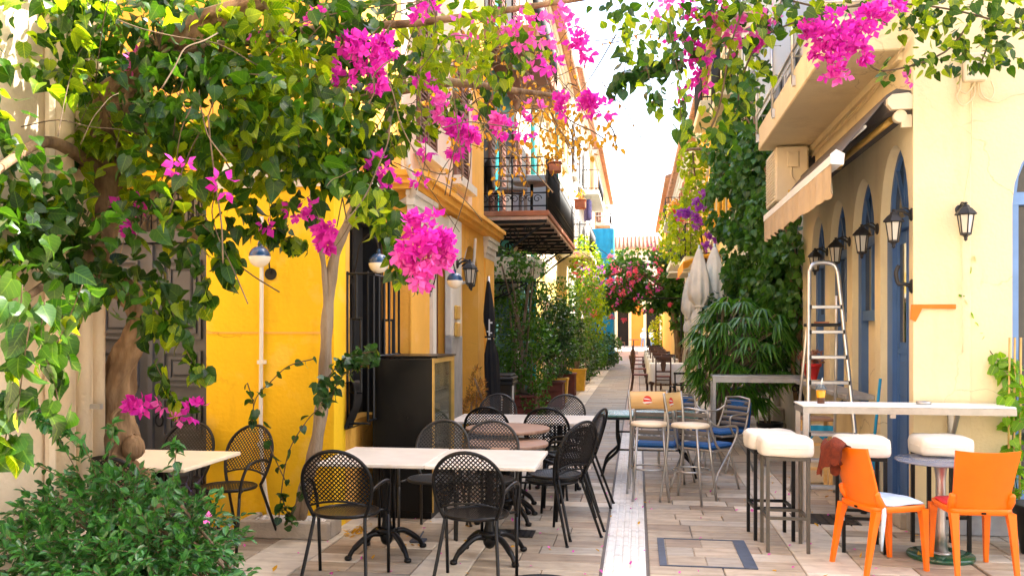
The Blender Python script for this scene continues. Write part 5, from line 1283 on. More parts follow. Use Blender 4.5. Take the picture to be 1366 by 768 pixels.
# broom by the door
b = MB(); b.tube([(2.05, 7.95, .55), (2.12, 7.98, 1.2)], .013, 6); b.bbox(1.99, 7.92, .40, 2.10, 7.98, .56, .01); tag(b.build('broom', MT['net_blue']), 'blue handled broom leaning in the blue doorway', 'broom')

# ---- second bar frame farther up the street
t = thing('bar_counter', 'grey metal framed bar counter in front of the palm plant', 'bar counter', (.94, 11.2, 0))
bx('top', 'steel', t, .94, 11.15, 1.03, 2.12, 11.5, 1.055, bev=.004); bx('rail', 'steel', t, .945, 11.14, .97, 2.12, 11.18, 1.029)
for y in (11.142, 11.46): bx('leg', 'steel', t, .945, y, 0, .985, y + .035, .969)

# ---- green table, bar chairs, blue cushioned armchairs
t = thing('green_table', 'green topped table with bowed metal legs beside the white guide strip', 'table', (.12, 9.9, 0))
bx('tabletop', 'green_top', t, -.41, 9.58, .665, .66, 10.22, .69, bev=.006); bx('apron', 'iron', t, -.36, 9.62, .635, .61, 10.18, .664)
for y in (9.66, 10.14):
    for s, x in ((-1, -.22), (1, .47)):
        one('leg', 'black_metal', t, lambda b: b.tube(spline([(x, y, .635), (x, y, .45), (x - .01 * s, y, .3), (x + s * .12, y, .16), (x + s * .17, y, .0)], 6), .017, 7))
for z in (.5, .3): one('stretcher', 'black_metal', t, lambda b: (b.tube([(-.22, 9.66, z), (.47, 9.66, z)], .011, 6)))
def make_barchair(label):
    t = thing('bar_chair', label, 'bar chair', group='tall bar chairs with wooden backs'); m = MT['steel']
    b = MB(); b.lathe([(.17, .705), (.18, .71), (.18, .728), (.172, .738), (.001, .742)], n=32, cap=False); b.lathe([(.17, .705), (.001, .705)], n=32, cap=False); b.build('seat', MT['pale_seat'], t, False)
    for s in (-1, 1):
        b = MB(); b.tube(spline([(s * .19, -.185, 1.03), (s * .165, -.15, .72), (s * .175, -.17, .4), (s * .20, -.22, 0)], 6), .0125, 7); b.build('leg', m, t, False)
        b = MB(); b.tube([(s * .12, .12, .705), (s * .17, .19, 0)], .0125, 7); b.build('leg', m, t, False)
    b = MB(); rows = [[(-.19 + .38 * k / 8, -.175 - .02 * (z - .85) / .17 - .03 * (1 - ((k - 4) / 4) ** 2) + o_, z) for k in range(9)] for z, o_ in ((.85, 0), (1.02, 0), (1.02, .014), (.85, .014), (.85, 0))]; b.grid(rows); b.build('backrest', MT['pale_wood'], t, False)
    b = MB(); F_ = lambda x, z: (x, -.175 - .02 * (z - .85) / .17 - .03 * (1 - (x / .19) ** 2) + .0155, z)
    b.add([F_(0, .935)] + [F_(.042 * math.cos(a * math.pi / 10), .935 + .042 * math.sin(a * math.pi / 10)) for a in range(20)], [(0, i + 1, (i + 1) % 20 + 1) for i in range(20)]); lg_ = b.build('logo', MT['red_print'], t, False)
    b = MB(); F2 = lambda x, z: (F_(x, z)[0], F_(x, z)[1] + .0015, z)
    b.add([F2(-.036, .935), F2(.036, .943), F2(.036, .952), F2(-.01, .948)], [(0, 1, 2, 3)]); b.add([F2(-.05, .91), F2(.03, .90), F2(.05, .915), F2(-.03, .92)], [(0, 1, 2, 3)]); b.build('logo_stripe', MT['white_print'], lg_, False)
    b = MB(); b.tube([(.178 * math.cos(k * math.pi / 12), .01 + .178 * math.sin(k * math.pi / 12), .30) for k in range(24)], .009, 6, closed=True); b.build('foot_ring', m, t, False)
    return t
BC = make_barchair('tall steel bar chair with pale wooden back facing us, left of the pair'); BC.location = (.115, 8.45, 0); BC.rotation_euler.z = R(184)
again(BC, (.50, 8.36, 0), R(-118), 'tall steel bar chair with pale wooden back turned sideways, right of the pair')
mat('slat_grey', (.16, .15, .14), .4, .1, 8, spec=.4)
def make_armchair(label):
    t = thing('cafe_armchair', label, 'chair', group='aluminium armchairs with blue cushions'); m = MT['steel']
    for s in (-1, 1):
        b = MB(); b.tube(spline([(s * .19, -.26, .82), (s * .21, -.20, .60), (s * .23, -.12, .44), (s * .26, .05, .36), (s * .27, .2, 0)], 6), .0125, 7); b.build('leg', m, t, False)
        b = MB(); b.tube(spline([(s * .20, -.235, .72), (s * .25, -.15, .66), (s * .28, .05, .655), (s * .285, .14, .62), (s * .27, .10, .48), (s * .25, -.15, .2), (s * .25, -.26, 0)], 6), .0125, 7); b.build('armrest', m, t, False)
    b = MB(); b.tube([(-.19, -.26, .82), (0, -.285, .835), (.19, -.26, .82)], .0125, 7); b.build('top_rail', m, t, False)
    for k in range(5):
        z = .50 + k * .062; y = -.165 - (z - .44) * .25; b = MB(); rows = [[(-.2 + .4 * q / 6, y - .02 * (1 - ((q - 3) / 3) ** 2) + o_, zz) for q in range(7)] for zz, o_ in ((z, 0), (z + .045, -.01), (z + .045, -.002), (z, .008), (z, 0))]; b.grid(rows); b.build('slat', MT['slat_grey'], t, False)
    b = MB(); b.bbox(-.22, -.2, .40, .22, .2, .425, .01); b.build('seat', m, t, False)
    b = MB(); b.bbox(-.205, -.19, .426, .205, .21, .47, .02); b.build('seat_cushion', MT['blue_cloth'], t, False)
    return t
AC_ = make_armchair('blue cushioned armchair behind the left bar chair, its slatted back towards us'); AC_.location = (.20, 9.12, 0); AC_.rotation_euler.z = R(-8)
again(AC_, (.70, 9.10, 0), R(-38), 'blue cushioned armchair behind the right bar chair, angled to the street')
a3 = again(AC_, (.52, 10.62, 0), R(182), 'blue padded armchair on the far side of the green table'); a4 = again(AC_, (.98, 10.35, 0), R(128), 'blue padded armchair past the right end of the green table, closest to the palm pot')
for a_ in (a3, a4):
    b = MB(); b.bbox(-.19, -.235, .46, .19, -.17, .83, .03); b.move(Matrix.Rotation(R(6), 4, 'X')); b.build('back_cushion', MT['blue_cloth'], a_, False)
# dark chair with a wooden seat
t = thing('metal_chair', 'dark metal armchair with an orange wooden seat in front of the cloth tables', 'chair', (.86, 15.1, 0), R(8))
b = MB(); b.bbox(-.22, -.2, .43, .22, .22, .46, .008); b.build('seat', MT['pale_wood'], t, False)
for s in (-1, 1):
    b = MB(); b.tube([(s * .26, -.22, .9), (s * .25, -.24, 0)], .014, 6); b.build('leg', MT['black_metal'], t, False)
    b = MB(); b.tube([(s * .26, -.22, .66), (s * .26, .22, .66), (s * .25, .22, 0)], .014, 6); b.build('leg', MT['black_metal'], t, False)
b = MB(); b.tube([(-.28, -.22, .9), (.28, -.22, .9)], .02, 6); b.build('top_rail', MT['black_metal'], t, False); b = MB(); b.tube([(-.26, -.22, .7), (.26, -.22, .7)], .014, 6); b.build('cross_rail', MT['black_metal'], t, False)

# ---- restaurant tables with white cloths
def make_clothtable(label):
    t = thing('dining_table', label, 'table', group='tables under white cloths down the street')
    b = MB(); hx, hy = .46, .46; rows = []
    for i, (z, s) in enumerate(((.76, .01), (.76, .97), (.752, 1), (.6, 1.02), (.42, 1.04), (.3, 1.05))):
        row = []
        for k in range(49):
            a = 2 * math.pi * k / 48; ca, sa = math.cos(a), math.sin(a); q = 1 / (abs(ca) ** 8 + abs(sa) ** 8) ** (1 / 8); w_ = 1 + (.05 * math.sin(a * 11) * max(0, i - 2) / 3)
            row.append((hx * s * q * ca * w_, hy * s * q * sa * w_, z - (.06 * abs(math.cos(2 * a)) if i == 5 else 0)))
        rows.append(row)
    b.grid(rows, flip=True); b.build('tablecloth', MT['white_cloth'], t, False)
    for sx in (-1, 1):
        for sy in (-1, 1): b = MB(); b.box(sx * .4 - .025, sy * .4 - .025, 0, sx * .4 + .025, sy * .4 + .025, .74); b.build('leg', MT['dark_wood'], t, False)
    return t
def make_woodchair(label):
    t = thing('wooden_chair', label, 'chair', group='dark wooden chairs at the cloth tables'); m = MT['dark_wood']
    b = MB(); b.bbox(-.2, -.19, .43, .2, .2, .465, .008); b.build('seat', MT['red_wood'], t, False)
    for s in (-1, 1):
        b = MB(); b.tube(spline([(s * .185, -.27, .96), (s * .185, -.19, .45), (s * .19, -.24, 0)], 4), .019, 5); b.build('leg', m, t, False)
        b = MB(); b.tube([(s * .18, .18, .43), (s * .18, .19, 0)], .018, 5); b.build('leg', m, t, False)
    b = MB(); b.bbox(-.19, -.285, .88, .19, -.255, .97, .008); b.build('top_rail', m, t, False); b = MB(); b.bbox(-.17, -.225, .56, .17, -.205, .60, .004); b.build('cross_rail', m, t, False)
    b = MB(); b.prism([(-.045, .6), (.045, .6), (.07, .76), (.05, .885), (-.05, .885), (-.07, .76)], -.252, -.235, 'y'); b.build('splat', m, t, False)
    b = MB(); b.box(-.17, .18, .2, .17, .195, .23); b.box(-.17, .18, .33, .17, .195, .355); b.box(-.17, -.23, .22, .17, -.215, .25); b.build('stretcher', m, t, False)
    return t
tys = [23.3, 26.9, 30.6, 34.5, 39.0]; ords = ['nearest', 'second', 'third', 'fourth', 'farthest']
CT_ = make_clothtable('white clothed dining table nearest in the row by the palm'); WC = make_woodchair('dark wooden chair with its back to us at the nearest clothed table')
first = True
for i, y in enumerate(tys):
    lab = f'white clothed dining table, {ords[i]} of the row by the hedge arch'
    if i == 0: CT_.location = (.78, y, 0); CT_['label'] = lab
    else: again(CT_, (.78, y, 0), 0, lab)
    for (dx, dy, rz, wd_) in ((-.12, -.78, 0, 'with its back to us'), (.72, 0, 90, 'on the right side'), (-.70, .05, -90, 'on the left side'), (.05, .8, 180, 'on the far side')):
        lb = f'dark wooden chair {wd_} of the {ords[i]} clothed table'
        if first: WC.location = (.78 + dx, y + dy, 0); WC['label'] = lb; first = False
        else: again(WC, (.78 + dx, y + dy, 0), R(rz + random.Random(i * 7 + rz).uniform(-8, 8)), lb)
    for k, (dx, dy) in enumerate(((-.22, -.25), (.2, .22))):
        b = MB(); b.lathe([(.035, 0), (.006, .008), (.006, .07), (.035, .1), (.042, .14), (.034, .19)], n=12, cap=False); o = b.build('wine_glass', MT['clear_glass'], None); o.location = (.78 + dx, y + dy, .765); tag(o, f'wine glass on the {("near left", "far right")[k]} corner of the {ords[i]} white clothed table', 'wine glass', 'wine glasses on the clothed tables')
# ================================================================ PLANTS
prn = random.Random(11)
def heart(sz=1, fold=.18, droop=.25):
    """heart-shaped leaf along +Y, normal +Z"""
    half = [(0, .0), (.20, -.10), (.42, .02), (.50, .24), (.42, .50), (.22, .78), (0, 1.05)]
    vs = [(0, 0, 0), (0, .35, -.03), (0, .7, -.10), (0, 1.05, -.10 - droop)]
    R_ = [(.20, -.10, .03 + fold * .15), (.45, .08, fold * .45), (.48, .36, fold * .42 - .05), (.28, .72, fold * .2 - .14)]
    vs += R_ + [(-x, y, z) for x, y, z in R_]
    fs = [(0, 4, 5), (0, 5, 6, 1), (1, 6, 7, 2), (2, 7, 3)]
    fs += [(0, 9, 8), (0, 1, 10, 9), (1, 2, 11, 10), (2, 3, 11)]
    return [Vector(v) * sz for v in vs], fs
def oval(sz=1, w_=.30, fold=.12, droop=.12):
    vs = [(0, 0, 0), (0, .5, -.02), (0, 1, -droop), (w_, .28, fold), (w_ * .82, .68, fold - .05), (-w_, .28, fold), (-w_ * .82, .68, fold - .05)]
    return [Vector(v) * sz for v in vs], [(0, 3, 4, 1), (1, 4, 2), (0, 1, 6, 5), (1, 2, 6)]
def lance(sz=1, w_=.11, droop=.2):
    vs = [(0, 0, 0), (w_, .35, .03), (0, 1, -droop), (-w_, .35, .03), (0, .4, -.02)]
    return [Vector(v) * sz for v in vs], [(0, 1, 4), (1, 2, 4), (2, 3, 4), (3, 0, 4)]
def frame(pos, axis, nrm, s):
    y = Vector(axis).normalized(); z = Vector(nrm) - y * Vector(nrm).dot(y)
    if z.length < 1e-4: z = y.orthogonal()
    z.normalize(); x = y.cross(z)
    return Matrix(((x.x * s, y.x * s, z.x * s, pos[0]), (x.y * s, y.y * s, z.y * s, pos[1]), (x.z * s, y.z * s, z.z * s, pos[2]), (0, 0, 0, 1)))
def rv(r=prn):
    while True:
        v = Vector((r.uniform(-1, 1), r.uniform(-1, 1), r.uniform(-1, 1)))
        if .01 < v.length < 1: return v
def leaf_spec(p, size, down=.6, up=.7, spread=1.0, out=None, r=prn):
    """a leaf hanging from p: tip direction mostly down and outwards, face up"""
    a = rv(r).normalized() * spread; a.z -= down
    if out is not None: a += out * .6
    n = rv(r) * .8; n.z += up
    return (p, a, n, size * r.uniform(.65, 1.2))
def leaf_uv(me, vs):
    k = len(me.vertices) // len(vs); a = me.attributes.new('leafuv', 'FLOAT_VECTOR', 'POINT')
    L_ = max(v.y for v in vs); pat = [c for v in vs for c in (v.x / L_, v.y / L_, 1.0)]
    a.data.foreach_set('vector', pat * k)
def put_leaves(specs, shape, m, parent, name='foliage', singles=0, single_name='leaf', eye=Vector((0, 0, EYE))):
    """largest as seen first become parts of their own, the rest one mesh"""
    if singles:
        specs = sorted(specs, key=lambda q: -q[3] / max(.5, (Vector(q[0]) - eye).length))
    vs, fs = shape; off = OFF.get(parent, Vector((0, 0, 0))) if parent is not None else Vector((0, 0, 0))
    me = None
    for q in specs[:singles]:
        if me is None: b = MB(); b.add(vs, fs, True); me = b.mesh(single_name, MT[m])
        o = link(single_name, me, parent); o.matrix_local = Matrix.Translation(-off) @ frame(*q)
    b = MB()
    if me: leaf_uv(me, vs)
    for q in specs[singles:]:
        M4 = frame(*q); b.add([M4 @ v for v in vs], fs, True)
    if b.v:
        o = tag(b.build(name, MT[m], parent), kind='stuff' if singles or len(specs) > 300 else None); leaf_uv(o.data, vs); return o
def in_clump(c, rx, ry, rz, r=prn, shell=.25):
    """point in an ellipsoid, denser outwards"""
    v = rv(r); l = v.length; v = v.normalized() * (l ** (1 - shell * 2) if shell < .5 else 1)
    return Vector((c[0] + v.x * rx, c[1] + v.y * ry, c[2] + v.z * rz)), v
def clump(px, py, d, rx, ry, rd=None):
    c = at(px, py, d); k = d / FPX; return (c, rx * k, rd if rd else max(rx, ry) * k, ry * k)
def shoot(b, pts, r=.004, n=4): b.tube(spline(pts, 4), r, n)

# ---- the big bougainvillea
V = thing('bougainvillea', 'big bougainvillea with gnarled brown trunk, heart shaped leaves and magenta flowers', 'climbing plant', (-2.9, 5.2, 0))
TR = [(at(162, 640, 5.35), .125), (at(157, 600, 5.35), .125), (at(153, 560, 5.35), .105), (at(156, 520, 5.35), .10), (at(168, 480, 5.33), .078), (at(186, 430, 5.3), .075), (at(178, 395, 5.3), .075), (at(140, 370, 5.25), .085), (at(128, 320, 5.2), .11), (at(130, 270, 5.2), .13), (at(138, 220, 5.15), .13), (at(150, 150, 5.1), .11), (at(190, 90, 5.0), .09), (at(260, 40, 4.9), .07), (at(350, 0, 4.8), .05)]
pts = [(-2.95, 5.2, 0)] + [tuple(p) for p, _ in TR]; rad = [.17] + [q for _, q in TR]
sp = spline(pts, 10); rr = []
for i in range(len(sp)):
    f_ = i / 10; a = min(int(f_), len(rad) - 1); c_ = min(a + 1, len(rad) - 1); rr.append((rad[a] + (rad[c_] - rad[a]) * (f_ - a)))
b = MB(); n = 40; b.tube(sp, rr, n)
for i in range(len(sp)):
    for k in range(n):
        v = Vector(b.v[i * n + k]); c_ = sp[i]; dv = v - c_
        q = 1 + .13 * math.sin(3 * 2 * math.pi * k / n + i * .35) + .07 * math.sin(8 * 2 * math.pi * k / n + i * .25) + .17 * noise.noise(v * 7) + .20 * noise.noise(Vector((v.x * 30, v.y * 30, v.z * 10)))
        b.v[i * n + k] = tuple(c_ + dv * q)
b.build('trunk', MT['bark'], V)
for (px, py, d, r_) in ((178, 596, 5.28, .065),):
    c_ = at(px, py, d); rows = []
    for i in range(9):
        th = math.pi * i / 8; rows.append([tuple(c_ + r_ * (1 + .25 * noise.noise(Vector((i * .5, k * .5, px)))) * Vector((math.sin(th) * math.cos(k * math.pi / 7), math.sin(th) * math.sin(k * math.pi / 7), 1.2 * math.cos(th)))) for k in range(15)])
    b = MB(); b.grid(rows, flip=True); b.build('burl', MT['bark'], V)
b = MB(); shoot(b, [tuple(at(*q)) for q in ((172, 535, 5.2), (150, 555, 5.18), (158, 580, 5.18), (146, 605, 5.18), (140, 625, 5.2))], .012, 6)
b.build('root', MT['bark'], V)
# second, slender stem growing out of the pebble bed
b = MB()
for P, r0 in (((( 395, 700, 6.85), (408, 650, 6.86), (424, 580, 6.86), (433, 500, 6.85), (437, 420, 6.83), (447, 340, 6.8), (468, 290, 6.7), (490, 240, 6.6), (512, 180, 6.5), (530, 120, 6.4), (560, 60, 6.2)), .058), (((404, 690, 6.8), (420, 600, 6.8), (434, 480, 6.8), (434, 380, 6.79), (428, 330, 6.75), (418, 280, 6.7), (414, 240, 6.6), (400, 190, 6.4)), .03)):
    s_ = spline([tuple(at(*q)) for q in P], 5); b.tube(s_, [r0 * (1 - .55 * i / len(s_)) * (1 + .12 * math.sin(i * 1.7)) for i in range(len(s_))], 9)
b.build('stem', MT['pale_bark'], V)
# limbs over the street
limbs = [((190, 90, 5.0), (300, 60, 5.2), (420, 40, 5.4), (560, 30, 5.5), (700, 10, 5.6), (860, -15, 5.7)), ((150, 150, 5.1), (230, 180, 5.0), (330, 190, 5.1), (430, 150, 5.3), (540, 110, 5.5)), ((140, 230, 5.1), (70, 190, 4.7), (20, 210, 4.2), (-40, 260, 3.6)), ((138, 330, 5.1), (90, 360, 4.7), (30, 400, 4.2)), ((530, 120, 6.4), (600, 110, 6.3), (680, 120, 6.6), (760, 130, 7.0)), ((150, 200, 5.1), (240, 300, 5.0), (300, 330, 5.0))]
for P in limbs:
    s_ = spline([tuple(at(*q)) for q in P], 5); b = MB(); b.tube(s_, [.038 * (1 - .75 * i / len(s_)) + .004 for i in range(len(s_))], 7); b.build('branch', MT['bark'], V)
b = MB()
for k in range(110):
    px, py = prn.uniform(20, 720), prn.uniform(-20, 330) * prn.uniform(.4, 1); d = prn.uniform(4.4, 6.2)
    if px > 540 and py > 180: continue
    p = at(px, py, d); q = [p]
    dirv = rv() * .3; dirv.z -= .1
    for i in range(4): dirv += rv() * .12; dirv.z -= .04; q.append(q[-1] + dirv * .5)
    shoot(b, [tuple(x) for x in q], prn.uniform(.002, .005))
tag(b.build('twigs', MT['twig'], V), kind='stuff')
CL = [  # px, py, d, rx, ry, leaves
    (50, 40, 4.7, 110, 70, 430), (170, 30, 5.0, 90, 60, 260), (45, 160, 4.5, 75, 60, 290), (25, 250, 4.2, 60, 75, 150), (180, 140, 5.0, 100, 70, 380), (300, 50, 5.1, 110, 70, 400), (290, 150, 4.9, 100, 70, 400), (400, 60, 5.2, 110, 70, 420),
    (400, 160, 5.0, 95, 65, 400), (510, 60, 5.5, 85, 65, 270), (340, 205, 4.9, 80, 42, 240), (440, 190, 5.1, 65, 50, 230), (500, 165, 5.4, 50, 45, 130), (240, 215, 4.9, 65, 45, 170), (40, 310, 4.5, 50, 50, 150), (105, 235, 4.9, 65, 50, 170), (20, 290, 4.3, 45, 55, 120), (110, 150, 4.8, 50, 50, 140), (50, 380, 4.2, 50, 45, 90), (150, 365, 4.9, 45, 24, 60), (195, 400, 4.7, 42, 28, 45), (215, 310, 4.7, 45, 45, 80), (270, 275, 4.6, 36, 40, 60),
    (510, 275, 5.0, 30, 35, 70), (478, 245, 5.0, 30, 32, 50), (5, 360, 3.2, 30, 70, 40), (600, 30, 5.6, 70, 40, 120), (660, 60, 5.7, 55, 45, 75), (720, 30, 5.8, 55, 35, 60), (620, 110, 5.8, 55, 30, 60), (380, 265, 4.9, 35, 22, 26), (560, 130, 5.6, 45, 45, 80), (850, 40, 5.0, 32, 40, 34), (835, 8, 5.2, 60, 18, 36), (875, 90, 5.0, 22, 40, 18)]
sp_a, sp_b = [], []
for (px, py, d, rx, ry, n_) in CL:
    c_, ax, ay, az = clump(px, py, d, rx, ry, .55)
    for k in range(int(n_ * 1.12)):
        p, v = in_clump(c_, ax, ay, az)
        if prn.random() < .10 and noise.noise(p * 2.2) < -.1: continue
        if noise.noise(p * 1.7 + Vector((3, 1, 7))) < -.28: continue
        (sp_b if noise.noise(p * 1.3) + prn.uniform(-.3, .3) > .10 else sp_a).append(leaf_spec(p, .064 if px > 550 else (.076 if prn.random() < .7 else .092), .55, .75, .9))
SH = [  # hanging shoots, px points and depth
    ((200, 380), (212, 420), (222, 450), 4.6), ((225, 400), (245, 460), (262, 490), (270, 500), 4.6), ((205, 480), (225, 520), (240, 548), 4.7), ((295, 330), (302, 350), (308, 372), 4.6), ((270, 300), (300, 330), (312, 348), 4.7), ((250, 330), (275, 380), (262, 410), 4.6),
    ((30, 380), (25, 440), (18, 510), (10, 570), (4, 600), 2.9), ((60, 400), (55, 450), (70, 500), (80, 545), 3.0), ((90, 400), (80, 440), (88, 480), 3.5), ((40, 430), (32, 480), (22, 560), 2.8), ((110, 380), (85, 440), (60, 480), 3.3), ((526, 315), (526, 340), (530, 368), 4.9), ((475, 235), (500, 275), (518, 310), (532, 345), 4.9), ((380, 270), (372, 310), (390, 325), (400, 322), 5.2), ((490, 200), (500, 250), (508, 300), 5.0), ((640, 60), (652, 110), (650, 160), 5.9), ((690, 30), (684, 70), (668, 120), 5.9), ((590, 130), (600, 160), (612, 170), 5.7), ((545, 330), (560, 360), (558, 375), 4.8), ((890, 30), (905, 100), (908, 150), (915, 190), 5.0), ((820, 0), (835, 60), (832, 100), 5.0), ((855, 60), (870, 120), (880, 150), 5.0), ((150, 380), (120, 400), (100, 420), 4.6), ((190, 430), (205, 455), 4.7), ((330, 260), (345, 300), (362, 315), 5.0), ((430, 240), (428, 270), (420, 290), 5.2)]
bt = MB()
for S0 in SH:
    d = S0[-1]; P = [at(x, y, d + .03 * i) for i, (x, y) in enumerate(S0[:-1])]; s_ = spline([tuple(p) for p in P], 6); bt.tube(s_, .0028, 4)
    for i, p in enumerate(s_):
        for q in range(2 if d > 4 else 1):
            o = rv() * .05; sz = (.08 if S0[0][0] < 560 else .066) if d > 4 else .088
            (sp_b if prn.random() < (.35 if d > 4 else .1) else sp_a).append(leaf_spec(p + o, sz, .9, .5, .7))
tag(bt.build('shoots', MT['twig'], V), kind='stuff')
prn.shuffle(sp_a); prn.shuffle(sp_b); h_ = len(sp_a) // 3; g_ = len(sp_b) // 2
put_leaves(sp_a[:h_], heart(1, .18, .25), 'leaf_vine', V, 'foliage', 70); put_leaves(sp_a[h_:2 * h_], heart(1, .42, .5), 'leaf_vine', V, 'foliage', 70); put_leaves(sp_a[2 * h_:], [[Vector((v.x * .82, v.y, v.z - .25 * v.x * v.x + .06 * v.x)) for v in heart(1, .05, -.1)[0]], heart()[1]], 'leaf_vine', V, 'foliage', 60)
put_leaves(sp_b[:g_], heart(1, .2, .2), 'leaf_lime_lit', V, 'lit_foliage', 45); put_leaves(sp_b[g_:], heart(1, .45, .45), 'leaf_lime_lit', V, 'lit_foliage', 45)  # lime copies of the leaf stand for the sunlit ones
# long stem with leaves at the pebble bed and on the cage
bt = MB(); sl2 = []
for P, d, st in ((((372, 690), (376, 650), (386, 600), (410, 560), (425, 545)), 6.6, 1), (((385, 690), (400, 660), (405, 640)), 6.6, 1), (((380, 640), (362, 600), (352, 570)), 6.6, 1), (((335, 560), (342, 530), (360, 510), (385, 488), (420, 478)), 6.6, 1), (((425, 525), (440, 500), (460, 480), (480, 472), (500, 468)), 6.55, 3), (((440, 540), (450, 510), (470, 490), (495, 480)), 6.55, 3), (((390, 700), (382, 680), (375, 660)), 6.6, 2), (((335, 575), (338, 540), (330, 510)), 6.62, 1), (((345, 310), (368, 320), (385, 300)), 6.5, 2)):
    s_ = spline([tuple(at(x, y, d)) for x, y in P], 5); bt.tube(s_, .0045, 5)
    for i, p in enumerate(s_):
        if i % 2 == 0 or st > 1:
            for q in range(st): sl2.append(leaf_spec(p + rv() * .02 * st, .072, .5, .6, 1.0))
bt.build('runner', MT['twig'], V); put_leaves(sl2, heart(), 'leaf_dark', V, 'runner_leaves')

# flowers
def bract_cluster(n, r, s, m, parent, c, pr_=prn, flat=.8):
    b = MB(); subs = [(rv(pr_) * .75, pr_.uniform(.32, .6)) for i in range(max(1, n // 7))] if n > 9 else [(Vector(), 1)]
    for k in range(n):
        q0, q1 = subs[k % len(subs)]; v = rv(pr_); v = q0 + v.normalized() * v.length ** .5 * q1; p = Vector(c) + Vector((v.x * r * 1.1, v.y * r * flat, v.z * r))
        ax = (v.normalized() + rv(pr_) * .6 + Vector((0, -.25, .1))).normalized(); t1_ = ax.orthogonal().normalized(); t2_ = ax.cross(t1_); a0 = pr_.uniform(0, 6.3); z = s * pr_.uniform(.75, 1.2)
        for q in range(3):
            a = a0 + q * 2.094; d1 = t1_ * math.cos(a) + t2_ * math.sin(a); d2 = ax.cross(d1)
            tip = (d1 * .75 + ax * .75) * z
            vs = [p, p + (d1 * .42 + ax * .28) * z + d2 * .40 * z, p + tip, p + (d1 * .42 + ax * .28) * z - d2 * .40 * z, p + (d1 * .58 + ax * .30) * z]
            b.add(vs, [(0, 1, 4), (1, 2, 4), (2, 3, 4), (3, 0, 4)], True)
    return b.build('flower_cluster', MT[m], parent)
FL = [(190, 84, 24, 5.0, 26, 1), (214, 74, 14, 5.0, 10, 1), (240, 219, 13, 4.3, 6, 0), (295, 247, 11, 4.3, 5, 0), (180, 300, 16, 4.8, 12, 0), (165, 275, 9, 4.9, 5, 0), (192, 272, 10, 4.9, 5, 0), (190, 540, 15, 4.7, 16, 0), (216, 539, 7, 4.7, 4, 1), (260, 548, 12, 4.7, 10, 0), (236, 560, 6, 4.7, 3, 1),
      (480, 72, 34, 4.9, 60, 0), (462, 62, 18, 4.9, 20, 0), (500, 104, 16, 4.9, 16, 0), (458, 105, 12, 4.9, 10, 0), (512, 60, 16, 5.0, 16, 0), (426, 16, 9, 5.0, 5, 0), (415, 33, 6, 5.0, 3, 0), (445, 298, 20, 4.9, 22, 0), (432, 318, 14, 4.9, 14, 0), (392, 282, 10, 4.9, 8, 0), (418, 280, 7, 4.9, 5, 0), (505, 220, 12, 5.0, 9, 0), (522, 248, 9, 5.0, 6, 0),
      (565, 312, 34, 4.6, 70, 0), (590, 322, 16, 4.6, 16, 0), (548, 352, 30, 4.6, 48, 1), (578, 352, 22, 4.6, 26, 1), (560, 372, 12, 4.6, 10, 1), (528, 335, 16, 4.6, 18, 1), (604, 318, 8, 4.6, 5, 0), (603, 335, 6, 4.6, 3, 0), (545, 300, 14, 4.6, 14, 0),
      (594, 148, 20, 5.3, 22, 1), (622, 175, 26, 5.3, 36, 0), (608, 190, 18, 5.3, 20, 0), (632, 168, 14, 5.3, 14, 0), (570, 198, 8, 5.3, 6, 0), (665, 155, 15, 5.4, 14, 1), (672, 172, 12, 5.4, 10, 0), (626, 42, 10, 5.4, 5, 1), (612, 36, 8, 5.4, 4, 1), (565, 112, 8, 5.3, 5, 0), (577, 128, 7, 5.3, 4, 0), (562, 18, 10, 5.3, 8, 0), (575, 10, 9, 5.3, 7, 0), (700, 172, 12, 5.6, 8, 0), (712, 147, 11, 5.6, 7, 1),
      (735, 85, 14, 5.5, 9, 0), (728, 58, 10, 5.5, 5, 1), (692, 55, 12, 5.5, 8, 1), (715, 50, 10, 5.5, 6, 1), (682, 40, 9, 5.5, 6, 1), (703, 95, 9, 5.6, 5, 1), (776, 60, 16, 5.6, 18, 0), (768, 50, 10, 5.6, 8, 0), (745, 18, 12, 5.6, 8, 1), (758, 36, 9, 5.6, 6, 1), (798, 125, 20, 5.7, 22, 0), (760, 142, 16, 5.7, 16, 0), (785, 140, 12, 5.7, 10, 0), (808, 145, 10, 5.7, 8, 0), (744, 130, 7, 5.7, 4, 0), (722, 30, 10, 5.6, 7, 1), (702, 22, 8, 5.6, 5, 1), (652, 25, 8, 5.5, 5, 1), (340, 45, 7, 5.0, 4, 1), (560, 240, 8, 5.0, 5, 0), (355, 300, 6, 4.9, 3, 0)]
for (px, py, r_, d, n_, kd) in FL:
    bract_cluster(max(3, int(n_ * .95)), r_ * d / FPX * 1.05, .052, 'petal_pale' if kd else 'petal', V, at(px, py, d))

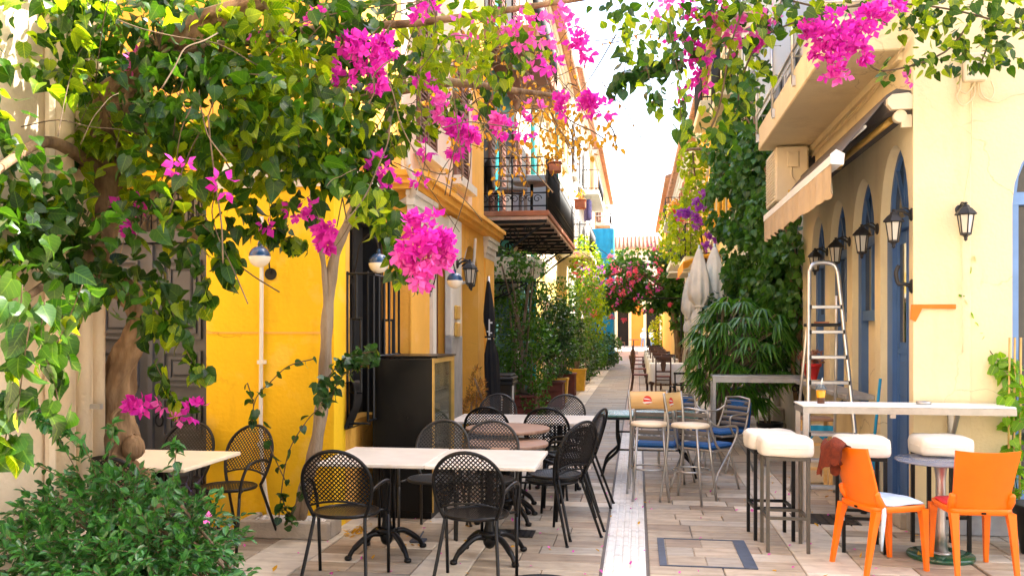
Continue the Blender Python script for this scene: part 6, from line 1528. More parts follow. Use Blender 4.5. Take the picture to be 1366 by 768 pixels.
# ---- right hand bougainvillea over the street and the balcony
V2 = thing('bougainvillea', 'airy bougainvillea with leaves tinted lime as if sunlit, trailing over the balcony corner', 'climbing plant', (2.6, 6.6, 0))
b = MB()
for P in (((1420, 60, 6.4), (1300, 20, 6.2), (1200, 5, 6.0), (1100, 10, 5.9), (1000, -10, 5.8), (900, 0, 5.7)), ((1300, 20, 6.2), (1260, 70, 6.2), (1180, 95, 6.2), (1150, 75, 6.2)), ((1000, -10, 5.8), (975, 60, 5.8), (960, 140, 5.9), (940, 190, 5.9)), ((1330, 30, 6.3), (1310, 80, 6.4), (1305, 85, 6.4)), ((1150, 5, 6.0), (1060, 30, 6.0), (1010, 60, 6.0), (985, 130, 6.0), (1000, 165, 6.0))):
    b.tube(spline([tuple(at(*q)) for q in P], 5), .007, 5)
b.build('branch', MT['twig'], V2)
CL2 = [(1290, 25, 6.2, 90, 30, 150), (1345, 50, 6.3, 40, 40, 70), (1230, 20, 6.1, 50, 24, 60), (1300, 80, 6.3, 35, 22, 36), (1250, 75, 6.2, 40, 22, 36), (1190, 92, 6.2, 30, 10, 12), (1060, 20, 5.9, 60, 30, 70), (990, 30, 5.8, 60, 45, 70), (960, 75, 5.9, 40, 45, 46), (1000, 75, 6.0, 40, 40, 46), (985, 130, 6.0, 35, 40, 60), (945, 170, 5.9, 25, 30, 24), (920, 25, 5.8, 50, 35, 45), (900, 75, 5.8, 30, 40, 26), (960, 10, 5.8, 60, 20, 60), (1130, 10, 6.0, 40, 18, 30), (975, 175, 6.0, 20, 30, 24), (1010, 110, 6.1, 25, 30, 20), (905, 160, 5.8, 20, 20, 8)]
sa, sb2 = [], []
for (px, py, d, rx, ry, n_) in CL2:
    c_, ax, ay, az = clump(px, py, d, rx, ry, .3)
    for k in range(n_):
        p, v = in_clump(c_, ax, ay, az, shell=.1); (sa if prn.random() < .5 else sb2).append(leaf_spec(p, .07, .5, .6, .9))
put_leaves(sa, heart(), 'leaf_lime_lit', V2, 'lit_foliage', 60); put_leaves(sb2, heart(), 'leaf_vine', V2, 'foliage', 60)
FL2 = [(1130, 38, 34, 5.7, 60, 0), (1100, 50, 30, 5.7, 46, 0), (1165, 25, 28, 5.7, 42, 0), (1080, 60, 18, 5.7, 20, 0), (1100, 92, 22, 5.7, 26, 0), (1140, 80, 16, 5.7, 14, 0), (1190, 12, 18, 5.7, 20, 0), (1110, 70, 16, 5.7, 16, 0), (1068, 42, 14, 5.7, 12, 0), (1122, 100, 10, 5.7, 8, 1), (1150, 50, 18, 5.7, 20, 0), (1218, 105, 7, 6.2, 4, 1),
       (958, 15, 12, 5.9, 10, 1), (975, 35, 12, 5.9, 10, 1), (955, 42, 10, 5.9, 8, 1), (1015, 42, 18, 5.9, 18, 1), (1010, 30, 12, 5.9, 9, 1), (990, 50, 9, 5.9, 6, 1), (1020, 68, 14, 5.9, 12, 0), (945, 30, 10, 5.9, 8, 1), (938, 72, 11, 5.9, 9, 0), (932, 88, 10, 5.9, 8, 0), (915, 65, 8, 5.9, 6, 0), (928, 108, 9, 5.9, 6, 0), (938, 110, 10, 5.9, 8, 0), (910, 125, 8, 5.9, 4, 0), (872, 28, 7, 5.8, 5, 1), (893, 55, 6, 5.8, 3, 0), (918, 12, 9, 5.9, 7, 0), (985, 62, 9, 5.9, 5, 1), (1025, 20, 10, 5.9, 7, 1), (1000, 60, 8, 5.9, 6, 1), (922, 75, 8, 5.9, 5, 0), (890, 2, 8, 5.8, 5, 1)]
for (px, py, r_, d, n_, kd) in FL2:
    bract_cluster(max(3, int(n_ * .9)), r_ * d / FPX * 1.05, .054, 'petal_pale' if kd else 'petal', V2, at(px, py, d))

# ---- withered creeper hanging in front of the balcony
V3 = thing('withered_creeper', 'withered creeper with yellow leaves hanging across the iron balcony', 'climbing plant', (-2.2, 9.5, 3))
b = MB(); sd = []
for k in range(95):
    px, py = prn.gauss(670, 62), prn.uniform(50, 150)
    if px < 515 or px > 815: continue
    d = prn.uniform(7.6, 9.8); p = at(px, py, d); q = [p]; dv = rv() * .16
    for i in range(4): dv += rv() * .14; dv.z -= .02; dv *= .85; q.append(q[-1] + dv)
    s_ = spline([tuple(x) for x in q], 3); b.tube(s_, prn.uniform(.003, .007), 4)
    for s__ in s_:
        if prn.random() < .28: sd.append(leaf_spec(s__ + rv() * .03, .062, .8, .3, .8))
for P in (((655, 90, 8), (640, 150, 8), (652, 190, 8)), ((700, 120, 8.4), (690, 200, 8.4), (705, 250, 8.4)), ((805, 155, 8), (818, 175, 8), (822, 195, 8)), ((720, 120, 8.2), (745, 170, 8.2), (760, 200, 8.2)), ((600, 160, 8), (605, 220, 8), (600, 262, 8)), ((620, 180, 8), (600, 230, 8), (560, 225, 8)), ((735, 130, 8.5), (760, 160, 8.5), (790, 175, 8.5), (805, 185, 8.5)), ((660, 160, 8), (668, 210, 8), (664, 250, 8)), ((680, 140, 8.5), (720, 170, 8.5), (760, 185, 8.5), (775, 195, 8.5))):
    s_ = spline([tuple(at(*q)) for q in P], 5); b.tube(s_, .007, 5)
    for p in s_:
        if prn.random() < .75: sd.append(leaf_spec(p + rv() * .06, .07, .9, .3, .8)); sd.append(leaf_spec(p + rv() * .12, .07, .9, .3, .8))
for k in range(170):
    px, py = prn.gauss(745, 30), prn.gauss(175, 28); sd.append(leaf_spec(at(px, py, prn.uniform(8, 9.5)), .075, .8, .3, .8))
b.build('stem', MT['twig'], V3); put_leaves(sd, oval(), 'leaf_dry', V3, 'dry_leaves', 80)
fallen = thing('fallen_leaves', 'few yellow leaves fallen on the paving by the fridge foot', 'fallen leaves', tuple(gr(478, 706)))
put_leaves([((gr(prn.uniform(462, 492), prn.uniform(702, 718)) + Vector((0, 0, .012))), rv(), Vector((0, 0, 1)) + rv() * .3, .06) for k in range(16)], oval(1, .3, .1, -.05), 'leaf_dry', fallen, 'leaf')
scat = thing('fallen_petals', 'fallen petals and leaf litter scattered on the near paving', 'fallen petals', (0, 6, 0)); tag(scat, kind='stuff')
put_leaves([(Vector((prn.uniform(-3, 2.2), 4.9 + 4 * prn.random() ** 1.5, .008)), rv(), Vector((0, 0, 1)) + rv() * .4, prn.uniform(.02, .04)) for k in range(130)], oval(1, .36, .15, -.1), 'petal_pale', scat, 'petals'); put_leaves([(Vector((prn.uniform(-3, 2.2), 4.9 + 5 * prn.random() ** 1.5, .008)), rv(), Vector((0, 0, 1)) + rv() * .4, prn.uniform(.025, .055)) for k in range(90)], oval(1, .3, .15, -.1), 'leaf_dry', scat, 'litter')
# a leafy tendril against the sky
tn_ = thing('tendril', 'green leafy tendril arching across the open sky', 'climbing plant', tuple(at(840, 90, 6.2)))
b = MB(); s_ = spline([tuple(at(*q)) for q in ((905, 85, 6.0), (880, 88, 6.0), (855, 96, 6.0), (835, 105, 6.0), (820, 122, 6.0))], 8); b.tube(s_, .005, 5); b.build('stem', MT['twig'], tn_)
put_leaves([leaf_spec(p + rv() * .05, .075, .5, .5, .8) for p in s_ for q in range(3)], heart(), 'leaf_dark', tn_, 'leaves')

# ---- foreground bush
BU = thing('leafy_bush', 'dark green small leaved bush spilling beside the pale house wall', 'bush', (-2.2, 4.1, 0))
BC_ = [(145, 722, 4.3, 100, 72), (225, 740, 4.15, 72, 58), (85, 762, 4.1, 72, 58), (170, 800, 4.0, 130, 70), (110, 698, 4.5, 58, 42), (215, 702, 4.5, 52, 40), (250, 770, 4.1, 42, 45)]
sb_ = []; bst = MB()
for (px, py, d, rx, ry) in BC_:
    c_, ax, ay, az = clump(px, py, d, rx, ry, .38); n_ = int(rx * ry * .26)
    for k in range(n_ // 9):
        p, v = in_clump(c_, ax, ay, az); dv = (v + rv() * .7 + Vector((0, -.2, .25))).normalized(); q = [p]
        for i in range(4): dv = (dv + rv() * .3 + Vector((0, 0, -.12))).normalized(); q.append(q[-1] + dv * .035)
        bst.tube([tuple(x) for x in q], .0018, 3)
        for x in q:
            for s in range(2): sb_.append((x + rv() * .008, (dv + rv() * .8).normalized(), rv() * .6 + Vector((0, -.15, .8)), prn.uniform(.034, .060)))
for P in (((160, 650), (110, 600), (60, 560), (48, 545)), ((120, 660), (60, 625), (20, 610), (0, 615)), ((130, 640), (110, 590), (85, 570)), ((140, 640), (150, 580), (150, 565)), ((230, 700), (280, 690), (310, 705)), ((260, 740), (300, 735), (318, 745)), ((90, 690), (50, 700), (35, 690)), ((230, 640), (235, 600), (232, 590)), ((110, 640), (75, 580), (60, 560), (50, 540))):
    s_ = spline([tuple(at(x, y, 4.2)) for x, y in P], 7); bst.tube(s_, .0025, 4)
    for p in s_:
        for q in range(2): sb_.append((p, rv() + Vector((0, 0, -.2)), rv() * .6 + Vector((0, 0, .7)), prn.uniform(.042, .070)))
for k in range(14):
    a = prn.uniform(-1, 1); bst.tube(spline([(-2.25 + a * .12, 4.2, .0), (-2.25 + a * .3, 4.15, .3), tuple(at(165 + a * 90, prn.uniform(660, 720), 4.2))], 4), .008, 5)
tag(bst.build('twigs', MT['twig'], BU), kind='stuff')
put_leaves(sb_, oval(1, .27, .10), 'leaf_bush', BU, 'foliage', 260)
bract_cluster(3, .015, .03, 'petal_pale', BU, at(277, 690, 4.0))
# lavender like clump under the cream table
LV = thing('purple_plant', 'purple leaved plant under the cream table', 'plant', (-3.1, 5.3, 0)); sv = []
for k in range(420):
    p = Vector((prn.uniform(-3.45, -2.85), prn.uniform(5.15, 5.4), prn.uniform(0.05, .62))); sv.append((p, rv() + Vector((0, 0, .8)), rv(), prn.uniform(.05, .09)))
put_leaves(sv, lance(), 'leaf_purple' if 'leaf_purple' in MT else (leafmat('leaf_purple', (.02, .018, .05), (.055, .045, .12), .2).name), LV, 'foliage')

# ---- generic potted shrub
def shrub(name, label, cat, x, y, crowns, m, shape, size, n, trunk=None, group=None, singles=0, down=.25, up=.6, seed=1):
    t = thing(name, label, cat, (x, y, 0), group=group); r = random.Random(seed); sp_ = []
    b = MB(); z0 = trunk[0] if trunk else .3
    for (cx, cy, cz, rx, ry, rz) in crowns:
        for k in range(trunk[2] if trunk else 2):
            q = Vector((cx + r.uniform(-.4, .4) * rx, cy + r.uniform(-.4, .4) * ry, cz + r.uniform(-.3, .4) * rz)); a = r.uniform(-.06, .06)
            b.tube(spline([(x + a, y, z0), (x + (cx - x) * .3 + a * 2, y, z0 + (cz - z0) * .4), tuple(q)], 5), [ (trunk[1] if trunk else .02) * (1 - .7 * i / 10) for i in range(11)], 6)
    b.build('trunk', MT['pale_bark'], t)
    tot = sum(c[3] * c[5] for c in crowns)
    for (cx, cy, cz, rx, ry, rz) in crowns:
        for k in range(int(n * rx * rz / tot)):
            p, v = in_clump((cx, cy, cz), rx, ry, rz, r)
            if noise.noise(p * (1.6 / max(.25, rx)) + Vector((seed, 0, 0))) < -.16: continue
            sp_.append(leaf_spec(p, size, down, up, 1, v, r))
    put_leaves(sp_, shape, m, t, 'foliage', singles); return t
def pot(label, x, y, r, h, m, group=None, square=False):
    t = thing('plant_pot', label, 'plant pot', (x, y, 0), group=group); b = MB()
    if square: 
        for z0, z1, s0, s1 in ((0, h - .06, .86, 1),):
            vs = [(sx * r * s, sy * r * s, z) for z, s in ((z0, s0), (z1, s1)) for sx, sy in ((-1, -1), (1, -1), (1, 1), (-1, 1))]; b.add(vs, [(3, 2, 1, 0), (4, 5, 6, 7)] + [(i, (i + 1) % 4, 4 + (i + 1) % 4, 4 + i) for i in range(4)])
        b.bbox(-r * 1.06, -r * 1.06, h - .06, r * 1.06, r * 1.06, h, .01)
    else: b.lathe([(r * .72, 0), (r * .94, h - .07), (r, h - .068), (r * 1.03, h - .01), (r * 1.0, h), (r * .9, h), (r * .88, h - .05), (.001, h - .05)], n=28, cap=False)
    b.build('body', MT[m], t, False)
    b = MB(); b.lathe([(r * .87, h - .045), (.001, h - .03)] if not square else [(r * .9, h + .002), (.001, h + .012)], n=20, cap=False); b.build('soil', MT['soil'], t, False); return t
def planter(label, x, y, sx, sy, h, m, group=None):
    t = thing('wooden_planter', label, 'planter', (x, y, 0), group=group)
    for k in range(3):
        for s in (-1, 1): b = MB(); z = .05 + k * (h - .1) / 3; b.bbox(-sx / 2, s * sy / 2 - .015, z, sx / 2, s * sy / 2 + .015, z + (h - .1) / 3 - .012, .005); b.build('plank', MT[m], t, False)
        for s in (-1, 1): b = MB(); b.bbox(s * sx / 2 - .015, -sy / 2 + .016, z, s * sx / 2 + .015, sy / 2 - .016, z + (h - .1) / 3 - .012, .005); b.build('plank', MT[m], t, False)
    for s in (-1, 1):
        for q in (-1, 1): b = MB(); b.box(s * sx / 2 - .03, q * sy / 2 - .03, 0, s * sx / 2 + .03, q * sy / 2 + .03, h - .05); b.build('post', MT[m], t, False)
    b = MB(); b.bbox(-sx / 2 - .05, -sy / 2 - .05, h - .05, sx / 2 + .05, sy / 2 + .05, h - .01, .006); b.build('rim', MT[m], t, False)
    b = MB(); b.lathe([(min(sx, sy) * .45, h - .005), (.001, h + .02)], n=16, cap=False); b.build('soil', MT['soil'], t, False); return t
gp = 'planters along the left facades'
planter('red brown wooden planter box nearest the bin', -1.98, 14.6, .55, .6, .55, 'red_wood', gp); planter('red brown wooden planter box behind the first ficus', -1.85, 18.0, .6, .55, .58, 'red_wood', gp); planter('red brown wooden planter box between the two yellow pots', -1.85, 21.5, .6, .5, .58, 'red_wood', gp)
pot('square yellow pot nearer of the two by the wooden planters', -1.78, 19.6, .22, .55, 'yellow_pot', gp, True); pot('square yellow pot farther of the two by the wooden planters', -1.62, 23.4, .24, .6, 'yellow_pot', gp, True)
gf = 'green ficus shrubs along the left facades'
shrub('ficus', 'tall green ficus with bare pale stems standing behind the rubbish bin', 'shrub', -1.98, 14.6, [(-2.15, 14.5, 1.55, .55, .5, .75), (-1.75, 14.6, 1.2, .45, .45, .65), (-2.05, 14.6, 2.35, .55, .4, .35), (-2.35, 14.4, .95, .3, .3, .4), (-2.2, 13.95, 2.72, .40, .2, .26), (-1.75, 13.95, 2.66, .30, .2, .24), (-1.75, 14.4, .55, .3, .3, .4)], 'leaf_ficus', oval(1, .3), .075, 5200, (.5, .03, 3), gf, 0, .3, .6, 2)
shrub('ficus', 'dark green ficus in the second wooden planter, beside a yellow pot', 'shrub', -1.85, 18.0, [(-1.95, 18, 1.75, .62, .5, .75), (-1.7, 17.9, 1.1, .45, .45, .45)], 'leaf_dark', oval(1, .3), .08, 3600, (.55, .03, 3), gf, 0, .3, .6, 3)
shrub('ficus', 'light green young tree in the nearer yellow pot', 'shrub', -1.78, 19.6, [(-1.75, 19.6, 2.0, .45, .4, .85), (-1.6, 19.6, 1.2, .3, .3, .35)], 'leaf_ficus', oval(1, .28), .075, 2000, (.5, .02, 3), gf, 0, .3, .6, 4)
shrub('ficus', 'bushy green shrub in the third wooden planter', 'shrub', -1.85, 21.5, [(-1.9, 21.5, 1.5, .6, .5, .8)], 'leaf_dark', oval(1, .3), .085, 2600, (.55, .03, 3), gf, 0, .3, .6, 5)
shrub('ficus', 'loose green shrub in the farther yellow pot', 'shrub', -1.62, 23.4, [(-1.6, 23.4, 1.6, .5, .45, .75), (-1.45, 23.3, 2.6, .4, .4, .5)], 'leaf_ficus', oval(1, .28), .085, 2200, (.55, .02, 3), gf, 0, .3, .6, 6)
for i, (x, y, h, s, lb) in enumerate(((-1.95, 27, 1.5, .75, 'rounded dark green bush by the cream house'), (-1.75, 31, 1.2, .7, 'low green bush past the curved balcony'), (-1.5, 36, 1.3, .75, 'green bush in front of the white house'), (-1.35, 41, 1.2, .7, 'farthest green bush before the blue scaffold'))):
    shrub('bush', lb, 'bush', x, y, [(x, y, h * .6, s, s, h * .65)], 'leaf_ficus' if i % 2 else 'leaf_dark', oval(1, .32), .11, 1500, (.05, .03, 3), 'low bushes farther down the left side', 0, .2, .6, 20 + i)
# bright climber sprays on the cream house balcony
for i, (x, y, z, rx, rz, lb) in enumerate(((-1.75, 29, 3.6, .5, 1.3, 'sunlit climber with red flowers over the curved balcony'), (-1.9, 34, 3.4, .7, 1.5, 'yellow green climber on the white house facade'), (-2.1, 40, 4.2, .6, 1.4, 'trailing climber by the blue scaffold'))):
    t = shrub('climber', lb, 'climbing plant', x, y, [(x, y, z, rx, rx * 1.6, rz), (x + .2, y, z - 1.2, rx * .9, rx, rz * .7)], 'leaf_lime_lit' if i < 2 else 'leaf_ficus', oval(1, .34), .12, 1600, (.05, .02, 3), None, 0, .5, .4, 30 + i)
    for k in range(8): bract_cluster(5, .1, .09, 'petal_red' if i < 1 else 'petal_violet', t, (x + prn.uniform(-.4, .5), y - prn.uniform(.2, .7), z + prn.uniform(-1.4, .8)))
# conifer and pot
shrub('conifer', 'small cone shaped conifer with rusty tips beside the display fridge', 'shrub', -2.05, 10.9, [(-2.05, 10.9, .62, .17, .17, .22), (-2.05, 10.9, .85, .12, .12, .2), (-2.05, 10.9, 1.02, .06, .06, .14)], 'leaf_conifer' if 'leaf_conifer' in MT else leafmat('leaf_conifer', (.06, .09, .015), (.30, .13, .03), .25).name, lance(1, .12, 0), .06, 1500, (.35, .02, 2), None, 0, -.9, .2, 8)
pot('dark pot of the small conifer', -2.05, 10.9, .17, .38, 'black_pot')

# hedge arch across the far street with red flowers
AR = thing('flower_arch', 'bougainvillea arch with red and pink flowers spanning the far street', 'climbing plant', (1.6, 38, 0)); sp_ = []
for (px, py, rx, ry, n_) in ((800, 388, 36, 32, 1100), (840, 378, 42, 36, 1600), (880, 376, 44, 38, 1800), (908, 385, 28, 40, 1000), (918, 430, 16, 40, 500), (925, 475, 14, 30, 300), (830, 395, 30, 20, 500), (865, 400, 45, 18, 900), (900, 400, 20, 20, 400), (850, 352, 45, 22, 500), (895, 345, 25, 22, 350), (785, 365, 20, 40, 500), (905, 430, 10, 26, 350), (775, 345, 14, 30, 300)):
    c_, ax, ay, az = clump(px, py, 38, rx, ry, 1.3)
    for k in range(n_):
        p, v = in_clump(c_, ax, ay, az)
        if noise.noise(p * .9) < -.3: continue
        sp_.append(leaf_spec(p, .16, .5, .6, 1, v))
b = MB(); b.tube(spline([(1.75, 38, 0), (1.7, 38, 1.5), (1.3, 38, 3.2), (0, 38, 4.2), (-1.4, 38, 4.0)], 6), [.16 - .004 * i for i in range(25)], 8); b.build('trunk', MT['bark'], AR)
b = MB(); b.tube([(1.85, 37.2, 0), (1.85, 37.2, 3)], .04, 6); b.tube([(-1.7, 37.2, 0), (-1.7, 37.2, 3)], .04, 6); b.tube([(1.85, 37.2, 3), (-1.7, 37.2, 3)], .03, 6); b.build('trellis', MT['iron'], AR)
put_leaves(sp_, heart(1, .1, .1), 'leaf_ficus', AR, 'foliage')
for k in range(85):
    px, py = prn.uniform(775, 880), prn.gauss(376, 20); c_ = at(px, py, 38 - prn.uniform(.9, 1.5))
    bract_cluster(4, prn.uniform(.05, .16), .095, 'petal_red' if k % 3 else 'petal_pale', AR, c_)
for (px, py, r_) in ((880, 361, .3), (908, 372, .34), (838, 367, .25), (812, 372, .3), (897, 408, .22), (868, 415, .15), (802, 385, .25), (790, 392, .2), (818, 422, .2), (832, 423, .2), (845, 360, .18)): bract_cluster(12, r_ * .7, .10, 'petal_red', AR, at(px, py, 36.5))
# far yellow green shrub and pots on the square
shrub('far_shrub', 'yellow green round shrub beside the walkers on the sunny square', 'shrub', 2.0, 70, [(2.0, 70, 1.5, 1.1, 1, 1.3)], 'leaf_lime_lit', oval(1, .35), .24, 900, (.05, .04, 4), None, 0, .2, .6, 41)
shrub('far_shrub', 'dark green small shrub in front of the round yellow one', 'shrub', 2.7, 66, [(2.7, 66, .7, .45, .4, .7)], 'leaf_dark', oval(1, .35), .2, 300, (.05, .04, 3), None, 0, .2, .6, 42)

# ---- ivy on the white house
IV = thing('ivy', 'curtain of dark ivy hanging over the white house on the right', 'climbing plant', (2.2, 14, 0)); si = []; bi = MB()
def ivy_out(px, py): return True
for (px, py, d, rx, ry, n_) in ((1000, 165, 14.5, 38, 45, 700), (985, 215, 15.0, 36, 50, 700), (1015, 230, 13.4, 40, 70, 1300), (985, 275, 14.5, 45, 50, 1000), (1030, 300, 12.6, 34, 60, 900), (1000, 330, 13.6, 38, 55, 900), (1040, 370, 12.2, 28, 50, 560), (1015, 390, 13, 26, 40, 360), (968, 255, 16, 24, 40, 260), (1050, 420, 12.05, 18, 45, 260), (955, 200, 17, 16, 18, 60), (1056, 340, 11.7, 14, 60, 200), (990, 375, 14, 26, 30, 260), (1005, 125, 14.8, 24, 25, 260)):
    c_, ax, ay, az = clump(px, py, d, rx, ry, .5)
    for k in range(n_):
        p, v = in_clump(c_, ax, ay, az)
        if noise.noise(p * 1.5) < -.22: continue
        si.append(leaf_spec(p, .105, .8, .5, .7, Vector((-.5, -.4, 0))))
for P in (((1062, 540, 11.8), (1058, 480, 11.9), (1068, 430, 11.9), (1056, 390, 12), (1060, 340, 12), (1040, 280, 12.4), (1015, 200, 13.3), (1000, 120, 14.4)), ((1066, 545, 11.8), (1070, 470, 11.9), (1058, 425, 11.95), (1066, 380, 12), (1052, 320, 12.2)), ((1000, 200, 14.3), (960, 220, 16), (940, 200, 17), (915, 200, 18))):
    bi.tube(spline([tuple(at(*q)) for q in P], 6), .032, 7)
for k in range(26):
    px, py = prn.uniform(985, 1062), prn.uniform(330, 430); d = 11.9 + (1062 - px) * .03; s_ = spline([tuple(at(px + prn.uniform(-4, 4) * i, py + 28 * i, d)) for i in range(4)], 5); bi.tube(s_, .004, 3)
    for p in s_: si.append(leaf_spec(p + rv() * .06, .11, .8, .5, .7))
bi.build('stem', MT['bark'], IV); put_leaves(si, heart(), 'leaf_ivy', IV, 'foliage', 290)
sv = []
t = thing('flowering_climber', 'loose climber with violet flowers on the tiled house past the ivy', 'climbing plant', (1.8, 24, 0))
for (px, py, d, rx, ry, n_) in ((925, 215, 24, 22, 26, 260), (918, 300, 24, 26, 40, 300), (930, 260, 22, 22, 24, 240), (905, 330, 27, 28, 24, 240), (890, 300, 30, 12, 30, 100)):
    c_, ax, ay, az = clump(px, py, d, rx, ry, .6)
    for k in range(n_): p, v = in_clump(c_, ax, ay, az); sv.append(leaf_spec(p, .13, .7, .5, .9))
b = MB(); b.tube(spline([(2.1, 24, 0), (2.05, 24, 2.4), (1.7, 24.2, 4.5), (1.5, 24, 6.5)], 5), .03, 5); b.build('stem', MT['twig'], t)
put_leaves(sv, heart(), 'leaf_lime_lit', t, 'foliage')
for (px, py) in ((925, 265), (934, 258), (938, 275), (918, 283), (912, 285), (928, 298), (945, 330), (930, 292), (908, 290), (960, 318), (940, 318)): bract_cluster(14, .13, .09, 'petal_violet', t, at(px, py, 21))

# ---- right: palm fan plant and companions
PL = thing('lady_palm', 'large lady palm with fans of narrow drooping leaves behind the metal bar frame', 'palm plant', (1.18, 12.3, 0)); sf = []; bs = MB()
fr0 = random.Random(17)
for k in range(150):
    v = rv(fr0); c_ = Vector((1.42, 12.3, 1.3)); h = c_ + Vector((v.x * .66, v.y * .55, v.z * .82 + .05))
    out = Vector((v.x, v.y, 0)); out = (out.normalized() if out.length > .01 else Vector((1, 0, 0))); base = Vector((1.18 + v.x * .12, 12.3 + v.y * .12, max(.35, h.z - .55)))
    bs.tube(spline([tuple(base), tuple((base + h) / 2 + Vector((0, 0, .05))), tuple(h)], 3), .006, 4)
    side = out.cross(Vector((0, 0, 1))).normalized(); nl = fr0.randint(7, 10)
    for i in range(nl):
        a = -1.25 + 2.5 * i / (nl - 1); ax = out * math.cos(a) + side * math.sin(a) + Vector((0, 0, fr0.uniform(-.55, -.1))); sf.append((h, ax, Vector((0, 0, 1)) + rv(fr0) * .25, fr0.uniform(.26, .40)))
for k in range(5): bs.tube(spline([(1.18 + .08 * math.cos(k * 1.3), 12.3 + .08 * math.sin(k * 1.3), .3), (1.22 + .16 * math.cos(k * 1.3), 12.3 + .16 * math.sin(k * 1.3), 1.3)], 3), .016, 6)
bs.build('stem', MT['pale_bark'], PL); put_leaves(sf, lance(1, .075, .35), 'leaf_palm', PL, 'leaflets', 280)
pot('black pot of the lady palm', 1.18, 12.3, .21, .40, 'black_pot')
shrub('rubber_plant', 'glossy broad leaved shrub right of the lady palm', 'shrub', 1.75, 13.9, [(1.75, 13.9, 1.75, .55, .4, .5), (1.95, 13.7, 1.45, .45, .4, .4), (1.45, 14, 2.0, .4, .4, .3)], 'leaf_dark', oval(1, .33), .15, 900, (.3, .03, 3), None, 60, .3, .6, 51)
pot('broad clay pot of the glossy shrub', 1.62, 14.2, .2, .35, 'clay_pot')
shrub('potted_tree', 'thin stemmed little tree in a low black pot by the stone steps', 'small tree', 1.96, 13.3, [(1.98, 13.25, 1.35, .36, .3, .35), (1.85, 13.2, 1.0, .25, .2, .2)], 'leaf_dark', oval(1, .33), .12, 420, (.2, .022, 1), None, 0, .5, .5, 52)
pot('low black pot of the thin stemmed tree', 1.96, 13.3, .19, .26, 'black_pot')
pot('dark blue pot on an iron stand behind the palm', 1.78, 15.6, .21, .62, 'blue_pot')
t = thing('red_plant_pot', 'red plastic pot with a pinkish succulent on the window shelf', 'plant pot', (2.06, 10.7, 1.02)); b = MB(); b.lathe([(.06, .02), (.10, .17), (.115, .172), (.118, .21), (.10, .21), (.001, .195)], n=24, cap=False); b.build('pot', MT['red_pot'], t, False); b = MB(); b.lathe([(.10, 0), (.115, .02), (.001, .02)], n=24, cap=False); b.build('saucer', MT['cream_top'], t, False)
put_leaves([(Vector((2.06 + prn.gauss(0, .07), 10.7 + prn.gauss(0, .07), 1.23 + prn.uniform(0, .12))), rv() + Vector((0, 0, .6)), rv(), .06) for k in range(160)], oval(), leafmat('leaf_pinkish', (.16, .07, .06), (.30, .16, .12), .2).name, t, 'succulent')
pot('black pot at the foot of the glazed arch, right edge', 2.92, 6.75, .2, .36, 'black_pot')
t = thing('climbing_plant', 'fresh green climber on bamboo stakes beside the glazed arch', 'climbing plant', (2.9, 6.75, 0)); b = MB()
for px in (1345, 1352, 1360): p = at(px, 560, 6.7); b.tube([(p.x, p.y, .3), (p.x + .01, p.y, EYE + (441 - 450) * 6.7 / FPX)], .008, 6)
b.build('stake', MT['bamboo'], t); sg = []; b = MB()
s_ = spline([tuple(at(*q)) for q in ((1358, 660, 6.7), (1350, 600, 6.7), (1356, 540, 6.7), (1348, 500, 6.75), (1330, 480, 6.8), (1312, 455, 6.85), (1300, 430, 6.85), (1290, 405, 6.85), (1285, 375, 6.86), (1300, 345, 6.86), (1312, 365, 6.86), (1300, 385, 6.86))], 6); b.tube(s_, .0035, 4); b.build('stem', MT['leaf_vine'], t)
for i, p in enumerate(s_):
    if i < 26:
        for q in range(4): sg.append(leaf_spec(p + rv() * .09, .085, .4, .5, 1))
    elif i % 3 == 0: sg.append(leaf_spec(p, .05, .5, .4, 1))
for k in range(70): sg.append(leaf_spec(at(prn.uniform(1335, 1385), prn.uniform(470, 660), prn.uniform(6.5, 6.9)), .09, .4, .5, 1))
put_leaves(sg, heart(1, .1, .1), leafmat('leaf_fresh', (.08, .22, .012), (.18, .38, .025), .45).name, t, 'foliage', 60)
# ================================================================ DISTANCE
# blue netted scaffold
t = thing('scaffold', 'builders scaffold wrapped in blue netting on the left side of the far street', 'scaffold', (-2, 48, 0))
for x in (-2.5, -1.35):
    for y in (47.4, 49.2): one('pole', 'steel', t, lambda b: b.tube([(x, y, 0), (x, y, 8.5)], .03, 6))
for z in (2.2, 4.4, 6.6, 7.4, 7.9, 8.45):
    one('ledger', 'steel', t, lambda b: (b.tube([(-2.5, 47.4, z), (-1.35, 47.4, z)], .025, 5), b.tube([(-1.35, 47.4, z), (-1.35, 49.2, z)], .025, 5)))
rows = [[(-2.55 + 1.25 * k / 10, 47.33 + .04 * math.sin(k * 2 + z), z) for k in range(11)] + [(-1.28 + .03 * math.sin(k * 2), 47.4 + 1.9 * k / 8, z) for k in range(9)] for z in (0, 1.2, 2.4, 3.6, 4.8, 6.0, 7.2)]
b = MB(); b.grid(rows, flip=False); b.build('netting', MT['net_blue'], t)
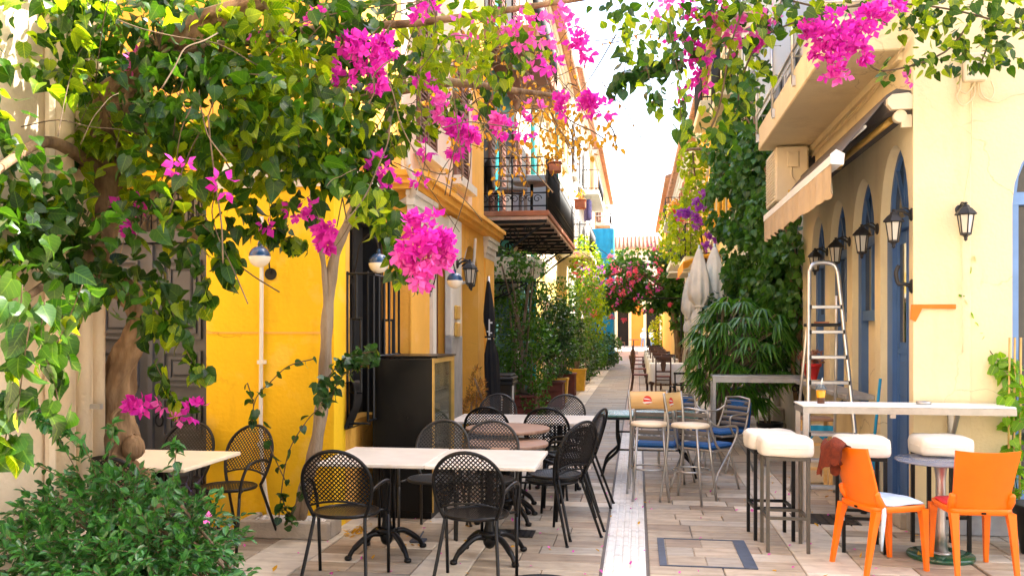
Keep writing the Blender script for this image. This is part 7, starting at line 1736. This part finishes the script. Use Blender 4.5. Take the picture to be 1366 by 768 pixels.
# canvas canopies on the right
t = thing('shop_awning', 'yellow fabric shop awning on the right side beyond the ivy', 'awning', (1.6, 24, 3.4)); b = MB(); a0, a1 = atX(905, 332, 1.25), atX(955, 318, 2.2)
b.add([(2.2, 23.2, 3.75), (2.2, 26.2, 3.75), (1.2, 26.2, 3.45), (1.2, 23.2, 3.45), (2.2, 23.2, 3.71), (2.2, 26.2, 3.71), (1.2, 26.2, 3.41), (1.2, 23.2, 3.41)], [(0, 1, 2, 3), (7, 6, 5, 4), (0, 3, 7, 4), (1, 5, 6, 2), (2, 6, 7, 3)]); b.build('canopy', MT['yellow_cloth'], t)
b = MB(); rows = [[(1.2, 23.2 + 3 * k / 24, 3.42 - q * (1 + .25 * abs(math.sin(k * .8)))) for k in range(25)] for q in (0, .2)]; b.grid(rows); b.build('valance', MT['orange_cloth'], t)
t = thing('shop_awning', 'small black and white striped awning behind the cream parasols', 'awning', (1.4, 27, 3)); 
for k in range(9): bx('stripe', 'black_canvas' if k % 2 else 'white_cloth', t, 1.0, 27.2 + k * .3, 3.42 + .002 * (k % 2), 2.1, 27.495 + k * .3, 3.46)
t = pot('orange red flower pot hanging high on the far right balcony', .0, 0, .0001, .0001, 'clay_pot') if False else None
def hang_pot(label, p, s, m):
    t = thing('flower_pot', label, 'flower pot', tuple(p), group='pots hung on the balconies'); b = MB(); b.bbox(-s, -s, -s * .9, s, s, s * .5, .02); b.bbox(-s * 1.12, -s * 1.12, s * .5, s * 1.12, s * 1.12, s * .8, .02); b.build('pot', MT[m], t, False)
    put_leaves([leaf_spec(Vector(p) + Vector((prn.uniform(-s, s), prn.uniform(-s, s), s + prn.uniform(0, s))), s * .7, -.3, .4) for k in range(40)], oval(), 'leaf_dry', t, 'plant')
hang_pot('terracotta pot hung on the iron balcony rail, nearest and highest', at(740, 223, 14.9), .11, 'clay_pot'); hang_pot('terracotta pot below the white balcony, on the far end of the iron rail', at(774, 272, 20.2), .13, 'clay_pot'); hang_pot('red pot hung on the right hand balcony against the sky', at(903, 288, 30), .24, 'red_pot')
# things on the iron balcony
t = thing('balcony_chair', 'grey woven armchair standing on the iron balcony', 'chair', (-2.2, 15.0, 3.65), R(-70)); m = 'grey_wicker'; mat(m, (.22, .20, .18), .7, .2, 60, .4, 120)
b = MB(); b.bbox(-.25, -.25, .40, .25, .25, .45, .01); b.build('seat', MT[m], t, False); b = MB(); b.bbox(-.25, -.29, .45, .25, -.24, 1.0, .02); b.move(Matrix.Translation((0, -.02, 0)) @ Matrix.Rotation(R(7), 4, 'X')); b.build('backrest', MT[m], t, False)
for s in (-1, 1):
    for q in (-1, 1): b = MB(); b.box(s * .22 - .025, q * .22 - .025, 0, s * .22 + .025, q * .22 + .025, .40); b.build('leg', MT[m], t, False)
    b = MB(); b.bbox(s * .27 - .03, -.26, .62, s * .27 + .03, .24, .66, .01); b.build('armrest', MT[m], t, False)
t = thing('balcony_table', 'round grey table on the iron balcony beside the woven chair', 'table', (-1.95, 16.0, 3.65)); b = MB(); b.lathe([(.34, .70), (.35, .71), (.35, .73), (.001, .735)], n=28, cap=False); b.lathe([(.34, .70), (.001, .70)], n=28, cap=False); b.build('tabletop', MT['grey_wicker'], t, False); b = MB(); b.lathe([(.2, 0), (.2, .03), (.03, .06), (.03, .7)], n=14); b.build('stem', MT['iron'], t, False)
t = thing('balcony_screen', 'pale grey privacy screen on the iron balcony', 'screen', (-1.9, 17.2, 3.65)); b = MB(); b.bbox(-2.5, 17.2, 3.68, -1.58, 17.24, 4.75, .01); b.build('panel', mat('screen_grey', (.36, .42, .48), .6, .06, 4), t); bx('post', 'turquoise_paint', t, -1.62, 17.1, 3.65, -1.55, 17.17, 6.4)
b = MB(); rows = [[(-1.40 + .10 * math.sin(k * 1.1), 24.6 + .45 * k / 8, 5.35 - .55 * i / 5 + .03 * math.sin(k)) for k in range(9)] for i in range(6)]; b.grid(rows); b.grid([[(p[0] - .02, p[1], p[2]) for p in r] for r in rows], flip=True); tag(b.build('laundry', MT['purple_cloth']), 'dark laundry hanging out near the far end of the iron balcony', 'laundry')
# overhead wires
for i, P in enumerate((((765, 330, 22), (800, 345, 30), (850, 338, 45)), ((800, 332, 28), (830, 352, 36), (870, 362, 44)), ((905, 330, 30), (870, 360, 38), (850, 372, 42)), ((822, 46, 13), (790, 100, 16), (764, 135, 20)))):
    b = MB(); b.tube(spline([tuple(at(*q)) for q in P], 6), .012, 4); tag(b.build('overhead_wire', MT['iron']), ('thin wire from the curved balcony across the street', 'thin wire sagging over the flower arch from the blue netting', 'thin wire slanting down from the yellow awning', 'thin wire slanting steeply against the sky beside the withered creeper')[i], 'wire')
# walkers on the square
def person(label, x, y, rz, shirt, legs, hat=None):
    vs = [(0, 0, .95), (0, 0, 1.2), (0, .02, 1.42), (0, .03, 1.52), (0, .05, 1.64), (0, .06, 1.74),
          (-.18, .02, 1.40), (-.24, -.02, 1.13), (-.22, .10, .90), (.18, .02, 1.40), (.25, .0, 1.13), (.22, .12, .88),
          (-.09, 0, .90), (-.11, .12, .5), (-.11, .05, .08), (-.11, .18, .03), (.09, 0, .90), (.11, -.06, .5), (.11, -.22, .10), (.11, -.10, .03)]
    es = [(0, 1), (1, 2), (2, 3), (3, 4), (4, 5), (2, 6), (6, 7), (7, 8), (2, 9), (9, 10), (10, 11), (0, 12), (12, 13), (13, 14), (14, 15), (0, 16), (16, 17), (17, 18), (18, 19)]
    rad = [.15, .15, .15, .055, .095, .07, .075, .05, .04, .075, .05, .04, .095, .065, .045, .04, .095, .065, .045, .04]
    me = bpy.data.meshes.new('person'); me.from_pydata(vs, es, []); o = bpy.data.objects.new('person', me); col.objects.link(o)
    md = o.modifiers.new('skin', 'SKIN')
    for i, v in enumerate(me.skin_vertices[0].data): v.radius = (rad[i] * (1.15 if i in (0, 1, 2) else 1), rad[i] * (.75 if i in (0, 1, 2) else 1)); v.use_root = i == 0
    o.modifiers.new('sub', 'SUBSURF').levels = 1
    me.materials.append(MT[shirt]); o.location = (x, y, 0); o.rotation_euler.z = rz; tag(o, label, 'person')
    dg = bpy.context.evaluated_depsgraph_get(); me2 = bpy.data.meshes.new_from_object(o.evaluated_get(dg)); o.modifiers.clear(); o.data = me2
    for n_ in (shirt, legs, 'skin', 'hair'):
        if n_ not in [m.name for m in me2.materials if m]: me2.materials.append(MT[n_])
    ms = [m.name for m in me2.materials]
    for p in me2.polygons:
        z = p.center.z; p.material_index = ms.index(legs if z < .96 and abs(p.center.x) < .2 else ('skin' if z > 1.49 or (abs(p.center.x) > .2 and z < 1.0) else shirt)); p.use_smooth = True
    b = MB(); b.lathe([(.10, 1.66), (.112, 1.72), (.10, 1.80), (.05, 1.85), (.001, 1.86)], 0, .045, 14, cap=False)
    if hat: b.lathe([(.10, 1.735), (.20, 1.74), (.10, 1.75)], 0, .045, 16, cap=False)
    b.build('hat' if hat else 'hair', MT[hat or 'hair'], o, False); return o
person('person in a white shirt and blue jeans walking across the sunny square', .55, 82, R(200), 'white_cloth', 'denim', 'cream_canvas'); person('person in a pale top and blue trousers stepping behind the round shrub', 1.35, 80, R(160), 'white_cloth', 'denim')
t = thing('cafe_table', 'small red table outside the orange house', 'table', (-.2, 86, 0)); bx('tabletop', 'red_pot', t, -.8, 85.6, .72, .2, 86.4, .78); bx('leg', 'iron', t, -.4, 85.9, 0, -.3, 86.1, .719)
t = thing('cafe_chair', 'dark chair beside the small red table', 'chair', (-1.4, 86, 0)); bx('seat', 'dark_wood', t, -1.65, 85.8, .42, -1.2, 86.2, .5); bx('backrest', 'dark_wood', t, -1.65, 85.8, .501, -1.58, 86.2, .98)
for x in (-1.62, -1.26): bx('leg', 'dark_wood', t, x, 85.82, 0, x + .06, 85.88, .419)
